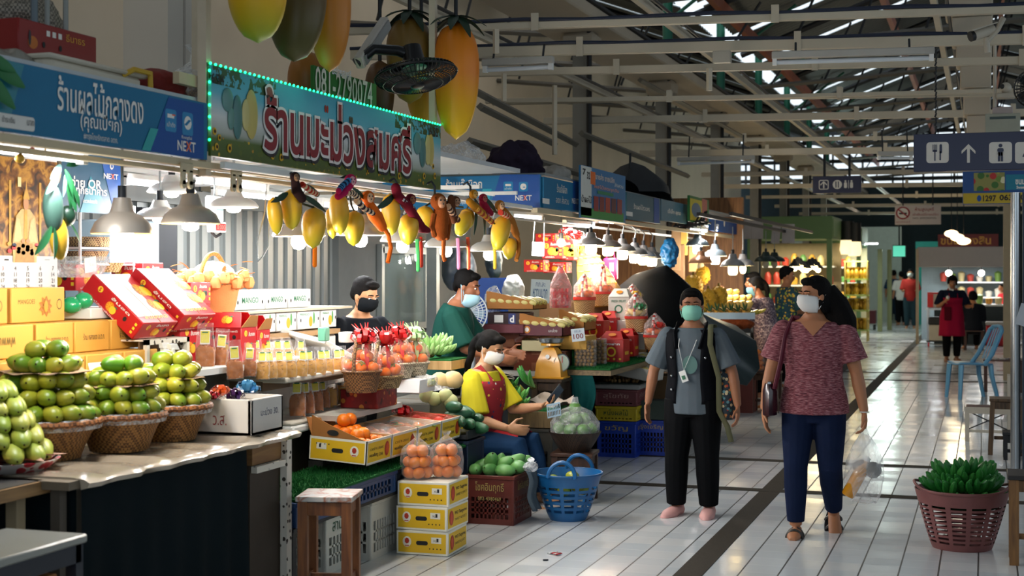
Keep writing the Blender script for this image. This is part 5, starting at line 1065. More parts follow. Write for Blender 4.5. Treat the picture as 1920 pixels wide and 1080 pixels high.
t=thing('white_strap','loop of white strap hanging left of the nearest mango bunch','strap',xp(495,350,-.1));c=t.location.copy();mb=MB();mb.tube([PX(x,y,X=-3.2)-c for x,y in((500,345),(496,400),(482,455),(484,490),(494,478),(503,462),(506,400))],.006,WHITE,4,flat=.3);mb.build('strap_loop',t)
# ================================================================ TANGERINE CORNER on the aisle
TY=mt('#e0b41e',.5,var=.06);TYW=mt('#e6e2d4',.5,var=.03);FR=mt('#a8301c',.5,var=.2)
def dT(flip):
 def f(mb,hx,hy,h):
  for(c,r,w_)in((V((0,-hy,h/2)),YF[0],hx),(V((hx,0,h/2)),XF[0],hy)):
   mb.rect(c,r,(0,0,1),w_*1.84,h*.8,TY,ext=.0008)
  s=-1 if flip else 1;r,u=V((s,0,0)),V((0,0,s));c=V((0,-hy,h/2));nn=V((0,-.0015,0))
  def rc(m,x,z,w_,h_,e):mb.add([c+V((x+a*w_/2,-e,z+b*h_/2))for a,b in((-1,-1),(1,-1),(1,1),(-1,1))],[(0,1,2,3)],m)
  mb.disc(c+V((-hx*.58*(1 if not flip else-1),0,.005)),*YF,.026,.03,TYW,ext=.002);mb.disc(c+V((-hx*.58*(1 if not flip else-1),0,.01)),*YF,.014,.017,FR,ext=.003,n=7);rc(FR,-hx*.58*(1 if not flip else-1),-.017,.026,.005,.0035)
  mb.rect(c+V((0,0,0)),*YF,.07,.024,INK,ext=.002,r=.0115);rc(TYW,hx*.55*(1 if not flip else-1),.018,.06,.034,.002);rc(INK,hx*.6*(1 if not flip else-1),.02,.012,.02,.003);mb.text('XL',c+V((hx*.5*(1 if not flip else-1),0,.016)),r,(0,0,1),INK,h=.012,ext=.003)
  for k in range(4):rc(INK,hx*(.3+.14*k)*(1 if not flip else-1),-.03*s,.007,.007,.002)
  c=V((hx,0,h/2));u=V((0,0,s));r=V((0,s,0));mb.disc(c+r*(-hy*.6),*XF,.032,.042,FR,ext=.002);mb.disc(c+r*(-hy*.63)+u*.0,*XF,.02,.03,mt('#c8481c',.5),ext=.003)
  mb.text('WO Tangerine',c+r*(hy*.25)+u*.018,r,u,INK,w=hy*1.1,h=.026,bold=.01,ext=.002);mb.text('SWEET & JUICY',c+r*(hy*.25)-u*.018,r,u,INK,w=hy*1.1,h=.018,ext=.002)
 return f
q=PX(838,1045,Z=0)
for k in range(3):carton('yellow tangerine carton, %s of the stack of three on the floor'%('bottom','middle','top')[k],(q.x-.155+.004*k,q.y+.165,.002+.1385*k),(.31,.33,.137),TYW,dT(False),rz=(.03,-.02,.01)[k],group='stacked yellow tangerine cartons')
def net_bag(label,c,r,h,n_,seed,grp,fl,fcat='tangerine',sc=1.12,me=None,num=(5,5,4,2)):
 t=thing('plastic_bag',label,'bag',c);mb=MB();mb.lathe([(r*.75,0),(r*1.02,h*.12),(r*1.06,h*.4),(r*.95,h*.65),(r*.4,h*.82),(r*.14,h*.9),(r*.3,h)],film('#ffffff',.05,.05,14,'bag_film'),n=24,caps=(True,False));mb.build('bag_film',t)
 rd=random.Random(seed);fr=.034*sc;z=fr
 for lay,nn in enumerate(num):
  for k in range(nn):a_=2*PI*k/nn+lay*.6;rr=(r-fr)*(1-.16*lay)*(.98 if nn>2 else .5);ball(me or tang_me,fcat,fl,fcat,V(c)+V((rr*math.cos(a_),rr*math.sin(a_),z)),grp,sc,rd)
  z+=fr*1.55
net_bag('clear bag of tangerines on the yellow cartons, left one',(q.x-.22,q.y+.1,.418),.095,.26,5,1,'tangerines in the left bag','tangerine in the left bag on the yellow cartons',num=(6,6,4))
net_bag('clear bag of tangerines on the yellow cartons, right one',(q.x-.08,q.y+.2,.418),.095,.265,5,2,'tangerines in the right bag','tangerine in the right bag on the yellow cartons',num=(6,6,4))
# crates, turf and tilted display cartons
p0=PX(686,875,X=-3.19);z0=p0.z
for k,(px0,px1)in enumerate(((686,733),(733,781),(781,826),(826,863))):
 y0,y1=PX(px0,850,X=-3.19).y,PX(px1,850,X=-3.19).y;L=(y1-y0)*.985;rot=(0,R(3.5),0);loc=V((-3.365,(y0+y1)/2,z0+.012));lab=('open yellow carton of loose oranges with its lid flap up','yellow carton of tangerines under film, next to the open one','yellow carton of peaches and leaves under film','yellow carton of red netted fruit with a red bow')[k]
 o=carton(lab,loc,(.35,L,.135),TYW,dT(True),rot=rot,group='tilted yellow display cartons',open_top=1);Rm=Euler(rot).to_matrix()
 if k==0:
  mb=MB();h=.135;mb.prism([(-.16,-L/2,h),(.16,-L/2,h),(-.05,-L/2-.01,h+.07),(-.16,-L/2-.01,h+.115)],(0,.005,0),CARD);mb.prism([(-.16,-L/2,h),(-.16,L/2,h),(-.2,L/2,h+.06),(-.2,-L/2,h+.1)],(.005,0,0),CARD);mb.disc((-.03,-L/2-.004,h+.028),*YF,.035,.016,INK,ext=.003);mb.build('lid_flap',o)
 else:mb=MB();mb.grid(lambda u,v:V(((u-.5)*.31,(v-.5)*(L-.01),.128+.012*math.sin(u*9)*math.sin(v*7+k)+.025*math.sin(PI*u)*math.sin(PI*v))),14,14,film(('#ffffff','#ffffff','#ffffff','#ff6a5a')[k],.05 if k<3 else .14,.06,16));mb.build('cling_film',o)
 me=(orange_me,orange_me,ball_mesh('peach',.038,APPLE,.9),ball_mesh('netted_fruit',.036,fruit('#c83a20','#d8582c','#e08a60',.4,14),.95))[k]
 nm,fl=(('orange','loose orange in the open yellow carton'),('tangerine','tangerine under film in the second yellow carton'),('peach','peach under film in the third yellow carton'),('netted_fruit','reddish fruit under red film in the last yellow carton'))[k]
 for i in range(4):
  for j in range(4):
   v=Rm@V((-.115+.076*i,-L/2+.045+j*(L-.09)/3,.075+.012*((i+j)%2)+(.02 if k==0 else .0)));ball(me,nm,fl,nm,loc+v,fl+'s')
 if k==0:
  for i in range(3):
   for j in range(2+(i<2)):v=Rm@V((-.08+.078*i,-L/2+.085+.078*j,.15));ball(me,nm,fl,nm,loc+v,fl+'s')
  v=Rm@V((-.05,0,.212));ball(me,nm,fl,nm,loc+v,fl+'s');v=Rm@V((-.05,.08,.21));ball(me,nm,fl,nm,loc+v,fl+'s')
 if k==2:
  for i in range(7):v=loc+Rm@V((-.13+.045*i,random.uniform(-.12,.12),.12));mb=MB();mb.leaf((0,0,0),(.05,.04,.005),.03,mt('#4f8a30',.5));o2=mb.build('green_leaf',None,v,(0,0,i));tag(o2,'green leaf under film among the peaches','leaf','leaves among the peaches')
 if k==3:mb=MB();bow(mb,(0,0,0),.075,mt('#c8141c',.35,coat=.3),18,5,.6);mb.tube([(0,0,.01),(.1,.03,.0),(.26,.06,-.02)],.012,mt('#c8141c',.35,coat=.3),4,flat=.2);o2=mb.build('red_bow',None,loc+Rm@V((-.14,-.05,.15)));tag(o2,'red ribbon bow on the last tilted yellow carton','bow')
BLU=mt('#123a6a',.4,var=.12);DKB=mt('#0e2038',.45)
turf('green turf strip under the tilted yellow cartons',(-3.38,7.45,z0-.062),.46,2.45)
ya,yb=PX(560,900,X=-2.95).y,PX(735,900,X=-2.95).y
for k in range(4):crate('navy plastic crate under the turf, %s from the peeling post'%onm[k],(-3.39,6.52+.62*k,.352),(.42,.6,z0-.417),BLU if k<2 else DKB,group='navy crates under the turf',cols=10,rows=2)
t=thing('low_table','dark low table carrying the navy crates of the tangerine corner','table',(-3.39,7.45,0));mb=MB();mb.box((0,0,.341),(.42,2.5,.016),DARK);mb.build('table_top',t)
for sx in(-.18,.17):
 for sy in(-1.2,1.2):mb=MB();mb.box((sx,sy,.166),(.04,.04,.333),DARK);mb.build('leg',t)
crate('white plastic crate with green lettering behind the wooden stool',(-3.43,6.98,0),(.26,.36,.325),mt('#cfcfc4',.5,var=.06),0,'สามัคคี',mt('#2c5a44',.6),cols=7,rows=3,top=.42);crate('white plastic crate behind the stool, right behind the lettered one',(-3.36,7.4,0),(.26,.36,.325),mt('#c4c2b8',.5,var=.06),0,cols=8,rows=3,top=.35)
crate('dark crate on the floor behind the stack of tangerine cartons',(-3.42,7.98,0),(.36,.5,.325),DKB,cols=10,rows=3)
sw=PX(618,924,Z=.55);n=NT('worn_printed_stool_top');n.base(n.ramp(n.noise(9,4,dist=.8),[(.42,'#b9b6b0'),(.52,'#9a5a3a'),(.58,'#b4b2ae'),(.75,'#8f9aa0')]));n.set(Roughness=.4)
stool('brown wooden stool with worn printed top in front of the white crates',(sw.x,sw.y,0),.27,.27,.55,wood('#5a3018','#8a5428',5),R(14),n.m,.045)
# red brown crate of dark green mangoes, blue basket, cloth
q=PX(962,986,Z=0);CB=mt('#5a2018',.45,var=.12);crate('red brown plastic crate with phone number, full of dark green mangoes',(q.x-.155,q.y+.18,0),(.31,.36,.31),CB,0,'โชคอินฤทธิ์',mt('#a89a58',.6),cols=9,rows=4,top=.45,text2='082-4380469')
me2=mango_mesh('dark_mango',.15,.092,.085,DG,beak=.14);rd=random.Random(4)
for(dx,dy,z,d,rl)in((-.12,-.1,.33,(.3,-.9,.1),0),(-.02,-.12,.34,(-.2,-.9,.2),1),(.08,-.11,.335,(1,-.2,.05),0),(-.1,.0,.35,(.8,.3,.2),0),(0,.02,.36,(.2,.3,.9),1),(.1,.03,.38,(.9,.3,.45),0),(.14,-.03,.35,(.7,-.7,.2),0),(-.03,-.05,.38,(.2,-.6,.7),0),(-.13,.1,.34,(.1,1,.2),0),(.03,.12,.36,(1,.3,.1),0),(.13,.13,.36,(.3,1,.3),0),(.05,-.03,.37,(.8,-.4,.5),0)):scatter_mango(me2,(q.x-.155+dx,q.y+.18+dy,z),d,rl,'dark green mango heaped in the red brown crate','mangoes in the red brown crate',rd.uniform(.92,1.08))
q=PX(1060,976,Z=0);q.y+=.06;t=thing('round_basket','round blue slotted plastic basket with two loop handles on the tiles','basket',q);mb=MB();BB=mt('#12568c',.35,var=.1);slot_basket(mb,(lambda u:.115+.105*u**.8,.3),BB,48,.24,.08,rowh=.018,skipn=4);mb.tube([(.223*math.cos(2*PI*k/40),.223*math.sin(2*PI*k/40),.3)for k in range(40)],.008,BB,6,closed=True);mb.build('basket_body',t,ang=60)
for s in(-1,1):mb=MB();mb.tube([(.09*math.cos(PI*k/10)+.02,s*.215-.02*s*math.sin(PI*k/10),.29+.1*math.sin(PI*k/10))for k in range(11)],.014,BB,8);mb.build('handle',t)
for k in range(8):a_=k*.8;scatter_mango(me1,q+V((.11*math.cos(a_),.11*math.sin(a_),.2+.03*(k%3))),(math.cos(a_+1),math.sin(a_+1),.1),0,'green mango lying in the round blue basket','mangoes in the blue basket')
mb=MB();c=PX(985,915,Z=.22);c=V((-2.76,8.62,.17));mb.grid(lambda u,v:V((.015*math.sin(v*7)+.03*v+.02*math.sin(u*8),(u-.5)*.12+.02*v,.17-.26*v)),8,10,mt('#4a5660',.8,var=.2));o=mb.build('grey_cloth',None,c);so=o.modifiers.new('thickness','SOLIDIFY');so.thickness=.008;tag(o,'grey rag hanging between the red brown crate and the blue basket','cloth')
c=V((-2.74,8.6,.36));mb=MB();mb.ell((0,0,0),(.05,.06,.035),FILMW,10);mb.leaf((.0,0,.02),(.05,-.07,.05),.05,FILMW,4);mb.leaf((0,0,.02),(-.02,.08,.06),.05,FILMW,4);o=mb.build('knotted_bag',None,c);tag(o,'knotted clear plastic bag on the edge of the red brown crate','bag')
p=PX(1040,1040,Z=0);mb=MB()
for k in range(4):mb.grid(lambda u,v:V(((k-2+u)*.018,(v-.5)*.05+.01*math.sin(k),.004+.008*abs(math.sin(3*(k+u))))),3,2,RED if k%2 else WHITE)
o=mb.build('sweet_wrapper',None,p,(0,0,-.5));so=o.modifiers.new('t','SOLIDIFY');so.thickness=.001;tag(o,'crumpled red and white wrapper lying on the tiles','wrapper');mb=MB();mb.box(PX(1023,1050,Z=.004),(.03,.012,.008),DARK,rz=.4);tag(mb.build('dark_scrap'),'tiny dark scrap on the tiles beside the wrapper','scrap')
# persimmon gift baskets
t=thing('patterned_tin','red patterned tin box under the persimmon baskets','box',PX(708,765,T=8.4));mb=MB();mb.box((-.1,.1,.055),(.24,.3,.115),spots('#7a1418',['#b04a20','#8a1c1c','#4a1014','#c07a30'],26,.4,.4,'printed_tin'),bev=.006);mb.box((-.1,.1,.113),(.25,.31,.008),GOLD,bev=.002);mb.build('tin_body',t)
def persimmon_basket(label,px,py,T,r,h,hh,wk,num,seed,bowc='#c8181c',wr=True,grp=''):
 p=PX(px,py,T=T);t=thing('fruit_basket',label,'gift basket',p);mb=MB();mb.lathe([(r*.78,0),(r*.88,h*.4),(r,h)],wk,n=30,caps=(True,False));mb.tube([(r*math.cos(2*PI*k/30),r*math.sin(2*PI*k/30),h)for k in range(30)],.009,wk,6,closed=True);mb.build('basket_body',t)
 mb=MB();mb.tube([(0,-r*math.cos(PI*k/14),h+hh*math.sin(PI*k/14))for k in range(15)],.012,wk,8);mb.build('handle',t)
 rd=random.Random(seed);fl='persimmon in the '+grp
 for k in range(num):a_=2*PI*k/max(1,num-3);lay=k>=num-3;rr=r*(.62 if not lay else .3);ball(pers_me,'persimmon',fl,'persimmon',p+V((rr*math.cos(a_),rr*math.sin(a_),h+.02+(.065 if lay else 0)+rd.uniform(0,.02))),'persimmons in the '+grp,1.0,rd)
 if wr:mb=MB();mb.lathe([(r*.98,h*.9),(r*1.08,h+.05),(r*.8,h+.12),(r*.2,h+.17)],film('#ffe8e0',.05,.06,18),n=22);mb.build('wrapping',t)
 mb=MB();bow(mb,(.02,-.01,h+hh*.8),.09,mt(bowc,.35,coat=.3),18,seed,.9);mb.leaf((.03,0,h+hh*.8),(r*.8,.02,h*.9),.035,mt(bowc,.35,coat=.3),5,.2);mb.leaf((.03,-.02,h+hh*.8),(r*.7,-.06,h*1.1),.03,mt(bowc,.35,coat=.3),5,.2);[mb.leaf((.02,-.01,h+hh*.8),(.05*math.cos(q*1.3),.05*math.sin(q*1.3),h+hh*.8+.1),.04,mt(bowc,.35,coat=.3),4,.1,nrm=(1,.3,0))for q in range(6)];mb.build('bow',t);return t
WKB=weave('#6a4626','#9a6e40',100);WKW=weave('#b8a88c','#d8cbb0',90);WKG=weave('#8a7048','#b8a070',100)
persimmon_basket('brown rope basket of persimmons with high handle, leftmost gift basket',678,735,8.15,.11,.12,.22,WKB,8,1,grp='leftmost gift basket')
persimmon_basket('shallow basket of persimmons on the red patterned tin',718,727,8.4,.12,.07,.24,WKG,9,2,grp='basket on the patterned tin')
persimmon_basket('pale basket of persimmons with red bow behind the tin',745,708,8.9,.105,.09,.2,WKW,8,3,grp='pale basket behind the tin')
persimmon_basket('white wicker basket of persimmons with pale green bow',772,706,9.1,.11,.09,.2,WKW,8,4,'#b8dca0',grp='white wicker basket')
p=PX(760,737,T=8.85);carton('white foam block under the pale persimmon baskets',(p.x-.05,p.y+.12,p.z),(.3,.26,.085),WHITE,None,name='foam_block',cat='foam block')
p=PX(798,725,T=9.0);mb=MB();mb.box((0,0,.035),(.12,.14,.07),FILMW,bev=.015);mb.box((0,0,.025),(.1,.12,.04),mt('#c9cf6a',.6,bump=.4),bev=.01);o=mb.build('fruit_tray',None,p);tag(o,'small clear tray of pale yellow fruit below the white wicker basket','tray')
mb=MB();mb.box((-3.74,7.6,.38),(.36,.6,.76),mt('#3a3c3a',.7));mb.box((-3.68,7.7,.775),(.5,.9,.03),mt('#c2c0b8',.6));t=thing('middle_counter','low counter between the tangerine corner and the seated woman','counter',(0,0,0));mb.build('counter_body',t);carton('plain grey box carrying the banana tray and pomelos',(-3.7,9.1,0),(.42,.7,.72),mt('#5a564c',.7),None)
# pale bananas, pomelos, dark long mangoes
t=thing('banana_tray','turf lined wooden tray of pale green bananas before the man in green','tray',PX(825,690,T=9.95));mb=MB();mb.box((0,0,.03),(.3,.34,.06),wood('#a88450','#c8a470',5));mb.box((0,0,.064),(.29,.33,.012),TURF);mb.build('tray_body',t);c=t.location.copy()
for k,(dx,dy,a_,lab)in enumerate(((.02,-.12,-.3,'left'),(.02,.03,0,'middle'),(-.02,.13,.5,'right'))):mb=MB();banana_hand(mb,(0,0,0),(.75,-.35+a_,.55),BANP,8,.12,.018,1.9,2,.3);o=mb.build('banana_hand',None,c+V((dx-.04,dy,.1)));tag(o,'%s hand of pale green bananas in the wooden tray'%lab,'bananas')
PO=fruit('#d0b078','#c8a870','#d8bc88',.6,10,'pomelo_skin');pme=ball_mesh('pomelo',.07,PO,.85)
for k,(px,py)in enumerate(((800,722),(826,715),(850,712),(778,718),(925,700))):ball(pme,'pomelo',('pale pomelo left of the seated woman, by the bananas','pale pomelo beside the newspaper sheets')[k==4],'pomelo',PX(px,py,T=9.5 if k<4 else 10.3),'pomelos left of the woman' if k<4 else None,1.0)
GU=fruit('#b9c080','#c4c88c','#d4d49c',.5,9,'guava_skin');gme=ball_mesh('guava',.05,GU,.95)
for k,(px,py)in enumerate(((815,748),(835,742),(800,742),(845,752))):ball(gme,'guava','pale green guava in film left of the woman in yellow','guava',PX(px,py,T=9.3),'guavas left of the woman')
mb=MB();mb.grid(lambda u,v:PX(770,752,T=9.1).lerp(PX(862,742,T=9.5),u)+V((-.25*v,0,.05+.05*math.sin(u*7+v*3)*v+.08*v)),14,8,FILMW);tag(mb.build('plastic_sheet'),'milky plastic sheet over the guavas','plastic sheet')
lme=mango_mesh('long_mango',.2,.085,.08,fruit('#1f4a30','#2a5a3a','#34684a',.4,6,'dark_mango_skin'),beak=.1)
for(px,py,T,d)in((852,763,9.2,(.6,-.6,.1)),(873,772,9.3,(.7,-.5,-.1)),(862,790,9.12,(.5,-.8,0)),(880,795,9.2,(.5,-.8,.1)),(845,790,9.1,(.4,-.9,0)),(892,785,9.35,(.6,-.6,.1)),(858,778,9.22,(.7,.3,.1)),(898,802,9.25,(.7,-.5,0))):scatter_mango(lme,PX(px,py,T=T),d,0,'long dark green mango heaped left of the seated woman','long dark mangoes',1.0)
p=PX(875,812,T=9.2);t=thing('mango_tray','dark tray that holds the long green mangoes','tray',(p.x-.12,p.y+.05,p.z-.03));mb=MB();mb.box((0,0,.015),(.34,.34,.03),DARK,bev=.006);mb.box((.165,0,.03),(.012,.34,.05),DARK);mb.build('tray_body',t);crate('dark crate under the tray of long mangoes',(p.x-.12,p.y+.05,.0),(.32,.3,p.z-.04),DKB,cols=9,rows=3)
# ================================================================ PEOPLE
SKIN=mt('#a9714e',.55,var=.06,sc=5,name='skin');SKIN2=mt('#8a5538',.55,var=.06,sc=5,name='skin');HAIR=mt('#0a0808',.75,var=.2,sc=30,bump=.5,bsc=120,name='hair');EYEW=mt('#e6e0da',.3,var=0)
SEC=[(.455,.05,.05,0),(.49,.093,.07,-.006),(.525,.1,.074,-.008),(.57,.092,.068,0),(.62,.085,.062,.002),(.68,.09,.066,.004),(.73,.096,.068,.004),(.775,.101,.06,0),(.805,.1,.049,-.003),(.825,.072,.041,-.004),(.838,.046,.036,-.003),(.855,.034,.034,.002)]
def person(label,loc,yaw,H,spine=(0,0,1),legs=None,arms=None,feet=None,look=(0,0),pel=None,bulk=(1,1),skin=SKIN,vox=.0075,hair='short',hands=True,curl=(.35,.35),palm=None,hairm=HAIR):
 """arms/legs: (right, left), each a pair of directions in the person's own frame (x right, y ahead, z up)"""
 P={};t=thing('person',label,'person',loc,yaw);sp=V(spine).normalized();rt=V((1,0,0));fw=sp.cross(rt).normalized()*1.0
 legs=legs or(((.02,.05,-1),(0,-.05,-1)),((-.02,-.05,-1),(0,-.12,-1)));arms=arms or(((.2,0,-1),(.06,.2,-1)),((-.2,0,-1),(-.06,.2,-1)))
 lo=0
 for th,sh in legs:lo=min(lo,-.015+.235*V(th).normalized().z+.225*V(sh).normalized().z-.042)
 pz=pel if pel is not None else-lo;O=V((0,0,pz));base=.52
 def axis(h):return O+sp*(h-base)
 def ring(h,hx,hy,yo,ex=0,n=20):c=axis(h)+fw*yo;return[(c+rt*((hx*bulk[0]+ex)*math.cos(2*PI*k/n))+fw*((hy*bulk[1]+ex)*math.sin(2*PI*k/n)))*H for k in range(n)]
 def sec_at(h):
  for i in range(len(SEC)-1):
   if h<=SEC[i+1][0]or i==len(SEC)-2:
    a,b=SEC[i],SEC[i+1];u=max(0,min(1,(h-a[0])/(b[0]-a[0])));return[a[q]+(b[q]-a[q])*u for q in(1,2,3)]
 mb=MB();mb.loft([ring(*s)for s in SEC],skin);J={}
 for i,s in enumerate((1,-1)):
  hp=O+V((s*.052*bulk[0],0,-.018));kn=hp+V(legs[i][0]).normalized()*.235;an=kn+V(legs[i][1]).normalized()*.225;J['hip',i],J['knee',i],J['ankle',i]=hp,kn,an;b=bulk[0]**.7
  mb.tube([q*H for q in(hp,hp.lerp(kn,.4),kn,kn.lerp(an,.3),kn.lerp(an,.75),an)],[q*H*b for q in(.054,.05,.036,.037,.026,.022)],skin,12)
  fd=V(feet[i]).normalized()if feet else V((s*.12,1,-.03)).normalized();J['foot',i]=fd;hl=an-fd*.02+V((0,0,-.02))
  mb.tube([q*H for q in(hl,an+fd*.03+V((0,0,-.022)),an+fd*.075+V((0,0,-.03)),an+fd*.11+V((0,0,-.034)))],[q*H for q in(.022,.026,.027,.014)],skin,10,flat=.6,up=(0,0,1));mb.ell(hl*H,.022*H,skin,8)
  sh_=axis(.793)+rt*(s*.104*bulk[0]);el=sh_+V(arms[i][0]).normalized()*.17;wr=el+V(arms[i][1]).normalized()*.148;J['sh',i],J['el',i],J['wr',i]=sh_,el,wr
  mb.ell(sh_*H,.03*H,skin,10);mb.tube([q*H for q in(sh_,sh_.lerp(el,.4),el,el.lerp(wr,.3),wr)],[q*H*b for q in(.032,.03,.023,.0245,.0155)],skin,10)
  hd=V(arms[i][2]).normalized()if len(arms[i])>2 else V(arms[i][1]).normalized();pn=V(palm[i])if palm and palm[i]else V((-s,.15,0));pn=(pn-hd*pn.dot(hd)).normalized();sd=pn.cross(hd).normalized();J['hand',i]=wr+hd*.06;J['hd',i]=hd;J['pn',i]=pn
  if hands:
   R3=Matrix((sd,pn,hd)).transposed();mb.ell((wr+hd*.03)*H,(.0245*H,.0115*H,.037*H),skin,12,rot=R3);cu=curl[i]
   for f in range(4):
    p=wr+hd*.054+sd*((f-1.5)*.0125);L=(.041,.046,.043,.034)[f]if sd.dot(V((0,1,0)))<0 else(.034,.043,.046,.041)[f];pts=[p-hd*.012];d=hd.copy()
    spd=sd*((f-1.5)*.06)
    for q in range(3):ang=cu*(.5,1.0,.8)[q]+.08*f*cu;d=(d*math.cos(ang)+pn*math.sin(ang)+spd*.3).normalized();p=p+d*(L*(.42,.32,.26)[q]);pts.append(p)
    mb.tube([q*H for q in pts],[.0062*H,.0058*H,.0052*H,.0042*H],skin,7);mb.ell(pts[-1]*H,.0042*H,skin,6)
   ts=1 if sd.dot(V((0,1,0)))>0 else-1;p=wr+hd*.018+sd*(ts*.02);d1=(hd*.6+sd*(ts*.75)+pn*.35).normalized();p2=p+d1*.028;p3=p2+(d1*.45+hd*.8+pn*.25).normalized()*.026;mb.tube([q*H for q in(p-d1*.008,p2,p3)],[.0085*H,.0068*H,.005*H],skin,7);mb.ell(p3*H,.005*H,skin,6)
    # head
 hq=Matrix.Rotation(R(look[0]),3,'Z')@Matrix.Rotation(R(look[1]),3,'X');nb=axis(.83);hc=axis(.925)+fw*.012+V((0,.012 if look[1]<-8 else 0,0));h_=lambda x,y,z:(hc+hq@V((x,y,z)))*H
 mb.tube([nb*H,(nb.lerp(hc,.5))*H,h_(0,-.008,-.02)],[.036*H,.031*H,.033*H],skin,12)
 mb.ell(h_(0,-.008,.018),[q*H for q in(.046,.056,.05)],skin,16,rot=hq);mb.ell(h_(0,.011,-.022),[q*H for q in(.039,.042,.044)],skin,16,rot=hq);mb.ell(h_(0,.027,-.052),[q*H for q in(.021,.02,.016)],skin,10,rot=hq)
 mb.tube([h_(0,.05,.006),h_(0,.058,-.01),h_(0,.062,-.019)],[.005*H,.0075*H,.0095*H],skin,8);mb.ell(h_(0,.06,-.02),.0085*H,skin,8)
 for s in(-1,1):mb.ell(h_(s*.046,-.004,-.008),[q*H for q in(.007,.013,.019)],skin,10,rot=hq);mb.ell(h_(s*.02,.045,.012),[q*H for q in(.016,.008,.006)],skin,8,rot=hq)
 mb.ell(h_(0,.049,-.036),[q*H for q in(.016,.008,.007)],skin,8,rot=hq)
 obj('body',remesh(mb,'body',vox,5),t)
 for s in(-1,1):
  mb=MB();mb.ell(h_(s*.0185,.047,0),[q*H for q in(.0085,.005,.0045)],EYEW,8,rot=hq);mb.ell(h_(s*.0185,.0505,0),[q*H for q in(.004,.003,.004)],BLACK,8,rot=hq);mb.build('eye',t)
  mb=MB();mb.tube([h_(s*.008,.052,.0155),h_(s*.019,.052,.0175),h_(s*.031,.044,.0135)],.0024*H,HAIR,5);mb.build('eyebrow',t)
 mb=MB();mb.tube([h_(-.014,.054,-.036),h_(0,.0575,-.0345),h_(.014,.054,-.036)],.003*H,mt('#8a4a42',.5),6);mb.build('mouth',t)
 mb=MB();E=lambda c,r:mb.ell(h_(*c),[q*H for q in r],hairm,14,rot=hq)
 if hair:
  E((0,-.015,.028),(.051,.058,.05));E((0,-.046,-.006),(.041,.022,.036));E((0,.026,.053),(.036,.026,.017))
  for s in(-1,1):E((s*.041,-.018,.012),(.012,.032,.03))
  if hair=='bob':
   for s in(-1,1):E((s*.043,-.01,.0),(.017,.04,.05))
   E((0,-.03,.0),(.052,.04,.055));E((0,.015,.045),(.05,.04,.03))
  if hair=='long':
   mb.tube([h_(*q)for q in((-.01,-.05,.02),(-.03,-.085,-.04),(-.05,-.105,-.1),(-.06,-.11,-.16),(-.065,-.1,-.21))],[q*H for q in(.04,.05,.05,.04,.012)],hairm,12)
   E((0,-.05,-.03),(.044,.026,.06));E((-.012,-.06,-.09),(.042,.028,.07));E((-.03,-.062,-.15),(.036,.024,.06));E((-.04,-.06,-.2),(.022,.016,.045));E((-.042,-.02,-.02),(.012,.03,.05))
  if hair in('pony','scarf'):E((0,-.07,.02),(.02,.02,.02));E((0,-.085,-.03),(.02,.02,.05));E((.004,-.075,-.09),(.018,.016,.06));E((.004,-.065,-.14),(.01,.01,.045))
  obj('hair',remesh(mb,'hair',vox*1.1,2,.4),t)
 P.update(t=t,H=H,axis=axis,ring=ring,sec=sec_at,J=J,h_=h_,hq=hq,rt=rt,fw=fw,sp=sp,bulk=bulk,vox=vox);return P
def garment(P,name,m,h0=None,h1=None,ex=.008,sleeves=0,legs=0,lex=.008,flare=0,neckw=None,label=None,hemx=0):
 H,J=P['H'],P['J'];mb=MB()
 if h0 is not None:
  hs=[h0+(h1-h0)*k/10 for k in range(11)];rings=[]
  for h in hs:
   hh=max(h,.525)if h<.525 else h;s=P['sec'](hh);e=ex+flare*max(0,(.6-h))+(hemx if h<h0+.03 else 0);rings.append(P['ring'](h,s[0],s[1],s[2],e))
  mb.loft(rings,m)
 for i in(0,1):
  b=P['bulk'][0]**.7
  if sleeves:
   a,e,w=J['sh',i],J['el',i],J['wr',i];mb.ell(a*H,(.03+ex*.7)*H,m,10)
   if sleeves<=1:mb.tube([a*H,a.lerp(e,sleeves*.5)*H,a.lerp(e,sleeves)*H],[(.031*b+ex*.7)*H,(.033*b+ex*1.1)*H,(.033*b+ex*1.7)*H],m,12)
   else:mb.tube([a*H,e*H,e.lerp(w,sleeves-1)*H],[(.035*b+ex)*H,(.027*b+ex)*H,(.022*b+ex)*H],m,12)
  if legs:
   a,k,n_=J['hip',i],J['knee',i],J['ankle',i];e=k.lerp(n_,legs)
   mb.tube([q*H for q in(a+V((0,0,.01)),a.lerp(k,.4),k,k.lerp(e,.35),e)],[(.056*b+lex)*H,(.052*b+lex)*H,(.037*b+lex)*H,(.036*b+lex)*H,(.024*b+lex*1.25)*H],m,14)
 if legs and h0 is None:mb.loft([P['ring'](h,*P['sec'](max(h,.475)),lex*.6+.003)for h in(.44,.46,.49,.525,.57,.6)],m)
 o=obj(name,remesh(mb,name,P['vox']*1.15,3,.4),P['t']);
 if label:o['label']=label
 return o
def shell(P,name,m,h0,h1,a0,a1,ex,cols=18,rows=14,flare=0,wave=0,th=.004,cut=None):
 """a piece of cloth wrapped part of the way round the trunk; angle 90 is straight ahead"""
 H=P['H']
 def f(u,v):
  h=h0+(h1-h0)*v;s=P['sec'](max(h,.5));a=R(a0+(a1-a0)*u);e=ex+flare*max(0,.55-h)+wave*math.sin(u*22)*max(0,.6-h);b=P['bulk'];c=P['axis'](h)+P['fw']*s[2]
  return(c+P['rt']*((s[0]*b[0]+e)*math.cos(a))+P['fw']*((s[1]*b[1]+e)*math.sin(a)))*H
 mb=MB();mb.grid(f,cols,rows,m,cut);o=mb.build(name,P['t'],ang=80);s=o.modifiers.new('thickness','SOLIDIFY');s.thickness=th;return o
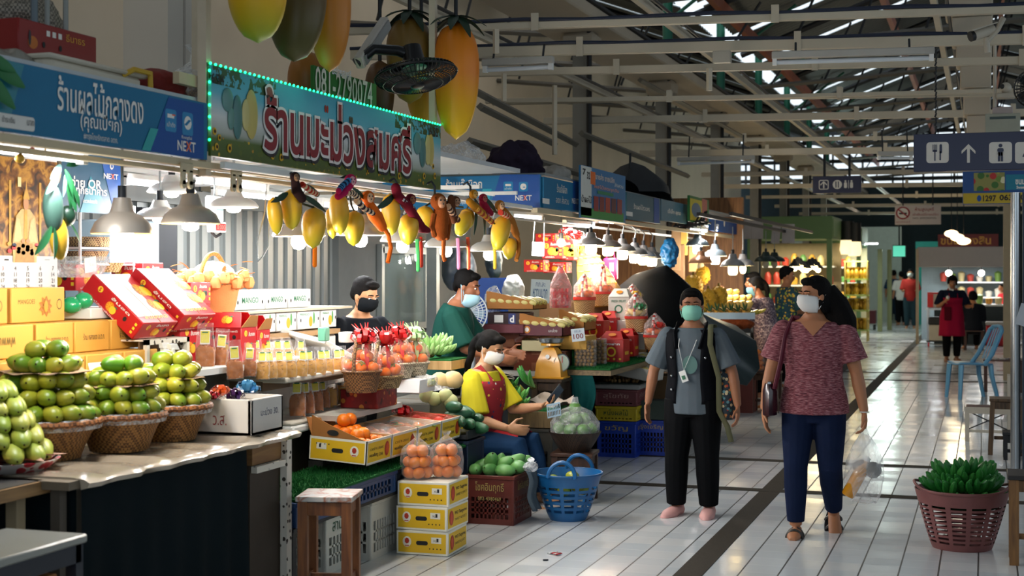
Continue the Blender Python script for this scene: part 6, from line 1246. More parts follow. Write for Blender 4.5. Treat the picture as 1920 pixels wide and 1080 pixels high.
def mask(P,m,low=0):
 h_,H=P['h_'],P['H'];rows=[(-.004,.036,.071),(-.014,.043,.0785),(-.03,.045,.078),(-.046,.042,.07),(-.06,.034,.052),(-.066,.026,.038)]
 def f(u,v):
  i=min(4,int(v*5));q=v*5-i;z,rx,fy=[rows[i][k]+(rows[i+1][k]-rows[i][k])*q for k in range(3)];a=R(-78+156*u);return h_(rx*math.sin(a),fy*math.cos(a)-.004+.0012*math.sin(v*18),z-low+.008*math.cos(a)*(1-v))
 mb=MB();mb.grid(f,16,10,m);o=mb.build('face_mask',P['t'],ang=80);s=o.modifiers.new('t','SOLIDIFY');s.thickness=.002
 mb=MB()
 for s in(-1,1):
  for z in(-.014,-.052):mb.tube([h_(s*.042,.01,z-low),h_(s*.05,-.004,z*.5),h_(s*.051,-.016,.004)],.0016*H,m,4)
 mb.build('mask_strap',P['t'])
def shoes(P,m,sole=None,sandal=False):
 J,H=P['J'],P['H']
 for i in(0,1):
  an,fd=J['ankle',i],J['foot',i];up=(V((0,0,1))-fd*fd.z).normalized();mb=MB()
  if sandal:
   c=an+fd*.045-up*.047;sd=fd.cross(up)
   for z,th in((0,.016),):mb.loft([[(c+fd*(.085*math.cos(2*PI*k/18))+sd*((.033-.006*math.cos(2*PI*k/18+2.6))*math.sin(2*PI*k/18))+up*zz)*H for k in range(18)]for zz in(-.009,.009)],m)
   for q in(.015,.055):mb.tube([(an+fd*q+sd*(.03*math.cos(PI*k/8))+up*(-.042+.034*math.sin(PI*k/8)))*H for k in range(9)],.0065*H,mt('#3c3a38',.4,.4,var=.4,sc=60),6)
  else:
   hl=an-fd*.022-up*.02;mb.ell(hl*H,.029*H,m,10);mb.tube([q*H for q in(hl,an+fd*.03-up*.022,an+fd*.075-up*.027,an+fd*.118-up*.032)],[q*H for q in(.029,.032,.034,.02)],m,12,flat=.72,up=up);mb.ell((an+fd*.112-up*.032)*H,(.022*H,.022*H,.015*H),m,10)
  mb.build('sandal' if sandal else 'shoe',P['t'])
DENIM=mt('#101c38',.8,var=.2,sc=14,bump=.2);BLK=mt('#06070a',.8,var=.2,sc=8)
n=NT('maroon_slub_cloth');mp=n.n('ShaderNodeMapping');mp.inputs['Scale'].default_value=(25,25,220);n.l(n.co(),mp.inputs[0]);f=n.noise(1.4,4,vec=mp.outputs[0]);n.base(n.ramp(f,[(.34,'#4a1c28'),(.5,'#7c3a44'),(.68,'#b08084')]));n.set(Roughness=.85);n.bump(f,.2,.003);SLUB=n.m
# -- the woman in the maroon top, walking towards the camera
P=person('woman in maroon top and dark jeans walking with a white plastic bag, head turned aside',(-.99,8.78,0),PI+R(4),1.585,spine=(0,.03,1),legs=(((.04,.17,-1),(.0,-.02,-1)),((-.02,.1,-1),(-.05,-.62,-.9))),feet=((.05,1,-.02),(-.1,.62,-.8)),arms=(((.3,.0,-1),(.16,.12,-1),(-.1,.25,-1)),((-.27,0,-1),(-.2,.16,-1),(-.02,.1,-1))),look=(-48,0),bulk=(1.1,1.06),vox=.006,hair='long',curl=(.3,.75))
garment(P,'trousers',DENIM,legs=.93,lex=.006);garment(P,'blouse',SLUB,.475,.825,.013,.72,flare=.08);mask(P,mt('#e9e7e4',.8,var=.03));shoes(P,BLACK,sandal=True);t,H,J=P['t'],P['H'],P['J']
mb=MB();c=P['axis'](.845);mb.tube([(P['axis'](.84)+V((.042*math.cos(a),.05*abs(math.sin(a))-.01,-.055*math.sin(a))))*H for a in[PI*k/12 for k in range(13)]],.0012*H,GOLD,4);mb.ell((P['axis'](.785)+V((0,.066,-.002)))*H,.005*H,GOLD,6);mb.build('necklace',t);mb=MB();mb.add([(P['axis'](h)+V((x,P['sec'](h)[1]*1.06+.0175-.01*abs(x)/.05,0)))*H for h,x in((.826,-.05),(.8,-.026),(.772,0),(.8,.026),(.826,.05),(.83,0))],[(0,1,5),(1,2,5),(2,3,5),(3,4,5)],SKIN);mb.build('neckline',t)
mb=MB();mb.tube([(P['axis'](.832)+V((.055+.002*k,.03*math.sin(k),0)))*H for k in range(1)]+[(J['sh',0]+V((-.035,.0,.045)))*H,(J['sh',0]+V((-.01,.062,-.02)))*H,(J['sh',0]+V((.005,.08,-.12)))*H,(J['el',0]+V((-.02,.07,-.06)))*H],.014*H,mt('#5a1428',.5),8,flat=.5,up=(0,1,0));mb.build('bag_strap',t)
c=(J['el',0]+V((.0,.03,-.105)))*H;t2=thing('shoulder_bag','small maroon leather shoulder bag at the hip of the woman in the maroon top','bag',P['t'].matrix_basis@c,PI+R(4));mb=MB();MRN=mt('#2c0c18',.25,coat=.4);mb.loft([[V((.045*q*math.cos(2*PI*k/16),.1*q*math.sin(2*PI*k/16),z))for k in range(16)]for z,q in((-.1,.8),(-.09,1),(.05,1.0),(.1,.7))],MRN);mb.build('bag_body',t2);mb=MB();mb.box((.0,.0,.105),(.02,.15,.012),STEEL);mb.build('zip',t2)
mb=MB();h_=(J['wr',1]+J['hd',1]*.0)*H;mb.tube([h_+V((.026*math.cos(2*PI*k/12),.026*math.sin(2*PI*k/12),0))for k in range(12)],.004,mt('#d8d4d0',.4),5,closed=True);mb.build('bracelet',t)
hw=P['t'].matrix_basis@(J['hand',1]*H);t2=thing('plastic_bag','thin white plastic carrier bag with a bottle of yellow oil, in her hand','bag',hw+V((0,0,-.02)));mb=MB()
prs=[(.012,.02),(.03,-.03),(.075,-.1),(.105,-.19),(.115,-.28),(.1,-.36),(.07,-.42)]
mb.loft([[V((r*math.cos(2*PI*k/24)*(1+.08*math.sin(5*k+i)),r*.55*math.sin(2*PI*k/24),z+.01*math.sin(k*1.9)))for k in range(24)]for i,(r,z)in enumerate(prs)],film('#ffffff',.22,.3,5,'thin_white_bag'));mb.build('bag_film',t2)
mb=MB();Rm=Euler((0,R(28),0)).to_matrix();mb.lathe([(.036,0),(.04,.01),(.04,.16),(.036,.19),(.016,.225),(.014,.24)],mt('#c8881c',.12,var=.1,coat=.6),c=V((-.1,0,-.41)),n=18,rot=Rm,caps=(True,True));o=mb.build('oil_bottle',None,hw);tag(o,'clear bottle of yellow cooking oil inside the white plastic bag','bottle');mb=MB();mb.cyl(Rm@V((0,0,.24))+V((-.1,0,-.41)),Rm@V((0,0,.262))+V((-.1,0,-.41)),.018,WHITE,n=14);mb.build('cap',o)
mb=MB();mb.ell(V((-.02,.01,-.24)),(.05,.035,.05),mt('#5a4634',.7,var=.4,sc=20),12);mb.ell(V((.05,.0,-.25)),(.05,.04,.05),mt('#6a6a66',.7,var=.4,sc=20),12);o=mb.build('wrapped_food',None,hw);tag(o,'dark packet of food in the white plastic bag above the oil bottle','packet')
# -- the person in vest and grey shirt
q=PX(1297,968,Z=0)
P=person('person in black vest, grey shirt and green mask walking towards the camera',(q.x,q.y+.04,0),PI-R(3),1.5,spine=(0,.02,1),legs=(((.05,.1,-1),(.04,-.12,-1)),((-.05,.06,-1),(-.0,-.14,-1))),feet=((.2,1,-.05),(-.12,1,-.05)),arms=(((.42,-.02,-1),(.14,.16,-1),(0,.3,-1)),((-.42,0,-1),(-.2,.15,-1),(-.02,.25,-1))),look=(14,-2),bulk=(1.06,1.04),vox=.006,skin=mt('#9a6545',.55,var=.06,sc=5),curl=(.35,.4))
garment(P,'trousers',BLK,legs=.96,lex=.014);garment(P,'shirt',mt('#5a646c',.85,var=.12,sc=10),.455,.828,.012,.85,flare=.06);mask(P,mt('#8fd0bc',.8,var=.05));shoes(P,mt('#d09a94',.6))
VEST=mt('#080a10',.8,var=.15,sc=12);shell(P,'vest',VEST,.5,.822,118,422,.02,40,18,th=.006);t,H,J=P['t'],P['H'],P['J']
mb=MB()
for s in(-1,1):mb.tube([(P['axis'](.822)+V((s*.04,-.03,0)))*H,(P['axis'](.832)+V((s*.062,.0,.006)))*H,(P['axis'](.8)+V((s*.062,.05,0)))*H,(P['axis'](.74)+V((s*.05,.08,0)))*H],.02*H,VEST,8,flat=.4,up=(1,0,0))
for s,z in((1,.7),(1,.62),(1,.56),(-1,.7)):mb.ell((P['axis'](z)+V((s*.075,.078,0)))*H,.006*H,STEEL,8)
mb.build('vest_collar',t)
mb=MB();a=P['axis'](.645)+V((.015,.098,0));mb.tube([(P['axis'](.83)+V((.045,.02,0)))*H,(P['axis'](.75)+V((.04,.09,0)))*H,a*H,(P['axis'](.75)+V((-.03,.09,0)))*H,(P['axis'](.83)+V((-.045,.02,0)))*H],.002*H,WHITE,5);mb.build('lanyard',t)
mb=MB();mb.box((a+V((0,0,-.025)))*H,(.045,.006,.075),WHITE,rot=Matrix.Rotation(.35,3,'Y'),bev=.002);mb.box((a+V((0,.004,-.03)))*H,(.02,.005,.025),GREENI,rot=Matrix.Rotation(.35,3,'Y'));mb.build('name_card',t)
mb=MB();mb.disc((P['axis'](.67)+V((-.01,.0865,0)))*H,(-1,0,0),(0,0,1),.05,.06,mt('#5c7c78',.8),ext=.004);mb.build('shirt_print',t)
c=(J['el',1]+V((.03,-.03,-.1)))*H;t2=thing('cloth_bag','floral cloth backpack hung on the shoulder of the person in the vest','bag',P['t'].matrix_basis@c,PI-R(3));FLW=spots('#22303a',['#b03a2c','#c8b890','#3a6a60','#b0703a','#22303a','#5a8a94'],42,.8,.42);mb=MB();mb.loft([[V((.075*q_*math.cos(2*PI*k/18),.1*q_*math.sin(2*PI*k/18),z))for k in range(18)]for z,q_ in((-.16,.6),(-.14,.92),(0,1),(.12,.85),(.17,.4))],FLW);mb.build('bag_body',t2)
OLV=mt('#5a5a44',.8);mb=MB();s0=(J['sh',1]+V((.02,.02,.045)))*H-c;mb.tube([V((0,-.04,.15)),s0+V((0,-.06,0)),s0+V((0,.03,.004)),s0+V((-.01,.09,-.12)),V((.03,.11,.12)),V((.03,.1,-.1)),V((-.02,.08,-.2)),V((-.04,.06,-.3))],.019,OLV,8,flat=.45,up=(0,1,0));mb.build('strap',t2)
# -- the seated woman in yellow
q=PX(896,838,T=9.95)
P=person('seated woman in yellow blouse and red apron looking at her phone',(q.x,q.y,0),R(-98),1.6,spine=(0,.1,1),legs=(((.06,1,.02),(0,.12,-1)),((-.1,1,.04),(0,.12,-1))),arms=(((.12,.2,-1),(-.1,1,-.25),(-.2,1,-.1)),((-.1,.5,-.9),(.1,.95,.15),(.1,.9,.4))),look=(-4,-24),pel=.265,bulk=(1.06,1.02),vox=.007,hair='pony',curl=(.4,.5),palm=(None,(.3,.2,1)),skin=mt('#b0805c',.55,var=.05))
garment(P,'jeans',mt('#1c3a5e',.8,var=.2,sc=14),legs=.95,lex=.008);garment(P,'blouse',mt('#cfc02c',.75,var=.12,sc=7),.5,.826,.016,.9);mask(P,mt('#dcd6d0',.8));AP=spots('#8a1420',['#1c2c5a','#d8c040','#c8202c','#e0e0d8','#8a1420','#8a1420'],26,.8,.3);shell(P,'apron',AP,.47,.79,15,165,.026,20,12);t,H,J=P['t'],P['H'],P['J']
mb=MB();k0,k1,h0,h1=[J[x]*H for x in(('knee',0),('knee',1),('hip',0),('hip',1))]
mb.grid(lambda u,v:h0.lerp(k0,.25+.72*v).lerp(h1.lerp(k1,.25+.72*v),-.25+1.5*u)+V((0,0,.1-.05*(2*u-1)**2-.06*abs(2*u-1)**5)),14,12,spots('#b01420',['#e0e0d8','#d8c040','#1c2c5a','#b01420','#b01420'],26,.8,.28));o=mb.build('apron_skirt',t);s=o.modifiers.new('t','SOLIDIFY');s.thickness=.004
[MB().tube([(P['axis'](.78)+V((s*.05,.07,0)))*H,(P['axis'](.835)+V((s*.055,.01,.006)))*H,(P['axis'](.8)+V((s*.05,-.06,0)))*H],.014*H,AP,5,flat=.3,up=(1,0,0)).build('apron_strap',t)for s in(-1,1)]
hw=P['t'].matrix_basis@((J['wr',1]+J['hd',1]*.062)*H);mb=MB();mb.box((0,0,0),(.075,.009,.15),DARK,bev=.003);mb.box((0,-.005,0),(.068,.002,.135),mt('#27394a',.15),bev=.0005);o=mb.build('mobile_phone',None,hw+V((.02,0,.045)),(R(20),R(38),R(75)));tag(o,'dark mobile phone in the hand of the seated woman','phone')
stool('low stool under the woman in yellow',(q.x,q.y,0),.3,.3,.335,wood('#4a2c18','#6a4426',5),0,None,.04,rails=False)
# -- man in green
q=PX(832,600,T=10.7);P=person('man in dark green shirt with lowered mask, busy at the next counter',(q.x,q.y,0),R(-82),1.64,spine=(0,.22,1),arms=(((.1,.45,-1),(-.1,1,-.25)),((-.1,.5,-1),(.1,1,-.2))),look=(-6,-16),bulk=(1.14,1.16),vox=.008,skin=SKIN2)
garment(P,'trousers',BLK,legs=.96,lex=.012);garment(P,'shirt',mt('#123c34',.8,var=.12,sc=8),.46,.83,.016,.95);mask(P,mt('#9ac0d0',.8),.03)
# -- young man in black
q=PX(664,600,T=9.5);P=person('young man in black shirt and black mask looking down',(q.x,q.y,0),R(-118),1.58,spine=(.02,.16,1),arms=(((.28,.3,-1),(-.05,.9,-.5)),((-.25,.35,-1),(.1,.9,-.4))),look=(8,-20),bulk=(1.06,1.05),vox=.0075,skin=mt('#b9855f',.55,var=.05))
BT=mt('#0b0f16',.85,var=.1);garment(P,'trousers',BLK,legs=.96,lex=.01);garment(P,'shirt',BT,.46,.83,.013,.8);mask(P,mt('#101418',.85));mb=MB();mb.text('FUN',(P['axis'](.69)+V((0,.09,0)))*P['H'],(-1,0,0),(0,.1,1),SIGNW,w=.16,h=.09,bold=.03,ext=.006);mb.build('shirt_print',P['t'])
# -- shoppers farther down the aisle
q=PX(1440,600,T=16.7);P=person('woman in purple flecked blouse with black headcloth reaching over the fruit',(q.x,q.y,0),R(72),1.56,spine=(0,.2,1),arms=(((.1,.8,-.8),(0,1,-.1)),((-.1,.6,-.8),(0,1,0))),look=(14,-10),bulk=(1.05,1.05),vox=.011,hair='pony',skin=SKIN2)
garment(P,'trousers',BLK,legs=.96,lex=.014);garment(P,'blouse',spots('#6a5a64',['#3c3040','#8a7a80','#4a3a50','#a09098','#5a4a58'],60,.8,.6),.42,.83,.022,1.0,flare=.06);mask(P,mt('#6a9ab0',.8))
q=PX(1414,600,T=18.0);P=person('person in dark clothes half hidden behind the woman in the purple flecked blouse',(q.x,q.y,0),R(100),1.6,arms=(((.1,.8,-.6),(-.1,.6,.9)),((-.1,.4,-1),(0,1,0))),vox=.013,look=(10,-8),hair='short');garment(P,'trousers',BLK,legs=.96,lex=.012);garment(P,'shirt',DARK,.46,.83,.014,.9)
q=PX(1474,600,T=19.5);P=person('person in blue and yellow flowered shirt standing at the fruit stall',(q.x,q.y,0),R(-60),1.68,arms=(((.1,.6,-1),(0,1,-.2)),((-.1,.5,-1),(0,1,-.2))),look=(-20,-6),vox=.013,bulk=(1.08,1.08));garment(P,'trousers',BLK,legs=.96,lex=.012);garment(P,'shirt',spots('#123c48',['#c8a02c','#1c4a5a','#8aa040','#123c48','#d8b840'],26,.8,.42),.45,.83,.018,.9)
def far(label,px,T,H,yaw,top,low,vox=.02,look=(0,0),hair='short',**k):
 q=PX(px,600,T=T);P=person(label,(q.x,q.y,0),yaw,H,vox=vox,look=look,hair=hair,hands=vox<.019,**k);garment(P,'trousers',low,legs=.96,lex=.012);garment(P,'shirt',top,.46,.83,.014,.9);return P
bent=(((.15,.1,-1),(-.3,1,.1)),((-.15,.1,-1),(.3,1,.1)))
P=far('man in red polo shirt and pale mask walking far down the aisle',1707,40,1.68,PI,mt('#a8302a',.8),mt('#2c4048',.8),arms=bent);mask(P,mt('#d8dcd4',.8))
far('person in white shirt behind the man in the red polo shirt',1690,42.5,1.62,R(20),mt('#cfc8c0',.8),BLK);far('person in dark blue walking away, left of the man in red',1676,44,1.66,0,mt('#1c3450',.8),mt('#1c2a3a',.8))
far('man in dusty pink shirt standing at the white food counter',1746,34,1.68,R(-70),mt('#a8786c',.8),mt('#3a4a54',.8),arms=bent,look=(-10,-25))
q=PX(1785,678,Z=0);P=person('woman in crimson apron and dark shirt looking down, walking past the food counter',(q.x,q.y,0),PI+R(14),1.54,vox=.014,look=(-8,-20),hair='bob',arms=(((.3,.15,-1),(-.35,.9,.5)),((-.3,.2,-1),(-.1,.8,.1))),bulk=(1.1,1.05));garment(P,'trousers',BLK,legs=.9,lex=.01);garment(P,'shirt',mt('#141a2c',.8),.47,.83,.014,.85);APR=mt('#a01438',.8,var=.1);shell(P,'apron',APR,.3,.74,-15,195,.026,24,16,flare=.05,wave=.03);shoes(P,mt('#8a5a40',.6));t,H=P['t'],P['H']
[MB().tube([(P['axis'](.73)+V((s*.045,.085,0)))*H,(P['axis'](.835)+V((s*.05,.02,.004)))*H,(P['axis'](.8)+V((s*.04,-.06,0)))*H],.016*H,APR,5,flat=.3,up=(1,0,0)).build('apron_strap',t)for s in(-1,1)];mb=MB();mb.box((P['axis'](.56)+V((.07,.1,0)))*H,(.12,.02,.24),mt('#5a1020',.8),bev=.008);mb.build('apron_pocket',t);mb=MB();mb.tube([P['h_'](.045,.01,-.03),P['h_'](.03,.05,-.075),P['h_'](-.01,.055,-.085)],.012*H,WHITE,6);mb.build('lowered_mask',t);mb=MB();mb.ell((P['J']['hand',0]+V((0,.02,.02)))*H,.03,PAPER,8);mb.build('paper_cup',t)
q=PX(1826,640,T=29);P=person('person in black seen from behind, seated at the food counter',(q.x,q.y,0),R(10),1.6,legs=(((.1,1,0),(0,.1,-1)),((-.1,1,0),(0,.1,-1))),pel=.28,vox=.018,hair='bob',arms=bent,hands=False,spine=(0,.15,1));garment(P,'trousers',BLK,legs=.96,lex=.01);garment(P,'shirt',mt('#12161f',.8),.46,.83,.014,1.6)
far('vendor in red shirt and blue mask behind the white food counter',1880,31.5,1.35,R(110),mt('#b01c24',.8),BLK,hair='pony',arms=bent)
# ================================================================ SECOND STALL
CB_=PX(1013,350,X=-3.2);SBL=mt('#0f6ea0',.4,var=.05,sc=2)
def fy(mb,body,x0,x1,y0,y1,m,Y,bold=0.0,ext=.002):
 a,b=PX(x0,(y0+y1)/2,Y=Y),PX(x1,(y0+y1)/2,Y=Y);c=(a+b)/2;mb.text(body,c,*YF,m,w=b.x-a.x,h=SZ(y1-y0,c),bold=bold,ext=ext)
t=thing('shop_sign','bright blue sign of the second stall facing the camera, with two app icons','sign');Y=CB_.y;xl=-4.5;mb=MB();mb.box(((xl-3.2)/2,Y+.015,2.21),(-3.2-xl,.03,.25),SBL,bev=.002)
def q4(pts,m,e=.001):mb.poly([PX(x,y,Y=Y-e)for x,y in pts],m)
q4([(938,327),(1012,327),(1012,389),(918,389)],mt('#0a4c9c',.4),.0008);q4([(905,354),(922,354),(914,389),(898,389)],mt('#2aa4b8',.4),.0012)
fy(mb,'ร้านเจ๊เผือก',836,904,335,354,SIGNW,Y,.012);fy(mb,'อตก ส่งสวน',838,904,358,372,SIGNW,Y,.012);fy(mb,'#กรุงไทยรักตลาด',860,895,377,384,SIGNW,Y)
for x0,x1,k in((944,962,0),(973,990,1)):
 a,b=PX(x0,350,Y=Y),PX(x1,350,Y=Y);c=(a+b)/2;w_=b.x-a.x;mb.rect(c,*YF,w_,w_,mt('#1580b4',.4,var=.04),.002,.012)
 if k:mb.disc(c,*YF,w_*.34,w_*.34,SIGNW,ext=.003);mb.disc(c+V((.006,0,-.004)),*YF,w_*.14,w_*.06,mt('#1580b4',.4,var=.04),ext=.004)
 else:mb.rect(c+V((0,0,.012)),*YF,w_*.6,w_*.22,SIGNW,.003);mb.text('เป๋าตัง',c-V((0,0,.014)),*YF,SIGNW,w=w_*.7,h=w_*.22,ext=.003)
fy(mb,'NEXT',966,997,366,376,SIGNW,Y,.02);fy(mb,'X',981,988,366,376,ORNG,Y,.02,.004);mb.build('sign_panel',t)
def side_sign(label,x0,x1,ytop,ybot,m,X,lines,name='shop_sign',deco=None):
 ya,yb=PX(x0,360,X=X).y,PX(x1,360,X=X).y;z1,z0=PX(x0,ytop,X=X).z,PX(x0,ybot,X=X).z;t=thing(name,label,'sign');mb=MB();mb.box((X,(ya+yb)/2,(z0+z1)/2),(.03,yb-ya-.01,z1-z0),m,bev=.002)
 for(s,a,b,c,d,mm,*o)in lines:ft(mb,s,a,b,c,d,mm,X+.016,o[0]if o else 0)
 if deco:deco(mb,X+.016)
 mb.build('sign_panel',t);return t
side_sign('teal sign of the second stall turned to the aisle',1016,1087,331,389,TEAL,-3.2,[('ร้านเจ๊เผือก',1044,1063,346,362,SIGNW,.01),('อตก ส่งสวน',1042,1066,368,382,SIGNW),('NEXT',1072,1084,372,382,SIGNW,.02)],deco=lambda mb,X:(frect(mb,1074,1087,340,394,TEALB,X),frect(mb,1017,1030,372,382,SIGNW,X)))
def d732(mb,X):
 frect(mb,1089,1109,312,404,mt('#cfd0c8',.5),X);frect(mb,1089,1169,394,412,mt('#2a8a3a',.5),X);c,w_,h_=frect(mb,1107,1116,322,346,mt('#d8641c',.5),X,ext=.002)
 for k,cc in enumerate(('#8a1c24','#7a2020','#a8301c','#5a1c24','#8a2a2c')):frect(mb,1113+k*11,1122+k*11,368+k*1.5,396+k*1.5,mt(cc,.5,var=.3,sc=60),X,ext=.002)
 frect(mb,1120,1150,360,366,mt('#1a7a50',.5),X,ext=.002)
side_sign('blue banner with 7/32 on a white strip at the second stall',1088,1170,309,408,mt('#1c6a9c',.45,var=.1,sc=5),-3.14,[('7',1092,1098,316,328,INK,.03),('32',1100,1106,322,336,INK,.03),('ขายส่ง ขายปลีก',1116,1152,328,340,mt('#d8c8c0',.5),.02),('ผลไม้สดทุกวัน',1114,1160,350,359,mt('#d89a90',.5),.02),('น้ำผลไม้',1090,1109,366,380,INK,.02),('ส่งสวน',1152,1168,344,352,SIGNW)],'shop_banner',d732)
side_sign('dim teal sign under the folded black umbrella',1172,1236,360,411,mt('#14566a',.45),-3.2,[('ร้านผลไม้รวมพร',1188,1218,384,394,SIGNW,.01)],deco=lambda mb,X:(frect(mb,1226,1236,372,418,TEALB,X),frect(mb,1174,1186,397,405,SIGNW,X)))
side_sign('pale blue grey sign next along the row of signs',1237,1289,373,413,mt('#4a7488',.45),-3.2,[('เจ๊เล็ก อุดม',1252,1276,393,404,SIGNW,.02)])
def dyg(mb,X):
 c,w_,h_=frect(mb,1294,1316,374,414,mt('#c8b81c',.5),X,ext=.001);mb.disc(c,*XF,w_*.4,h_*.34,mt('#4a6a8a',.5),ext=.003);frect(mb,1316,1326,374,414,mt('#b05a50',.5,var=.4,sc=40),X)
side_sign('green sign with a yellow oval picture at the end of the row',1291,1327,366,415,mt('#1c6a2c',.5),-3.12,[],'shop_banner',dyg)
mb=MB();mb.box((-3.22,14.6,2.06),(.05,8.8,.035),RAIL);mb.box((-3.7,14.6,2.04),(.03,8.8,.02),WHITE);struct(mb.build('beam'))
mb=MB();mb.box((-4.1,14.8,2.345),(1.8,8.8,.02),mt('#8f9290',.7));struct(mb.build('ceiling_3'))
for px,lab,r,m,z,sd in((862,'white translucent sack on top of the second stall',(.17,.24,.1),FILMW,308,31),(966,'dark purple cloth bundle tied with yellow cord on top of the second stall',(.22,.3,.17),mt('#2c2434',.85,var=.2),300,32),(1042,'pale plastic sack behind the purple bundle',(.14,.18,.11),mt('#a8a49c',.4,var=.25),310,33)):
 sack(lab,V((0,0,0))+PX(px,z,X=-3.75)*V((1,1,1)).x if False else V((PX(px,z,X=-3.7).x,PX(px,z,X=-3.7).y,2.352)),r,m,sd,lump=.38)
p=PX(1215,372,X=-3.35);t=thing('folded_umbrella','large black umbrella lying on top of the teal signs','umbrella',(p.x,p.y,2.355));mb=MB();mb.loft([[V((.02*math.cos(a)+0,-1.0+y,.02+r*abs(math.sin(a))+(r*.5*(math.cos(a*4)*.12))))+V((r*math.cos(a),0,0))for a in[2*PI*k/16 for k in range(16)]]for y,r in((0,.12),(.3,.3),(.8,.26),(1.5,.12),(2.2,.02))],mt('#12161c',.7));mb.build('canopy',t);mb=MB();mb.cyl((0,-.8,.25),(0,-.78,.42),.012,DARK);mb.build('tip',t)
# counters with wood print cloth, turf
n=NT('wood_block_print_cloth');br=n.n('ShaderNodeTexBrick');br.inputs['Scale'].default_value=1;br.inputs['Brick Width'].default_value=.21;br.inputs['Row Height'].default_value=.062;br.inputs['Mortar Size'].default_value=.0;br.inputs['Color1'].default_value=(*lin('#5a2a1c'),1);br.inputs['Color2'].default_value=(*lin('#a8785a'),1);br.inputs['Bias'].default_value=-.35
mp=n.n('ShaderNodeMapping');mp.inputs['Rotation'].default_value=(R(90),0,0);n.l(n.co(),mp.inputs[0]);n.l(mp.outputs[0],br.inputs['Vector']);n.base(n.mix(n.noise(30,3),br.outputs['Color'],'#6a3422'));n.set(Roughness=.25,Coat_Weight=.5);n.bump(n.noise(5,2),.5,.03);WBP=n.m;BRC=mt('#6a3422',.25,var=.15,coat=.6,bump=.3,bsc=8)
Y0=10.9;t=thing('display_counter','second stall counter draped in brown wood print plastic cloth','counter');mb=MB();mb.box((-3.86,11.6,.98),(.5,1.4,.3),WBP,bev=.01);mb.box((-3.4,11.6,.88),(.44,1.4,.17),WBP,bev=.008);mb.build('draped_cloth',t);mb=MB();mb.box((-3.65,11.6,.78),(.98,1.5,.04),mt('#b8b4ac',.5));mb.build('counter_board',t)
mb=MB();mb.box((-3.68,11.7,.38),(.85,1.25,.76),DARK);mb.build('counter_base',t)
mb=MB();mb.grid(lambda u,v:V((-4.1+.6*u+.04*math.sin(v*5),Y0-.02-.05*math.sin(u*6)*v,1.14+.02*math.sin(u*7)-.12*v)),16,8,BRC);o=mb.build('brown_sheet',None);tag(o,'glossy brown plastic sheet folded over the counter before the man in green','plastic sheet');so=o.modifiers.new('t','SOLIDIFY');so.thickness=.006
turf('green turf on the upper level of the second counter',(-3.8,11.75,1.132),.55,1.2);turf('green turf on the lower level of the second counter with hanging edge',(-3.4,11.7,.967),.48,1.3,drop=.16);turf('green turf on the side ledge under the longan bags',(-2.98,11.6,.822),.36,1.5)
t=thing('side_ledge','plank ledge carrying turf and longan bags beside the second counter','ledge',(-2.98,11.6,0));mb=MB();mb.box((0,0,.8),(.38,1.54,.04),wood('#5a4a34','#8a7452',5,.6,1));mb.build('ledge_board',t)
for sy in(-.7,.7):mb=MB();mb.box((-.13,sy,.39),(.05,.05,.78),mt('#3a2a1c',.7));mb.build('leg',t)
mb=MB();mb.grid(lambda u,v:V((-3.14+.2*u+.03*math.sin(v*4),10.84+.03*math.sin(u*11)*v,.78-.36*v)),18,10,mt('#0a4444',.8,var=.2));o=mb.build('teal_cloth',None);so=o.modifiers.new('t','SOLIDIFY');so.thickness=.006;tag(o,'dark teal cloth hanging below the side ledge','cloth')
# spring scale on its table
q=PX(1025,711,T=11.05);stool('dark wooden stool under the yellow spring scale',(q.x,q.y+.12,0),.26,.3,q.z,wood('#2c1c12','#4a3420',5),0,None,.05)
t=thing('spring_scale','orange yellow spring scale with round dial and steel pan','scale',(q.x,q.y+.12,q.z));u=SZ(1,q);SCY=mt('#d8961c',.35,coat=.4)
mb=MB();mb.box((0,0,.008),(62*u,.2,.016),SCY,bev=.004);mb.loft([[V((x*a,y*b,z))for x,y in((-1,-1),(1,-1),(1,1),(-1,1))]for z,a,b in((.016,26*u,.095),(30*u,23*u,.085),(52*u,14*u,.065),(58*u,9*u,.05))],SCY);mb.disc((0,-.088,42*u),*YF,4*u,4*u,PAPER,ext=.01);mb.build('housing',t)
mb=MB();c=V((20*u,-.02,30*u));nx=V((.75,-.66,0));rt_=V((.66,.75,0));mb.cyl(c,c+nx*.02,17*u,STEEL,n=24);mb.disc(c+nx*.02,rt_,(0,0,1),15*u,15*u,mt('#c9d4c0',.3),ext=.001);mb.build('dial',t);mb=MB();mb.box(c+nx*.024+V((0,0,6*u)),(.004,.004,12*u),RED);mb.build('pointer',t)
mb=MB();mb.cyl((0,0,58*u),(0,0,68*u),.02,SCY);mb.lathe([(12*u,66*u),(22*u,68*u),(25*u,75*u),(24*u,75*u),(20*u,70*u),(.001,69*u)],STEEL,n=28);mb.lathe([(20*u,62*u),(19*u,66*u),(.01,66*u)],SCY,n=24);mb.build('pan',t)
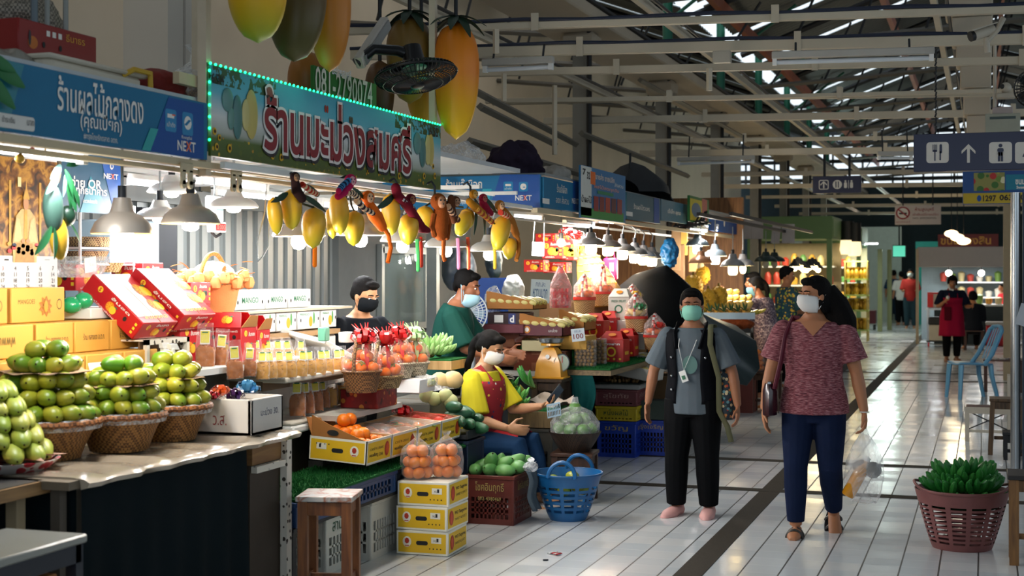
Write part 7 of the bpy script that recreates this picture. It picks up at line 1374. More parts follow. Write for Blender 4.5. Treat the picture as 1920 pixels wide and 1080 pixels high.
# cartons of yellow mangoes
MARO=mt('#5a1c28',.5,var=.1)
def dmar(mb,hx,hy,h):mb.disc((-hx*.65,-hy,h*.55),*YF,.028,.03,mt('#c87a28',.5),ext=.002);mb.disc((-hx*.65,-hy,h*.55),*YF,.016,.018,PAPER,ext=.003);mb.text('มะม่วง',(hx*.55,-hy,h*.5),*YF,PAPER,w=hx*.4,h=h*.28,ext=.002)
YM=fruit('#d9c878','#d0c070','#e0d496',.45,8,'pale_yellow_mango_skin');ym=mango_mesh('yellow_mango',.13,.066,.06,YM)
def mbox(label,px,py,T,sz,m,deco,n_,rz=0,front=True):
 p=PX(px,py,T=T);x,y,h=sz;c=V((p.x+x/2,p.y+y/2,p.z));o=carton(label,c,sz,m,deco,open_top=1,group='open cartons of yellow mangoes');mb=MB();mb.prism([(-x/2,-y/2,h),(x/2,-y/2,h),(x/2-.02,-y/2,h+.012),(-x/2+.03,-y/2,h+.085),(-x/2,-y/2,h+.085)],(0,.005,0),CARD);mb.build('lid_flap',o)
 for i in range(n_[0]):
  for j in range(n_[1]):scatter_mango(ym,c+V((-x/2+(i+.5)*x/n_[0],-y/2+(j+.5)*y/n_[1],h-.005+.022*(1-(i/n_[0]))+.008*(j%2))),(.8,-.5,-.15),random.uniform(-.3,.3),'pale yellow mango in '+label,'mangoes in '+label)
mbox('the open maroon carton on the turf',974,630,11.35,(.36,.34,.095),MARO,dmar,(5,5));mbox('the open carton behind the maroon one',1048,620,11.75,(.22,.36,.09),CARD,None,(3,5));mbox('the open carton above the dark boxes',912,580,11.5,(.4,.36,.06),CARD,None,(6,5))
for k,(px,py,sz,m,lab)in enumerate(((978,658,(.25,.3,.085),mt('#b8ac84',.6),'pale box under the open maroon carton'),(1050,655,(.22,.3,.11),mt('#c8963c',.6),'yellow box beside the pale box on the turf'))):p=PX(px,py,T=11.4);carton(lab,(p.x+sz[0]/2,p.y+sz[1]/2,p.z),sz,m,None)
def dd(mb,hx,hy,h):mb.rect((-hx*.35,-hy,h*.5),*YF,hx*.5,h*.6,PAPER);mb.rect((hx*.4,-hy,h*.5),*YF,hx*.4,h*.85,mt('#1c2c6a',.5));mb.text('d',(hx*.4,-hy,h*.5),*YF,PAPER,h=h*.6,bold=.03,ext=.003)
p=PX(916,602,T=11.5);carton('black box with white and blue labels below the upper mango carton',(p.x+.14,p.y+.15,p.z-.03),(.3,.3,.1),mt('#2a1018',.5),dd);p=PX(908,617,T=11.4);carton('maroon box under the black labelled box',(p.x+.16,p.y+.15,p.z-.03),(.34,.3,.07),MARO,None)
for k,(px,py,T,s_,tx,lab)in enumerate(((1084,628,11.2,(25,24),'100','price card reading 100 stuck before the yellow box'),(1013,546,12.4,(36,44),'หวานมาก','white handwritten price card behind the yellow mangoes'),(1009,467,13.0,(23,26),'มะม่วง','white card hanging from the lamp rail on strings'))):
 p=PX(px,py,T=T);u=SZ(1,p);mb=MB();mb.box((0,0,0),(s_[0]*u,.004,s_[1]*u),mt('#c9d2d8',.6,var=.03),rz=0);mb.text(tx,(0,-.002,-s_[1]*u*.1),*YF,mt('#7a2028' if k==0 else '#3a5a8a',.6,var=0),w=s_[0]*u*.75,h=s_[1]*u*.4,bold=.01);mb.text('กก.ละ',(0,-.002,s_[1]*u*.28),*YF,mt('#3a5a8a',.6,var=0),w=s_[0]*u*.5,h=s_[1]*u*.18)
 if k==2:[mb.cyl((s*10*u,0,12*u),(s*9*u,0,60*u),.002,PAPER,n=4)for s in(-1,1)]
 tag(mb.build('price_card',None,p,(0,-.12 if k==0 else .05,R(18))),lab,'card')
# longan bags, longan tray, trays of mangoes, crates
LON=fruit('#7a5c34','#8a6a3e','#9a7a4c',.6,14,'longan_skin');lon=ball_mesh('longan',.0155,LON,1,None,8)
for k,(px,lab)in enumerate(((1098,'clear bag of longans on the turf ledge, larger front one'),(1118,'clear bag of longans on the turf ledge, behind the first'))):
 p=PX(px,687,T=11.4+.3*k);t=thing('longan_bag',lab,'bag',(p.x,p.y,.84));mb=MB();mb.loft([rrect(.085,.06,z)for z in(0,.1,.21)],FILM);mb.build('bag_film',t);rd=random.Random(k);fl='longan in the %s clear bag on the turf ledge'%('front','rear')[k]
 for z in range(7):
  for i in range(5):
   for j in(0,1)if(i%4)else(0,1,2):ball(lon,'longan',fl,'longan',V((p.x-.065+.032*i+.008*(z%2),p.y-.045+.033*j,.858+.028*z)),'longans in the %s bag'%('front','rear')[k],1,rd)
q=PX(1145,850,Z=0);q=PX(1122,850,T=12.3);y_=q.y
crate('blue plastic crate at the front corner of the second stall',(q.x+.16,y_+.2,0),(.33,.4,.31),mt('#1238a0',.4,var=.1),0,'ขวัญ',mt('#b8a050',.6),cols=9,rows=4,top=.35)
crate('yellow plastic crate with black green lettering, on the blue corner crate',(q.x+.16,y_+.2,.315),(.35,.42,.125),mt('#b8a018',.45),0,'หนึ่งผลไม้',mt('#1c4a24',.6),cols=9,rows=1,top=.8)
crate('dull maroon plastic crate on the yellow one',(q.x+.16,y_+.2,.445),(.36,.43,.14),mt('#6a3438',.5),0,'สุโขทัย',mt('#b08a80',.6),cols=9,rows=1,top=.8)
t=thing('longan_tray','dark tray with a heap of longans on the maroon crate','tray',(q.x+.16,y_+.2,.59));mb=MB();mb.box((0,0,.02),(.44,.5,.04),mt('#8f8f8c',.5),bev=.008);mb.box((0,0,.045),(.4,.46,.012),mt('#12241c',.6));mb.build('tray_body',t);rd=random.Random(3)
for k in range(90):a_=rd.uniform(0,6.28);rr=.19*math.sqrt(rd.random());ball(lon,'longan','longan in the open heap on the dark tray','longan',(q.x+.19+rr*math.cos(a_),y_+.18+rr*math.sin(a_),.655+.09*max(0,1-rr/.19)*rd.uniform(.5,1)),'longans in the open heap',1.05,rd)
q2=PX(1188,853,T=12.4);crate('blue plastic crate with yellow lettering behind the person in the vest',(q2.x+.16,q2.y+.2,0),(.33,.4,.31),mt('#1238a0',.4,var=.1),0,'รุ่งเจริญ',mt('#b8a050',.6),cols=9,rows=4,top=.35);crate('dark blue crate farther behind the person in the vest',(q2.x+.02,q2.y+.65,0),(.36,.4,.5),DKB,cols=9,rows=4);mb=MB();mb.box((q2.x+.05,q2.y+.3,.4),(.55,.7,.16),mt('#2c3a34',.7));tag(mb.build('low_platform'),'dark platform on the blue crates','platform')
for k,(px,py,T,lab)in enumerate(((1143,708,12.2,'white open carton of small yellow mangoes behind the longan heap'),(1178,690,12.6,'white open carton of small mangoes, farther one'))):
 p=PX(px,py,T=T);c=V((p.x+.2,p.y+.15,p.z));carton(lab,c,(.38,.26,.1),mt('#b9b6ae',.6),None,rz=-.25,open_top=1,rot=(0,R(8),-.25),inner=mt('#c9c4b8',.7),group='white cartons of small mangoes')
 for i in range(5):
  for j in range(3):scatter_mango(ym,c+V((-.13+.066*i,-.07+.07*j-(i-2)*.018,.095-.01*i)),(.5,-.8,0),0,'small yellow mango in a white open carton','small mangoes in the white cartons',.72)
carton('plain box stack carrying the white cartons of small mangoes',(-2.9,12.55,0),(.7,.55,PX(1143,708,T=12.2).z-.01),mt('#5a4630',.8),None)
p=PX(1230,682,T=12.9);t=thing('handled_basket','dark handled basket of oranges by the elbow of the person in the vest','basket',(p.x,p.y,p.z));mb=MB();mb.lathe([(.06,0),(.08,.08)],WKB,n=20,caps=(True,False));mb.tube([(.08*math.cos(PI*k/12),0,.08+.16*math.sin(PI*k/12))for k in range(13)],.012,DARK,6);mb.build('basket_body',t)
for k in range(5):ball(orange_me,'orange','orange in the dark handled basket','orange',p+V((.04*math.cos(k*1.26),.04*math.sin(k*1.26),.1+.02*(k%2))),'oranges in the dark handled basket',.85)
# red carriers, white fruit carton, woven gift baskets
RR=mt('#b8201c',.45,var=.1)
def rcar(label,px,py,T,x,y,h,m=None,txt='ของฝาก',tc=None):
 p=PX(px,py,T=T);t=thing('carrier_box',label,'box',(p.x,p.y+y/2,p.z));m=m or RR;mb=MB();mb.box((0,0,h*.37),(x,y,h*.74),m,bev=.003);mb.text(txt,(0,-y/2,h*.6),*YF,tc or PAPER,w=x*.7,h=h*.08,bold=.02,ext=.002);mb.disc((0,-y/2,h*.35),*YF,x*.2,x*.2,YEP if m is RR else GREENI,ext=.002);mb.disc((0,-y/2,h*.35),*YF,x*.13,x*.13,m,ext=.003)
 for k in range(4):mb.disc((-x*.36+x*.24*k,-y/2,h*.12),*YF,.01,.01,YEP if m is RR else m,ext=.002)
 for k in range(3):mb.rect((x/2,-y*.2+y*.2*k,h*.3),*XF,y*.13,y*.13,YEP if m is RR else m,ext=.002)
 mb.build('box_body',t);mb=MB()
 for s in(-1,1):mb.prism([(-x/2,s*y/2,h*.74),(x/2,s*y/2,h*.74),(x*.3,s*y*.12,h),(-x*.3,s*y*.12,h)],(0,.004*s,0),m)
 mb.disc((0,-y*.3,h*.86),(1,0,0),(0,.8,.6),x*.16,h*.08,ORP,ext=.012);mb.build('handle_flap',t);return t
rcar('red carrier box with round emblem, taller of two behind the longan bags',1112,640,12.2,.19,.2,.24);rcar('red carrier box with round emblem, nearer the aisle beside the longans',1146,680,11.9,.21,.22,.26);rcar('red carrier box close behind the tall one',1138,632,12.6,.17,.18,.23);rcar('red carrier box close behind the nearer one',1172,668,12.4,.16,.18,.24)
rcar('white card carrier box marked FRESH FRUIT',1160,600,12.7,.19,.18,.28,mt('#d8d4c8',.6,var=.04),'FRESH FRUIT',GREENI);p=PX(1166,625,T=12.6);carton('white box under the FRESH FRUIT carrier',(p.x,p.y+.1,p.z),(.2,.2,.115),mt('#d4d0c8',.6),None);p=PX(1190,655,T=12.7);carton('white paper wrapped box under the woven basket with green bow',(p.x,p.y+.1,p.z),(.2,.2,.14),mt('#d4d0c8',.6),None)
LAT=weave('#c09058','#dcb880',110);REDL=mt('#c02818',.5)
def gift(label,px,py,T,r,h,hh,bowm,fr,seed):
 p=PX(px,py,T=T);t=thing('woven_gift_basket',label,'gift basket',p);mb=MB();mb.lathe([(r*.85,0),(r,h)],LAT,n=26,sq=.3,caps=(True,False));mb.build('basket_body',t);mb=MB();mb.lathe([(r*1.0,h*.82),(r*1.03,h*.84),(r*1.03,h),(r*.98,h)],REDL,n=26,sq=.3);mb.build('red_band',t);mb=MB();pts=[(0,-r*.8*math.cos(PI*k/16),h+hh*math.sin(PI*k/16))for k in range(17)]
 for i in range(16):mb.tube(pts[i:i+2],.012,REDL if i%2 else PAPER,7)
 mb.build('handle',t);mb=MB();mb.lathe([(r,h),(r*.95,h+hh*.5),(r*.3,h+hh*.95),(.01,h+hh)],film('#ffe8e0',.2,.1,20),n=20,sq=.2);mb.build('wrapping',t)
 if bowm:mb=MB();bow(mb,(r*.5,-r*.6,h+hh*.35),.07,mt(bowm,.3,coat=.3),14,seed);mb.build('bow',t)
 rd=random.Random(seed)
 for k in range(6):a_=k*1.05;ball(pers_me if fr==0 else ym,('persimmon','yellow_mango')[fr],('fruit in '+label),'fruit',p+V((r*.5*math.cos(a_),r*.5*math.sin(a_),h+.03)),'fruit in '+label,.9,rd)
gift('the woven basket with green bow and bananas',1193,622,12.6,.1,.14,.2,'#18884a',1,1);gift('the woven basket nearest the person in the vest',1228,655,12.5,.1,.13,.18,'#c8281c',0,2);gift('the woven basket with red rim under the striped handle',1096,590,12.8,.1,.16,.2,None,0,3);gift('the woven basket with striped handle at the slanting display',1131,573,13.0,.11,.13,.24,None,0,4);gift('the woven basket behind the green bow basket',1186,588,13.0,.09,.1,.16,'#d8b02c',1,5)
p=PX(1051,577,T=12.5);t=thing('wrapped_red_basket','tall red mesh basket in clear film with a pointed top','gift basket',p);mb=MB();slot_basket(mb,(lambda u:.075+.01*u,.17),mt('#b0141c',.4),24,.12,.1,skipn=3);mb.build('basket_body',t);mb=MB();mb.lathe([(.095,0),(.1,.18),(.06,.28),(.02,.36),(.03,.39)],film('#ffd8d8',.2,.08,18),n=20);mb.build('wrapping',t)
# slanting display board, cabinets, boxes at the back
t=thing('slanting_display','slanting board packed with golden fruit boxes under the lamps','display');A,B,C_,D=PX(1080,485,T=14.0),PX(1118,480,T=14.2),PX(1180,570,T=13.2),PX(1085,580,T=13.1);mb=MB();mb.grid(lambda u,v:A.lerp(B,u).lerp(D.lerp(C_,u),v),1,1,mt('#a87a30',.6,var=.2));o=mb.build('board',t);so=o.modifiers.new('t','SOLIDIFY');so.thickness=.03
mb=MB();nn=(B-A).cross(D-A).normalized();nn=nn if nn.y<0 else-nn
for i in range(5):
 for j in range(7):c=A.lerp(B,(i+.5)/5).lerp(D.lerp(C_,(i+.5)/5),(j+.5)/7)+nn*.02;MB().box(c,(.06,.05,.05),mt(('#c8902c','#b87828','#d0a848','#a8481c')[(i*3+j)%4],.5),rz=R(20),bev=.004).build('fruit_box',t)
carton('stacked brown boxes carrying the gift baskets of the second stall',(-3.45,13.0,.0),(.9,1.0,1.0),mt('#7a5a38',.8),None,name='box_stack');carton('raised back shelf of the second stall',(-3.7,13.7,0),(.9,.8,1.3),mt('#6a5038',.8),None,name='rear_shelf',cat='shelf')
for k,(px,py,x,h)in enumerate(((1035,485,.2,.17),(1062,488,.14,.2),(1022,455,.2,.09),(1000,510,.2,.12),(1048,455,.13,.09),(1078,482,.1,.2),(1040,512,.24,.11))):p=PX(px,py,T=13.6+.1*k);carton('red gift box in the rear pile, %s'%('largest, behind the hanging card','standing under the bare bulb','small, above the hanging card','low at the left end of the pile','small, beside the bare bulb','narrow, right of the bare bulb','flat, at the bottom of the pile')[k],(p.x,p.y+.1,p.z),(x,.2,h),RR,dR,group='red gift boxes at the rear')
mb=MB();[bow(mb,PX(px,py,T=13.5),.09,spots('#c01c20',['#e8c8c0','#d02028','#e8e0d8'],60,.4,.4,'glitter_ribbon'),14,px)for px,py in((1062,438),(1082,445))];tag(mb.build('ribbon_bow'),'big red and white glitter bows on the rear gift boxes','bow')
p=PX(1145,525,T=14.2);mb=MB();mb.box((0,0,.11),(.14,.08,.22),mt('#a01848',.5),bev=.015);mb.tube([(-.04,0,.22),(-.03,0,.3),(.03,0,.3),(.04,0,.22)],.006,mt('#a01848',.5),5);mb.rect((.02,-.04,.13),*YF,.04,.08,PAPER);o=mb.build('pink_bag',None,p);tag(o,'crimson carrier bag with a white tag below the lamps','bag')
p=PX(1255,470,T=14.5);sack('bright blue plastic sack hung beside the lamp row',p-V((0,0,.16)),(.09,.1,.15),mt('#145e8e',.4,var=.25),41,lump=.45)
p=PX(1222,590,T=14.0);t=thing('black_tarpaulin','big rounded black tarpaulin cover beside the gift baskets','tarpaulin',(p.x,p.y,p.z-.15));mb=MB();mb.lathe([(.6,-.25),(.55,.05),(.46,.3),(.3,.5),(.12,.6),(.003,.66)],mt('#030507',.8,var=.2,bump=.4,bsc=6),n=9,rot=Euler((.1,.25,0)).to_matrix());o=mb.build('cover',t)
t=thing('dark_parasol','dark green parasol tipped low over the stall behind the person in the vest','umbrella');A=PX(1300,590,T=13.2);mb=MB();ap=PX(1316,588,T=13.6);rim=[(1262,640),(1300,690),(1350,712),(1400,722),(1425,690),(1418,640),(1380,610),(1320,592)]
vs=[ap]+[PX(x,y,T=12.6+.35*abs(k-3))for k,(x,y)in enumerate(rim)];mb.add(vs,[(0,1+k,1+(k+1)%8)for k in range(8)],mt('#0e2428',.4,var=.15));o=mb.build('canopy',t);so=o.modifiers.new('t','SOLIDIFY');so.thickness=.008
# lamps and tubes of the second stall
for k,(px,py,T,bt,c_)in enumerate(((1108,459,13.2,'drum',0),(1140,463,13.6,'drum',1),(1167,470,13.9,'drum',0),(1190,477,14.1,'drum',1),(1206,481,14.6,'drum',1),(1222,484,14.9,'drum',0))):
 p=PX(px,py,T=T);lamp('grey lamp with a glowing bulb over the gift baskets, %s of six in the row'%('first','second','third','fourth','fifth','last')[k],p,.135,[p+V((0,0,.16)),p+V((0,.06,.24)),p+V((-.06,.1,.29)),p+V((-.16,.12,.3))],bt,'#6a6a6a','#f0e8d8',6,(1,.84,.62),'lamp row of the second stall',.115,(BULBW,BULBY)[c_]if k!=3 else BULBW,.085);ends=(ends if k else[])+[p+V((-.16,.12,.3))]
mb=MB();mb.tube([ends[0]+V((.1,-.4,0))]+ends+[ends[-1]+V((-.1,.4,0))],.018,GREY,6);struct(mb.build('beam'))
p=PX(1052,455,T=13.3);t=thing('bare_bulb','bare warm bulb hanging before the red gift boxes','bulb',p);mb=MB();mb.ell((0,0,0),.04,BULBY,14);mb.build('bulb',t);mb=MB();mb.cyl((0,0,.035),(0,0,.09),.022,DARK);mb.cyl((0,0,.09),(0,0,.3),.004,DARK);mb.build('socket',t);point_light(t,(0,-.08,0),8,(1,.8,.5))
for a,b,T1,T2,lab in(((958,404),(1015,410),12.5,13.0,'lit tube light left over the second stall'),((1058,418),(1112,428),13.3,13.9,'lit tube light above the row of six lamps'),((1118,412),(1160,420),13.8,14.3,'lit tube light right of the banner foot'),((1320,425),(1345,428),17.5,17.8,'short lit tube light over the fruit stall'),((1290,434),(1325,430),16.5,17.0,'small lit tube light beside the black rack')):tube_light(PX(*a,T=T1),PX(*b,T=T2),lab,30,(1,.95,.9))
# rear of the middle bay: window with clothes, desk fan, blue board, bags
X=-5.1;t=thing('clothes_window','metal framed window with dark blue garments hanging behind the glass','window');y0,y1=PX(713,540,X=X).y,PX(806,540,X=X).y;z0,z1=PX(760,612,X=X).z,PX(760,470,X=X).z;cy,L=(y0+y1)/2,y1-y0;AL=mt('#9aa09e',.35,.5)
mb=MB();[mb.box(c,s,AL)for c,s in(((X,y0,(z0+z1)/2),(.06,.06,z1-z0+.1)),((X,y1,(z0+z1)/2),(.06,.06,z1-z0+.1)),((X,cy,z0),(.06,L,.06)),((X,cy,z1),(.06,L,.06)),((X,y1-L*.12,(z0+z1)/2),(.04,.03,z1-z0)))];mb.build('window_frame',t);mb=MB();mb.box((X-.35,cy,(z0+z1)/2),(.02,L+.3,z1-z0+.2),mt('#0c1418',.8));mb.build('back_panel',t);mb=MB();mb.box((X,cy,(z0+z1)/2),(.006,L,z1-z0),film('#c8d8d8',.0,.02,.5));mb.build('pane',t);mb=MB();mb.cyl((X-.15,y0,z1-.22),(X-.15,y1,z1-.22),.008,STEEL,n=6);mb.build('clothes_rail',t)
for k in range(9):
 y=y0+.06+k*(L-.12)/9;mb=MB();m=mt(('#2a5aa8','#3a70c0','#20488a','#3460a0','#6a4a80')[k%5],.8,var=.25,sc=20);mb.grid(lambda u,v:V((.05*math.sin(u*9+k),(u-.5)*(.07+.06*v),-.02-v*(.55+.05*(k%3)))),8,4,m);o=mb.build('hanging_garment',None,(X-.15,y,z1-.24));so=o.modifiers.new('t','SOLIDIFY');so.thickness=.02;tag(o,'dark blue garment hanging behind the window','clothes','garments behind the window')
y2=PX(960,540,X=-4.6).y;mb=MB();mb.box((-5.15,12.4,1.3),(.06,3.2,2.6),mt('#6a6e6c',.7));mb.box((-4.9,PX(812,500,X=-4.9).y,1.2),(.1,.08,2.4),AL);struct(mb.build('wall_left_3'))
a_,b_=PX(858,521,T=12.6),PX(950,560,T=12.6);mb=MB();mb.box((0,0,0),(b_.x-a_.x+.05,.02,.5),mt('#0f4ca8',.5,var=.05));tag(mb.build('blue_board',None,((a_.x+b_.x)/2,(a_.y+b_.y)/2,a_.z-.25),(0,0,R(18))),'plain bright blue board behind the desk fan','board')
c=PX(874,587,T=11.2);fan('white desk fan with open wire cage beside the man in green',c,(.25,-.95,.05),.165,mt('#dfe4e6',.4),[c+V((0,.13,-.1)),V((c.x,c.y+.13,.02))],'desk_fan',40,'#a8c4d8',mt('#e8e6da',.4))
for k,(px,py,r,cc,lab)in enumerate(((848,500,.11,'#3a4248','grey bag hanging at the rear under the pink tail'),(872,505,.12,'#4a5256','grey bag hanging at the rear under the coral tail'),(925,480,.09,'#2a3638','dark bottle bag hanging under the last mango bunch'))):p=PX(px,py,T=12.9);sack(lab,p-V((0,0,.2)),(r*.9,r,.2),mt(cc,.4,var=.25),50+k,'hanging_bag','bag',.1)
p=PX(962,545,T=12.6);sack('white cloth draped by the blue board',p-V((0,0,.14)),(.1,.1,.15),mt('#cfd0cc',.8),61,'white_cloth','cloth',.2);p=PX(925,565,T=11.6);sack('bundle of clear plastic bags hanging by the desk fan',p-V((0,0,.12)),(.07,.07,.13),FILMW,62,'bag_bundle','bag',.25)
# bananas beside the seated woman, basket of wrapped fruit, fly swatter
t=thing('banana_crate','wooden crate with turf, paper and bananas beside the seated woman','crate',PX(1000,800,T=10.35));q=t.location;mb=MB();mb.box((0,.12,.06),(.34,.4,.12),wood('#4a3c26','#7a6440',5),bev=.004);mb.box((0,.12,.125),(.33,.39,.014),TURF);mb.build('crate_body',t);mb=MB();mb.grid(lambda u,v:V((-.12+.34*u,.1+.2*v,.15+.03*math.sin(u*8+v*5)+.05*v)),12,6,mt('#b9a898',.8,var=.1));mb.build('paper_sheet',t)
crate('dark crate on the floor under the banana crate',(q.x,q.y+.12,0),(.34,.42,q.z-.005),mt('#2c2a24',.6),cols=8,rows=3)
for k,(px,py,T,m,d,lab,num)in enumerate(((957,765,10.15,BANG,(.5,-.8,.4),'pale green bananas in the crate, next to the phone',9),(940,745,10.4,BANG,(.2,-.8,.5),'green bananas at the back of the crate by the woman',8),(985,738,10.45,BANY,(-.8,-.5,.3),'yellow green bananas lying on paper in the crate',6),(1000,725,10.55,BANG,(-.7,-.4,.6),'long green bananas standing behind the yellow ones',6))):mb=MB();banana_hand(mb,(0,0,0),d,m,num,.14 if k<3 else .2,.018,1.5,2 if k<2 else 1,.35);tag(mb.build('banana_hand',None,PX(px,py,T=T)),lab,'bananas')
for k in range(3):mb=MB();mb.grid(lambda u,v:V((.3*u-.15,.14*v,.012*math.sin(u*9+k))),8,3,mt('#b0a494',.8));o=mb.build('newspaper',None,PX(925,712-6*k,T=10.2),(0,0,.3+.1*k));so=o.modifiers.new('t','SOLIDIFY');so.thickness=.003;tag(o,'sheet of old newspaper behind the seated woman','paper','newspaper sheets')
q=PX(1078,846,T=9.95);stool('dark brown stool under the basket of wrapped green fruit',(q.x,q.y,0),.3,.3,q.z,wood('#2c1810','#4a2c1c',5),.1,None,.045);t=thing('low_basket','dark wicker basket of green fruit in clear film on the brown stool','basket',q);mb=MB();mb.lathe([(.1,0),(.14,.06),(.18,.13),(.185,.14)],weave('#2c1e16','#4a3424',110),n=32,caps=(True,False));mb.build('basket_body',t);mb=MB();mb.lathe([(.17,.13),(.175,.2),(.12,.28),(.03,.32),(.02,.38)],film('#ffffff',.14,.08,16),n=22);mb.build('film_wrap',t)
GF=fruit('#5a8a3c','#4a7a3a','#7aa050',.4,9,'green_fruit_skin');gf=ball_mesh('green_fruit',.05,GF,.9)
for k in range(14):lay=0 if k<8 else(1 if k<13 else 2);a_=k*(.785 if lay==0 else 1.26);rr=(.115,.065,0)[lay];ball(gf,'green_fruit','round green fruit under film in the dark wicker basket','fruit',q+V((rr*math.cos(a_),rr*math.sin(a_),.16+.07*lay)),'green fruit in the dark wicker basket',.95)
p=PX(1040,785,T=9.8);t=thing('plastic_sieve','small pale blue plastic slotted scoop beside the wicker basket','scoop',p);mb=MB();slot_wall(mb,(-.05,0,0),(1,0,.25),(0,-.3,1),.1,.1,mt('#a8c4d8',.4),8,2,.12,.1,.005,.06);mb.build('scoop_body',t)
# ================================================================ STALLS FARTHER DOWN
OM=('first','second','third','fourth','fifth','last')
t=thing('fruit_counter','dark counter of the durian and pineapple stall','counter',(-3.2,16.4,0));mb=MB();mb.box((0,0,.52),(.9,2.4,1.02),DARK);mb.box((0,0,1.045),(.95,2.45,.03),mt('#9ab0c0',.5));mb.build('counter_body',t)
DU=mt('#b08a1c',.7,var=.35,sc=60,name='durian_skin')
for k,(px,py,T,r)in enumerate(((1300,538,16.2,.11),(1318,516,16.6,.085),(1328,563,15.9,.1),(1348,556,16.0,.095),(1312,572,15.8,.09))):
 mb=MB();mb.ell((0,0,0),(r,r,r*1.25),DU,18);rd=random.Random(k)
 for q in range(150):z=rd.uniform(-1,1);a=rd.uniform(0,6.28);d=V((math.sqrt(1-z*z)*math.cos(a),math.sqrt(1-z*z)*math.sin(a),z));p=V((d.x*r,d.y*r,d.z*r*1.25));mb.tube([p*.97,p*1.13],[r*.1,.0005],DU,5,caps=False)
 mb.cyl((0,0,r*1.2),(0,0,r*1.6),.014,mt('#6a5a2c',.8),n=6);tag(mb.build('durian',None,PX(px,py,T=T)),'spiky yellow durian piled behind the pineapple leaves','durian','piled durians')
YW=fruit('#d8b860','#d0a848','#e0cc90',.5,8,'ripe_fruit_skin');jm=mango_mesh('papaya',.24,.11,.1,YW)
for k in range(13):o=obj('papaya',jm,None,PX(1352+12*(k%5),574-11*(k//5),T=16.2+.35*(k//5)),dirrot((.5,-.6,.35+.1*(k%2))));tag(o,'long yellow papaya in the heap beside the durians','papaya','heap of papayas')
PL=mt('#3a5a38',.5,var=.3)
for k in range(6):
 p=PX(1334+13*k,586-2*(k%2),T=15.5);mb=MB();mb.ell((0,0,0),(.05,.09,.05),mt('#b8862c',.7,var=.4,sc=50,bump=.6),12)
 for q in range(12):a=q*.9;mb.leaf((0,-.07,.0),(.05*math.cos(a),-.14,.03+.09*abs(math.sin(a))),.025,PL,4)
 tag(mb.build('pineapple',None,p),'pineapple with spiky leaves along the counter front','pineapple','row of pineapples')
for k in range(3):mb=MB();banana_hand(mb,(0,0,0),(.3,-.8,-.2),fruit('#c0a83a','#8aa03c','#c8b850',.45,6),7,.17,.02,1.4,1,.35);tag(mb.build('banana_hand',None,PX(1388+10*k,590-3*k,T=15.6)),'hand of yellow green bananas beside the purple flecked blouse','bananas','bananas beside the blouse')
sack('heap of brown red rambutans under her hand',PX(1378,606,T=15.5)-V((0,0,.06)),(.22,.16,.06),mt('#7a3a1c',.8,var=.5,sc=50,bump=.8),71,'rambutan_heap','fruit heap',.25)['kind']='stuff'
a=PX(1332,592,T=15.2);mb=MB();mb.box((0,0,0),(.55,.02,.07),mt('#a8c0d0',.5),rz=.3);tag(mb.build('white_trough',None,a+V((.2,0,0))),'pale blue front board of the pineapple row','board')
# tangerine bags on a stool, red box display
q=PX(1436,772,Z=0);stool('dark wooden stool carrying bags of tangerines in the aisle',(q.x,q.y,0),.34,.34,.46,wood('#3a2416','#5a3a24',5),0,None,.045)
for k in range(2):net_bag('clear bag of tangerines on the aisle stool, %s one'%('left','right')[k],(q.x-.085+.17*k,q.y-.04,.462),.082,.27,5,7+k,'tangerines in the %s bag on the aisle stool'%('left','right')[k],'tangerine in the %s bag on the aisle stool'%('left','right')[k],num=(5,5,4,2))
q=PX(1398,772,Z=0);t=thing('fruit_stand','narrow red brown stand with a red box of yellow fruit and a card','stand',(q.x,q.y,0));mb=MB();mb.box((0,0,.28),(.2,.3,.56),mt('#7a3a30',.6));mb.build('stand_body',t);mb=MB();mb.box((0,0,.66),(.2,.22,.18),RED);mb.box((-.0,-.05,.86),(.12,.005,.08),PAPER);mb.cyl((-.09,0,.6),(-.09,0,.95),.012,REDL);mb.build('red_box',t)
for k in range(6):ball(pers_me,'yellow_fruit','yellow fruit on the red box stand','fruit',(q.x-.05+.05*(k%3),q.y-.06+.1*(k//3),.78),'yellow fruit on the red stand',.8)
# brown back wall, hanging things, lamps
mb=MB();mb.box((-4.2,19.2,1.3),(2.2,.08,2.6),wood('#6a4426','#96683c',4,.6,2));struct(mb.build('wall_back'))
for k,(px,py,w_,h_,c)in enumerate(((1268,470,.12,.5,'#8a6a48'),(1282,452,.1,.35,'#b89040'),(1272,500,.16,.55,'#7a5a3a'),(1300,480,.12,.4,'#a87848'))):p=PX(px,py,T=17.5);mb=MB();mb.box((0,0,0),(w_,.03,h_),mt(c,.5,var=.2),bev=.01);tag(mb.build('hanging_board',None,p),('brown board hanging behind the blue sack','yellow long fan hanging beside the blue sack','dark brown board low behind the black tarpaulin','tan board hanging right of the blue sack')[k],'board')
sides=(((1308,460),17.0,'#1c2428','drum',BULBW,'black lamp with a white bulb over the durian stall'),((1314,493),16.6,'#6a4a34','globe',None,'brown unlit lamp above the durians'),((1341,480),17.0,'#8a98a4','drum',BULBW,'pale blue grey lamp over the papayas'),((1374,499),16.3,'#8a8a8c','drum',BULBY,'grey lamp with a large warm bulb over the papayas'),((1393,498),17.4,'#8a8a8c','globe',BULBY,'grey lamp close behind the large warm one'),((1436,490),21,'#2c3a34','globe',None,'dark green unlit lamp behind the headcloth, left of two'),((1452,490),22,'#2c3a34','globe',None,'dark green unlit lamp behind the headcloth, right of two'))
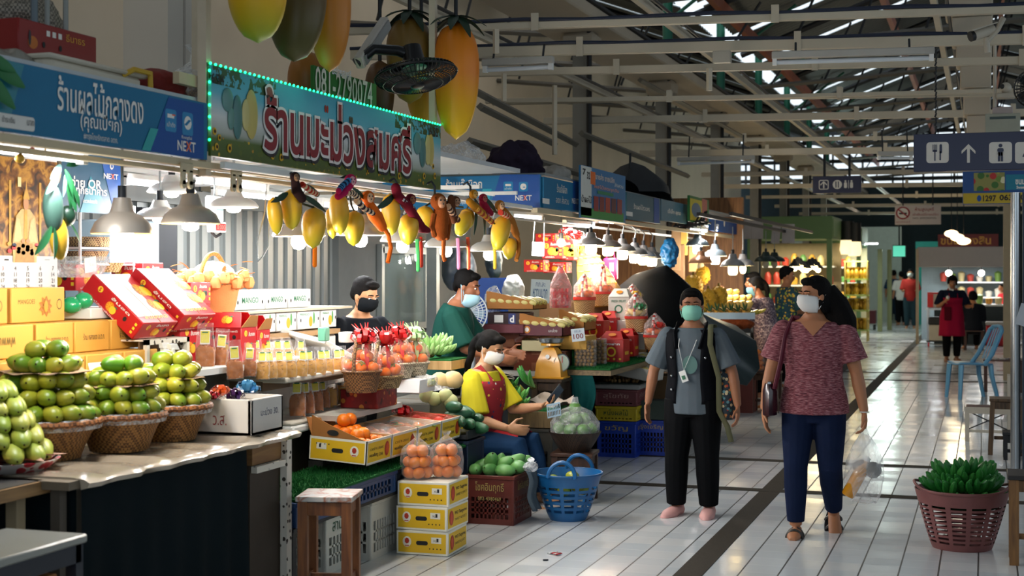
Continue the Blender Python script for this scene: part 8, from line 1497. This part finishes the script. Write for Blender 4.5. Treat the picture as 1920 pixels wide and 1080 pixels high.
for(px,T,c,b,g,lab)in[(s[0],s[1],s[2],s[3],s[4],s[5])for s in sides]:
 p=PX(*px,T=T);lamp(lab,p,.14 if T<19 else .17,[p+V((0,0,.15)),p+V((0,0,.45))],b,c,'#d8c8a0',20 if g else 0,(1,.8,.5)if g is BULBY else(1,.95,.88),'lamps of the fruit stall',.14,g or mt('#c8c0a8',.4),.1)
mb=MB();[mb.box((x,19.0,2.22),(.04,7.5,.04),DARK)for x in(-2.95,-2.6)];struct(mb.build('beam'))
for k in range(9):p=PX(1490+5.5*k,503-4*math.sin(k*1.3),T=24+.3*k);t=thing('small_bulb','small glowing bulb in the row behind the flowered shirt','bulb',p,0,'row of small bulbs');mb=MB();mb.ell((0,0,0),.05,BULBY,8);mb.build('bulb',t);mb=MB();mb.lathe([(.11,.03),(.05,.1),(.02,.16)],DARK,n=12);mb.build('lamp_shade',t)
pl=point_light(None,PX(1510,512,T=24),40,(1,.78,.45),.3)
p0,p1=PX(1262,425,T=16),PX(1322,412,T=16);mb=MB();[mb.tube([p0.lerp(p1,k/9)+V((.05*math.sin(k),0,.1)),p0.lerp(p1,k/9)+V((-.03,0,-.02)),p0.lerp(p1,k/9)+V((.07,0,-.04))],.014,BLACK,5)for k in range(10)];mb.tube([p0,p1],.014,BLACK,5);tag(mb.build('black_rack'),'black wrought rack hanging under the green yellow sign','rack')
side_sign('blue bank sign behind the green yellow sign',1330,1380,405,432,TEALB,-3.2,[],deco=lambda mb,X:[mb.disc(PX(1358,418,X=X),*XF,.05,.05,SIGNW)])
for k,(px,w_,lab)in enumerate(((1396,24,'pale notice sheet left of the green kiosk'),(1420,22,'second pale notice sheet by the green kiosk'),(1455,16,'tilted white notice under the green kiosk band'),(1478,24,'white notice with print under the green kiosk band'))):p=PX(px,430+4*(k>1)*2,T=22);mb=MB();mb.box((0,0,0),(SZ(w_,p),.01,SZ(36,p)),mt('#a8a09c',.6,var=.15));tag(mb.build('notice_sheet',None,p,(0,.1*(k==2),R(18))),lab,'notice')
# green kiosks
KG=mt('#5a7a50',.6,var=.06);KG2=mt('#6a8a5c',.6)
for k,(Y,x0,x1,lab)in enumerate(((28.9,-4.6,-2.9,'nearer pale green kiosk with lit shelves'),(35.8,-4.2,-2.9,'farther pale green kiosk behind the first'))):
 t=thing('market_kiosk',lab,'kiosk',((x0+x1)/2,Y,0));L=x1-x0;mb=MB();mb.box((0,1,2.48),(L,2,.46),KG,bev=.01);mb.box((L/2+.004,1,2.48),(.02,1.8,.36),KG2);mb.build('top_band',t);mb=MB()
 for sx in(-1,1):
  for sy in(.05,1.95):mb.box((sx*(L/2-.06),sy,1.12),(.1,.1,2.25),KG2)
 mb.build('corner_post',t);mb=MB();mb.box((0,1.9,1.1),(L,.05,2.2),mt('#a89a78',.7));[mb.box((0,1.65,z),(L-.2,.45,.03),WHITE)for z in(.9,1.3,1.7)];mb.build('shelves',t);strip_light(t,(0,.8,2.2),(0,0,0),1.2,.4,45,(1,.86,.6))
 rd=random.Random(k)
 for z in(.93,1.33,1.73):
  for q in range(8):mb=MB();hh=rd.uniform(.14,.26);mb.lathe([(.07,0),(.075,hh*.7),(.03,hh)],mt(rd.choice(('#c89a3c','#b0542c','#d8c890','#5a8a4c','#a83a2c')),.4,var=.2),n=10,caps=(True,True));o=mb.build('goods_jar',None,((x0+x1)/2-L/2+.2+q*(L-.4)/7,Y+1.55,z));tag(o,'jar on the lit shelves of the %s green kiosk'%('nearer','farther')[k],'jar','jars in the %s kiosk'%('nearer','farther')[k])
t=thing('yellow_fruit_table','low table heaped with yellow fruit in front of the nearer kiosk','table',(PX(1525,570,T=23).x,PX(1525,570,T=23).y,0));mb=MB();mb.box((0,0,.5),(1.0,1.4,1.0),DARK);mb.build('table_body',t)
for k in range(40):ball(orange_me,'yellow_fruit','yellow fruit heaped on the table before the kiosk','fruit',t.location+V((-.45+.1*(k%8)+random.uniform(0,.04),-.6+.22*(k//8),1.06+.05*(k%3))),'yellow fruit before the kiosk',1.6)
q=PX(1605,640,Z=0);t=thing('gold_rack','pale gold wire rack full of gilded goods beside the kiosk','rack',(q.x,q.y,0));GW=mt('#b0a060',.4,.5);mb=MB()
for sx in(-.25,.25):
 for sy in(0,.4):mb.cyl((sx,sy,0),(sx,sy,1.85),.018,GW,n=8)
mb.build('upright',t);mb=MB();[mb.box((0,.2,z),(.54,.44,.03),mt('#8aa04c',.5))for z in(.25,.7,1.05,1.42,1.83)];mb.build('shelf_board',t)
for z in(.27,.72,1.07,1.44):
 for k in range(5):mb=MB();mb.lathe([(.06,0),(.09,.1),(.05,.2),(.09,.26)],mt('#c09a3c',.3,.7),n=12,caps=(True,False));o=mb.build('gilded_bowl',None,(q.x-.2+.1*k,q.y+.12+.1*(k%2),z));tag(o,'gilded bowl on the gold wire rack','bowl','gilded bowls on the rack')
strip_light(None,(q.x,q.y-.2,1.9),(R(30),0,0),.5,.2,14,(1,.85,.5))
for k,(px,py,lab)in enumerate(((1588,455,'glowing cream lantern left above the gold rack'),(1602,458,'glowing cream lantern right above the gold rack'))):p=PX(px,py+22,T=30);t=thing('lantern',lab,'lamp',p);mb=MB();mb.lathe([(.12,0),(.15,.1),(.13,.3),(.06,.34)],glow('#f0d8a8',1.4),n=14);mb.build('lantern_shade',t);mb=MB();mb.cyl((0,0,.3),(0,0,.7),.14,BLACK);mb.build('cap',t)
q=PX(1630,618,Z=0);t=thing('hand_trolley','dark red trolley box on small wheels at the aisle edge','trolley',(q.x,q.y,0));mb=MB();mb.box((0,0,.35),(.36,.5,.36),mt('#5a1420',.6));mb.build('box',t);[MB().cyl((sx,sy,.07),(sx+.04,sy,.07),.07,BLACK).build('wheel',t)for sx in(-.14,.12)for sy in(-.2,.2)]
q=PX(1618,602,Z=0);crate('blue crate stacked behind the gold rack',(q.x,q.y,.0),(.5,.5,1.1),mt('#123a8a',.5),rows=4)
# far end of the aisle
mb=MB();mb.box((-4.5,46,1.5),(4,.1,3),mt('#b8c0b8',.6));struct(mb.build('wall_end'));mb=MB();mb.box((-1.2,44.5,1.2),(1.6,.1,2.6),mt('#1c9a8c',.6));struct(mb.build('wall_end_2'))
p=PX(1686,471,T=38);t=thing('television','hanging screen glowing pale green far down the aisle','screen',p);mb=MB();mb.box((0,0,0),(SZ(24,p),.05,SZ(23,p)),BLACK);mb.build('case',t);mb=MB();mb.rect((0,-.026,0),*YF,SZ(22,p),SZ(20,p),glow('#58c8a8',.9));mb.build('display',t);mb=MB();mb.cyl((0,0,.1),(0,0,1.2),.02,DARK);mb.build('hanger',t)
tube_light(PX(1616,457,T=36),PX(1648,457,T=36),'lit tube light far away past the kiosks',40,(.8,1,.95));point_light(None,(-2.6,41,2.4),90,(.8,1,.92),.3)
for k,(px,w_)in enumerate(((1630,.5),(1650,.12),(1668,.12))):p=PX(px,560,T=37+k);t=thing('drinks_shelf','dark shelf of bottles past the gold rack' if k==0 else('pale green post of the far stall, left one','pale green post of the far stall, right one')[k-1],'shelf' if k==0 else 'post',(p.x-.3*(k==0),p.y,0));mb=MB();mb.box((0,0,1.1 if k else .9),(w_,.3 if k==0 else .12,2.2 if k else 1.8),mt('#1c2c3c' if k==0 else '#8a8c60',.5));mb.build('frame',t)
# ================================================================ RIGHT SIDE OF THE AISLE
def hang(mb,px,y0,y1,T,r=.008,m=None):mb.cyl(PX(px,y1,T=T),PX(px,y0,T=T),r,m or DARK,n=5)
SW_=mt('#d0ccc4',.5,var=.02)
# large direction sign
T0=11.2;a=PX(1713,287,T=T0);Y=a.y;z1,z0=PX(1713,252,Y=Y).z,PX(1713,322,Y=Y).z;t=thing('direction_sign','large navy hanging sign with cutlery, arrow and toilet symbols','sign');mb=MB();mb.box((a.x+.6,Y+.06,(z0+z1)/2),(1.2,.12,z1-z0),NAVY,bev=.004)
def C(px,py):return PX(px,py,Y=Y)
u=SZ(1,a)
for px in(1758,1876,1925):mb.rect(C(px,286),*YF,40*u,39*u,SW_,.001,6*u)
def shp(px,py,w_,h_,m=NAVY,r=0,e=.003):mb.rect(C(px,py),*YF,w_*u,h_*u,m,e,r)
for d in(-3.6,-1.2,1.2,3.6):shp(1753+d,276,1.2,10)
shp(1753,283,8.5,4,r=1.5*u);shp(1753,292,2.2,19);shp(1764,279,4.6,17,r=2*u);shp(1763,292,2.6,17);mb.disc(C(1876,273),*YF,3.4*u,3.4*u,NAVY,ext=.003);shp(1876,285,11,14,r=2.5*u);shp(1873.3,294,4,17);shp(1878.7,294,4,17);shp(1871,288,1,8,SW_,e=.0035);shp(1881,288,1,8,SW_,e=.0035)
shp(1816,290,5,30,SW_);[mb.prism([C(1816,270)+V((0,-.003,0)),C(1816+s*13,283)+V((0,-.003,0)),C(1816+s*13,288.5)+V((0,-.003,0)),C(1816,276)+V((0,-.003,0))],(0,-.001,0),SW_)for s in(-1,1)];mb.disc(C(1925,273),*YF,3.4*u,3.4*u,NAVY,ext=.003);mb.prism([C(1925,276)+V((0,-.003,0)),C(1917,294)+V((0,-.003,0)),C(1933,294)+V((0,-.003,0))],(0,-.001,0),NAVY);mb.build('sign_board',t)
mb=MB();[mb.tube([C(1753,252-8*k)+V((.006*(k%2),0,0)),C(1756,244-8*k)],.007,DARK,5)for k in range(24)];mb.build('chain',t)
T0=20;a=PX(1569,346,T=T0);t=thing('direction_sign','small navy hanging sign with arrow, cutlery and toilet symbols','sign',a);u=SZ(1,a);mb=MB();mb.box((0,.03,0),(89*u,.06,32*u),NAVY,bev=.004);mb.rect((-24*u,0,0),*YF,18*u,18*u,SW_,.002,3*u);mb.rect((-24*u,0,0),*YF,15*u,15*u,NAVY,.003,2*u);mb.rect((-24*u,0,-1*u),*YF,2.5*u,11*u,SW_,.004)
[mb.prism([V((-24*u,-.004,7*u)),V(((-24+s*6)*u,-.004,1*u)),V(((-24+s*6)*u,-.004,-1.5*u)),V((-24*u,-.004,4*u))],(0,-.001,0),SW_)for s in(-1,1)];mb.disc((1*u,0,0),*YF,8.5*u,8.5*u,SW_,ext=.002);mb.rect((-1.5*u,0,0),*YF,2*u,12*u,NAVY,.004);mb.rect((3*u,0,0),*YF,2*u,12*u,NAVY,.004)
for dx in(16,27):mb.disc((dx*u,0,6*u),*YF,1.8*u,1.8*u,SW_,ext=.002,n=10);mb.rect((dx*u,0,-1.5*u),*YF,5.5*u,11*u,SW_,.002,2*u)
mb.rect((21.5*u,0,0),*YF,1*u,15*u,SW_,.002);mb.build('sign_board',t);[MB().cyl((s*23*u,.03,15*u),(s*23*u,.03,58*u),.02,DARK,n=6).build('hanging_rod',t)for s in(-1,1)]
a=PX(1721,403,T=24);t=thing('no_smoking_sign','white hanging no smoking sign with red lettering','sign',a);u=SZ(1,a);mb=MB();mb.box((0,.02,0),(83*u,.04,36*u),mt('#b8aca4',.5),bev=.003);mb.disc((-27*u,0,4*u),*YF,13*u,12*u,mt('#8a1c20',.5),ext=.001);mb.disc((-27*u,0,4*u),*YF,10*u,9.5*u,SW_,ext=.003);mb.rect((-27*u,0,3*u),*YF,14*u,3*u,INK,.005);mb.rect((-27*u,0,4*u),(1,0,-.8),(.8,0,1),21*u,2.4*u,mt('#8a1c20',.5),.007)
mb.text('ห้ามสูบบุหรี่',(12*u,0,10*u),*YF,mt('#8a1c20',.5,var=0),w=34*u,h=9*u,bold=.01);mb.text('ฝ่าฝืนมีโทษปรับ',(14*u,0,1*u),*YF,mt('#8a1c20',.5,var=0),w=46*u,h=5*u);mb.text('NO SMOKING',(12*u,0,-6*u),*YF,INK,w=42*u,h=3*u);mb.text('เขตปลอดบุหรี่',(-27*u,0,-13*u),*YF,mt('#8a1c20',.5,var=0),w=26*u,h=4*u);mb.build('sign_board',t);[MB().cyl((s*27*u,.02,18*u),(s*27*u,.02,90*u),.012,DARK,n=5).build('hanging_rod',t)for s in(-1,1)]
T0=15;a=PX(1805,352,T=T0);Y=a.y;t=thing('shop_sign','shop sign with phone number 1297 on yellow below a fruit picture','sign');u=SZ(1,a);mb=MB();mb.box((a.x+.45,Y+.03,a.z),(.9,.06,62*u),mt('#1c4a8a',.5),bev=.003)
def rr(x0,x1,y0,y1,m,e=.001):p,q=PX(x0,y1,Y=Y),PX(x1,y0,Y=Y);mb.rect((p+q)/2,*YF,q.x-p.x,q.z-p.z,m,e)
rr(1806,1960,360,382,mt('#b8a020',.5));rr(1826,1884,323,358,spots('#8a8a4c',['#b02c2c','#3a6a2c','#d8d8b0','#a8a040','#6a8a3a'],14,.5,.5,'fruit_picture'),.002);rr(1886,1960,326,356,mt('#107a94',.5),.002)
for(s,x0,x1,y0,y1,m)in(('1297',1843,1868,366,378,INK),('063-20',1874,1922,364,376,INK),('ขนม',1904,1922,336,346,SIGNW),('Sweet',1906,1922,348,354,SIGNW)):p,q=PX(x0,y1,Y=Y),PX(x1,y0,Y=Y);mb.text(s,(p+q)/2,*YF,m,w=q.x-p.x,h=q.z-p.z,bold=.03,ext=.003)
mb.disc(PX(1836,372,Y=Y),*YF,4*u,6*u,TEALB,ext=.003);mb.build('sign_panel',t)
# security cameras, meter box, conduit
CW=mt('#b0a898',.4);p=PX(1840,62,T=9.4);t=thing('security_camera','white bullet security camera with dark lens on the second girder','camera',p);mb=MB();d=V((-.82,-.5,-.32)).normalized();mb.cyl(V(d)*-.09,V(d)*.06,.036,CW,n=18);mb.box(V(d)*-.01+V((0,0,.036)),(.19,.07,.008),CW,rot=d.to_track_quat('X','Z').to_matrix());mb.build('camera_body',t);mb=MB();mb.cyl(V(d)*.06,V(d)*.085,.034,BLACK,n=18);mb.build('lens',t);mb=MB();mb.cyl((.03,.02,-.03),(.04,.02,-.13),.02,CW);mb.tube([(.04,.02,-.05),(.1,.03,.02),(.14,.04,.1)],.018,CW,8);mb.build('bracket',t)
p=PX(1886,165,T=12.5);t=thing('security_camera','small cream dome camera above the meter box','camera',p);mb=MB();mb.ell((0,0,0),.05,CW,14);mb.box((0,0,-.07),(.16,.1,.05),CW,bev=.01);mb.build('camera_body',t);mb=MB();mb.ell((-.03,-.035,.01),.022,BLACK,10);mb.build('lens',t)
p=PX(1880,232,T=12.5);t=thing('meter_box','grey green metal meter box above the large navy sign','box',p);u=SZ(1,p);mb=MB();mb.box((0,0,0),(62*u,.12,36*u),mt('#9a9c8c',.5),bev=.004);mb.rect((0,-.06,10*u),*YF,46*u,5*u,mt('#3a4a48',.4));mb.build('body',t);mb=MB();mb.box((0,.02,24*u),(36*u,.1,14*u),mt('#a89c98',.5),bev=.004);mb.build('upper_box',t);mb=MB();mb.cyl((-14*u,0,20*u),(-14*u,0,150*u),3.4*u,CW,n=8);mb.build('conduit',t)
p=PX(1842,330/3.18,T=10.4);p=PX(1354,107,Z=3.14);mb=MB();mb.box((0,0,0),(.13,.06,.085),mt('#a8a294',.5),bev=.005);tag(mb.build('junction_box',None,p),'cream junction box fixed under the second girder','box')
fan('black wall fan cut by the right picture edge',PX(1938,165,T=10.5),(-.3,-1,.0),.14,FB,[PX(1960,165,T=11)],'wall_fan',30)
# right hand column, chrome post
q=PX(1904,700,T=10.8);t=thing('steel_post','shiny steel post at the right picture edge','post',(q.x,q.y,0));mb=MB();mb.cyl((0,0,0),(0,0,2.2),.036,STEEL,n=20);mb.build('post_tube',t);mb=MB();mb.box((.09,.02,1.1),(.08,.1,2.2),mt('#2c3a4a',.6));mb.build('panel',t)
mb=MB();p=PX(1896,500,T=21);mb.box((p.x,p.y,1.6),(.22,.22,3.2),mt('#a8987a',.6));struct(mb.build('column'))
p=PX(1918,590,T=10.4);mb=MB();mb.box((0,0,0),(.07,.01,.16),mt('#a8b0b8',.5));tag(mb.build('notice_sheet',None,p,(0,.3,0)),'tilted pale sheet hanging at the right picture edge','notice')
# blue plastic chair
q=PX(1806,748,Z=0);t=thing('plastic_chair','light blue plastic chair standing sideways on the right of the aisle','chair',(q.x+.08,q.y+.12,0),R(24));CB=mt('#5a94b8',.35,var=.06)
mb=MB();mb.grid(lambda u,v:V(((u-.5)*.42,(v-.5)*.4,.43+.02*(2*v-1)**2+.015*(1-u))),8,8,CB);o=mb.build('seat',t);so=o.modifiers.new('t','SOLIDIFY');so.thickness=.02
for sx in(-1,1):
 for sy in(-1,1):mb=MB();mb.tube([(sx*.19,sy*.18,.43),(sx*.2,sy*.19,.3),(sx*.22+(.05 if sx>0 else 0),sy*.21,0)],[.05,.044,.034],CB,8,flat=.6);mb.build('leg',t)
mb=MB();[mb.tube([(.1,s*.19,.43),(.2,s*.2,.56),(.34,s*.17,.86),(.36,s*.1,.9)],.028,CB,8)for s in(-1,1)];mb.tube([(.36,-.11,.9),(.37,0,.91),(.36,.11,.9)],.024,CB,8);[mb.tube([(.2,y,.5),(.35,y*.8,.88)],.016,CB,6,flat=.5)for y in(-.08,0,.08)];mb.build('backrest',t)
# low white wooden chair, stools
q=PX(1832,828,Z=0);t=thing('wooden_chair','small white painted wooden chair with dark seat behind the stools','chair',(q.x+.1,q.y+.15,0));WP=mt('#b8b0a0',.6,var=.15);mb=MB();mb.box((0,0,.31),(.4,.34,.02),mt('#4a2a24',.6));mb.box((0,-.17,.295),(.42,.02,.06),WP);mb.build('seat',t)
for sx in(-1,1):
 for sy in(-1,1):mb=MB();mb.box((sx*.19,sy*.16,.15 if sx<0 else .31),(.035,.035,.3 if sx<0 else .62),WP);mb.build('leg',t)
mb=MB();[mb.box((.19,0,z),(.02,.3,.04),WP)for z in(.46,.58)];mb.build('backrest',t);mb=MB();mb.box((0,-.16,.1),(.36,.02,.025),WP);mb.tube([(-.17,-.16,.12),(.17,-.16,.28)],.006,DARK,5);mb.tube([(.17,-.16,.12),(-.17,-.16,.28)],.006,DARK,5);mb.build('stretcher',t)
BW=wood('#3a2a1c','#6a5034',5);q=PX(1880,853,Z=0);stool('brown wooden stool before the white chair',(q.x+.03,q.y+.1,0),.28,.28,.49,BW,0,None,.04,splay=.02);q=PX(1903,863,Z=0);stool('low black stool in front of the brown one',(q.x+.05,q.y+.1,0),.3,.24,.235,mt('#14161a',.6),0,None,.035)
q=PX(1900,1060,Z=0);stool('wooden stool cut by the right picture edge next to the banana basket',(q.x+.12,q.y+.13,0),.3,.3,.49,wood('#5a3a1c','#8a6030',5),0,mt('#1c1614',.5),.05)
# brown basket of green bananas
q=PX(1803,1032,Z=0);q.y+=.1;t=thing('round_basket','dusty rose slotted plastic basket full of dark green bananas','basket',q);BK=mt('#7c4a48',.55,var=.2);mb=MB();slot_basket(mb,(lambda u:.165+.1*u**.85,.34),BK,52,.24,.1,rowh=.013,skipn=4);mb.tube([(.266*math.cos(2*PI*k/44),.266*math.sin(2*PI*k/44),.34+(.035*(abs(math.cos(2*PI*k/44))**6)))for k in range(44)],.009,BK,6,closed=True);mb.build('basket_body',t,ang=60)
rd=random.Random(9);mb=MB();mb.lathe([(.2,.24),(.24,.3),(.001,.32)],mt('#0f2a14',.8),n=24);mb.build('leaf_lining',t)
for k,(dx,dy,z,d,n_)in enumerate(((-.14,-.12,.33,(-.6,-.6,.4),9),(0,-.14,.34,(0,-1,.35),10),(.14,-.12,.34,(.6,-.6,.45),9),(-.1,0,.4,(-.5,-.4,.8),9),(.05,-.02,.42,(.2,-.6,.7),9),(.16,.02,.4,(.8,-.2,.9),9),(-.03,.1,.4,(-.1,.3,1),8),(.12,.12,.41,(.5,.5,1),8))):mb=MB();banana_hand(mb,(0,0,0),(d[0],d[1],d[2]*.5),BAND,n_-2,.14,.023,1.7,2,.22);tag(mb.build('banana_hand',None,q+V((dx*.7,dy*.62,z-.05))),'hand of dark green bananas heaped in the dusty rose basket','bananas','bananas in the dusty rose basket')
# table with goods behind the blue chair
q=PX(1872,735,Z=0);t=thing('slatted_table','low dark slatted table with papers behind the blue chair','table',(q.x+.06,q.y+.2,0));DW=wood('#2c1a14','#4a2c20',5);mb=MB();[mb.box((0,-.24+.08*k,.42),(.5,.07,.02),DW)for k in range(7)];mb.build('table_top',t)
for sx in(-.22,.22):
 for sy in(-.22,.22):mb=MB();mb.box((sx,sy,.2),(.045,.045,.41),DW);mb.build('leg',t)
for k in range(3):mb=MB();mb.box((0,0,.004),(.14,.2,.008),spots('#c8c4bc',['#a85a3c','#3a5a8a','#d8d4cc'],30,.5,.4));tag(mb.build('magazine',None,(q.x-.1+.14*k,q.y+.12+.06*k,.431),(0,0,k)),'printed magazine lying on the slatted table','magazine','magazines on the slatted table')
# white food counter stall with canopy, red sign and lamps
a=PX(1720,645,Z=0);Y=a.y;x0=a.x;x1=.7;t=thing('food_stall','white canopied food counter with cream post under the red sign','stall',(x0,Y,0));L=x1-x0;FW=mt('#a8a4a4',.6,var=.05);mb=MB();mb.box((L/2,.3,1.92),(L,.6,.44),FW,bev=.01);mb.build('canopy',t);mb=MB();mb.box((0,0,1.05),(.06,.06,2.1),mt('#b8a488',.6));mb.box((L-.2,.1,1.05),(.1,.1,2.1),mt('#9a8a70',.6));mb.build('post',t);mb=MB();mb.box((L/2+.15,.5,.42),(L-.4,.6,.84),mt('#28363c',.6));mb.box((L/2+.15,.5,.86),(L-.3,.7,.04),WHITE);mb.build('counter',t);mb=MB();mb.box((L/2,2.2,1.0),(L,.08,2.0),mt('#7a8a90',.6));[mb.box((L/2+.3,1.9,z),(L-.8,.4,.03),WHITE)for z in(1.0,1.35)];mb.build('rear_shelves',t);strip_light(t,(L/2,.9,1.7),(0,0,0),L*.8,.3,48,(.95,.98,1))
rd=random.Random(2)
for k in range(22):z=(.88,1.02,1.37)[k%3];mb=MB();hh=rd.uniform(.1,.2);mb.lathe([(.06,0),(.08,hh),(.02,hh*1.2)],mt(rd.choice(('#c88a2c','#d8d0c0','#a83a2c','#6a8a3a','#b8a878')),.5,var=.2),n=10,caps=(True,True));tag(mb.build('food_container',None,(x0+.5+(k//3)*.2,Y+(.4 if k%3==0 else 1.9),z)),'food container at the white food counter','container','food containers at the counter')
for k,px in enumerate((1779,1840)):p=PX(px,512,T=31.5);t=thing('bare_bulb',('glowing white bulb left under the white canopy','glowing white bulb right under the white canopy')[k],'bulb',p);mb=MB();mb.ell((0,0,0),.07,BULBW,12);mb.build('bulb',t);mb=MB();mb.cyl((0,0,.06),(0,0,.22),.02,DARK);mb.build('socket',t)
p=PX(1815,451,T=33);u=SZ(1,p);t=thing('shop_sign','dim red shop sign with gold letters above the white canopy','sign',p);mb=MB();mb.box((0,0,0),(108*u,.06,24*u),mt('#5a1416',.6));mb.text('ขนมของสิน',(-4*u,-.03,0),*YF,mt('#a87a2c',.5,var=0),w=90*u,h=15*u,bold=.02);mb.build('sign_panel',t)
for k,(px,py)in enumerate(((1784,438),(1795,445),(1807,452))):p=PX(px,py,T=27);t=thing('shell_lamp','glowing cream shell lamp over the food counter, %s of three'%('upper','middle','lower')[k],'lamp',p,0,'shell lamps over the food counter');mb=MB();mb.ell((0,0,0),(.13,.1,.07),glow('#ffdca8',3.5),14);mb.build('lamp_shade',t);mb=MB();mb.cyl((0,0,.05),(0,0,1.3),.008,DARK,n=5);mb.build('cord',t)
point_light(None,PX(1795,465,T=27),30,(1,.8,.5),.2)
q=PX(1768,650,Z=0);t=thing('food_cart','steel cart with red framed glass box before the food counter','cart',(q.x,q.y,0));mb=MB();[mb.box((sx,sy,.42),(.04,.04,.84),STEEL)for sx in(-.3,.3)for sy in(-.2,.2)];mb.box((0,0,.8),(.7,.5,.03),STEEL);mb.box((0,0,.12),(.66,.46,.03),DARK);mb.build('frame',t);mb=MB();mb.box((0,0,.98),(.6,.4,.3),mt('#a89a90',.3,var=.2));mb.box((-.25,-.2,.98),(.12,.02,.28),RED);mb.box((0,0,1.14),(.62,.42,.03),RED);mb.build('glass_box',t);mb=MB();mb.box((0,-.02,.3),(.56,.42,.33),mt('#b0a898',.5),bev=.01);mb.box((0,-.02,.55),(.58,.44,.16),BLACK,bev=.02);mb.build('tub',t);[MB().cyl((sx,-.2,.05),(sx+.03,-.2,.05),.05,RED).build('wheel',t)for sx in(-.3,.27)]
q=PX(1868,648,Z=0);t=thing('cool_box','red and white cool box on the floor behind the blue chair','cool box',(q.x,q.y,0));mb=MB();mb.box((0,0,.22),(.42,.36,.44),RED,bev=.02);mb.build('body',t);mb=MB();mb.box((0,0,.48),(.44,.38,.08),mt('#b8b0a8',.5),bev=.02);mb.build('lid',t)
stool('dark backless bench at the food counter under the seated person in black',(PX(1826,640,T=29).x,PX(1826,640,T=29).y,0),.4,.34,.4,DW,0,None,.05,rails=False)
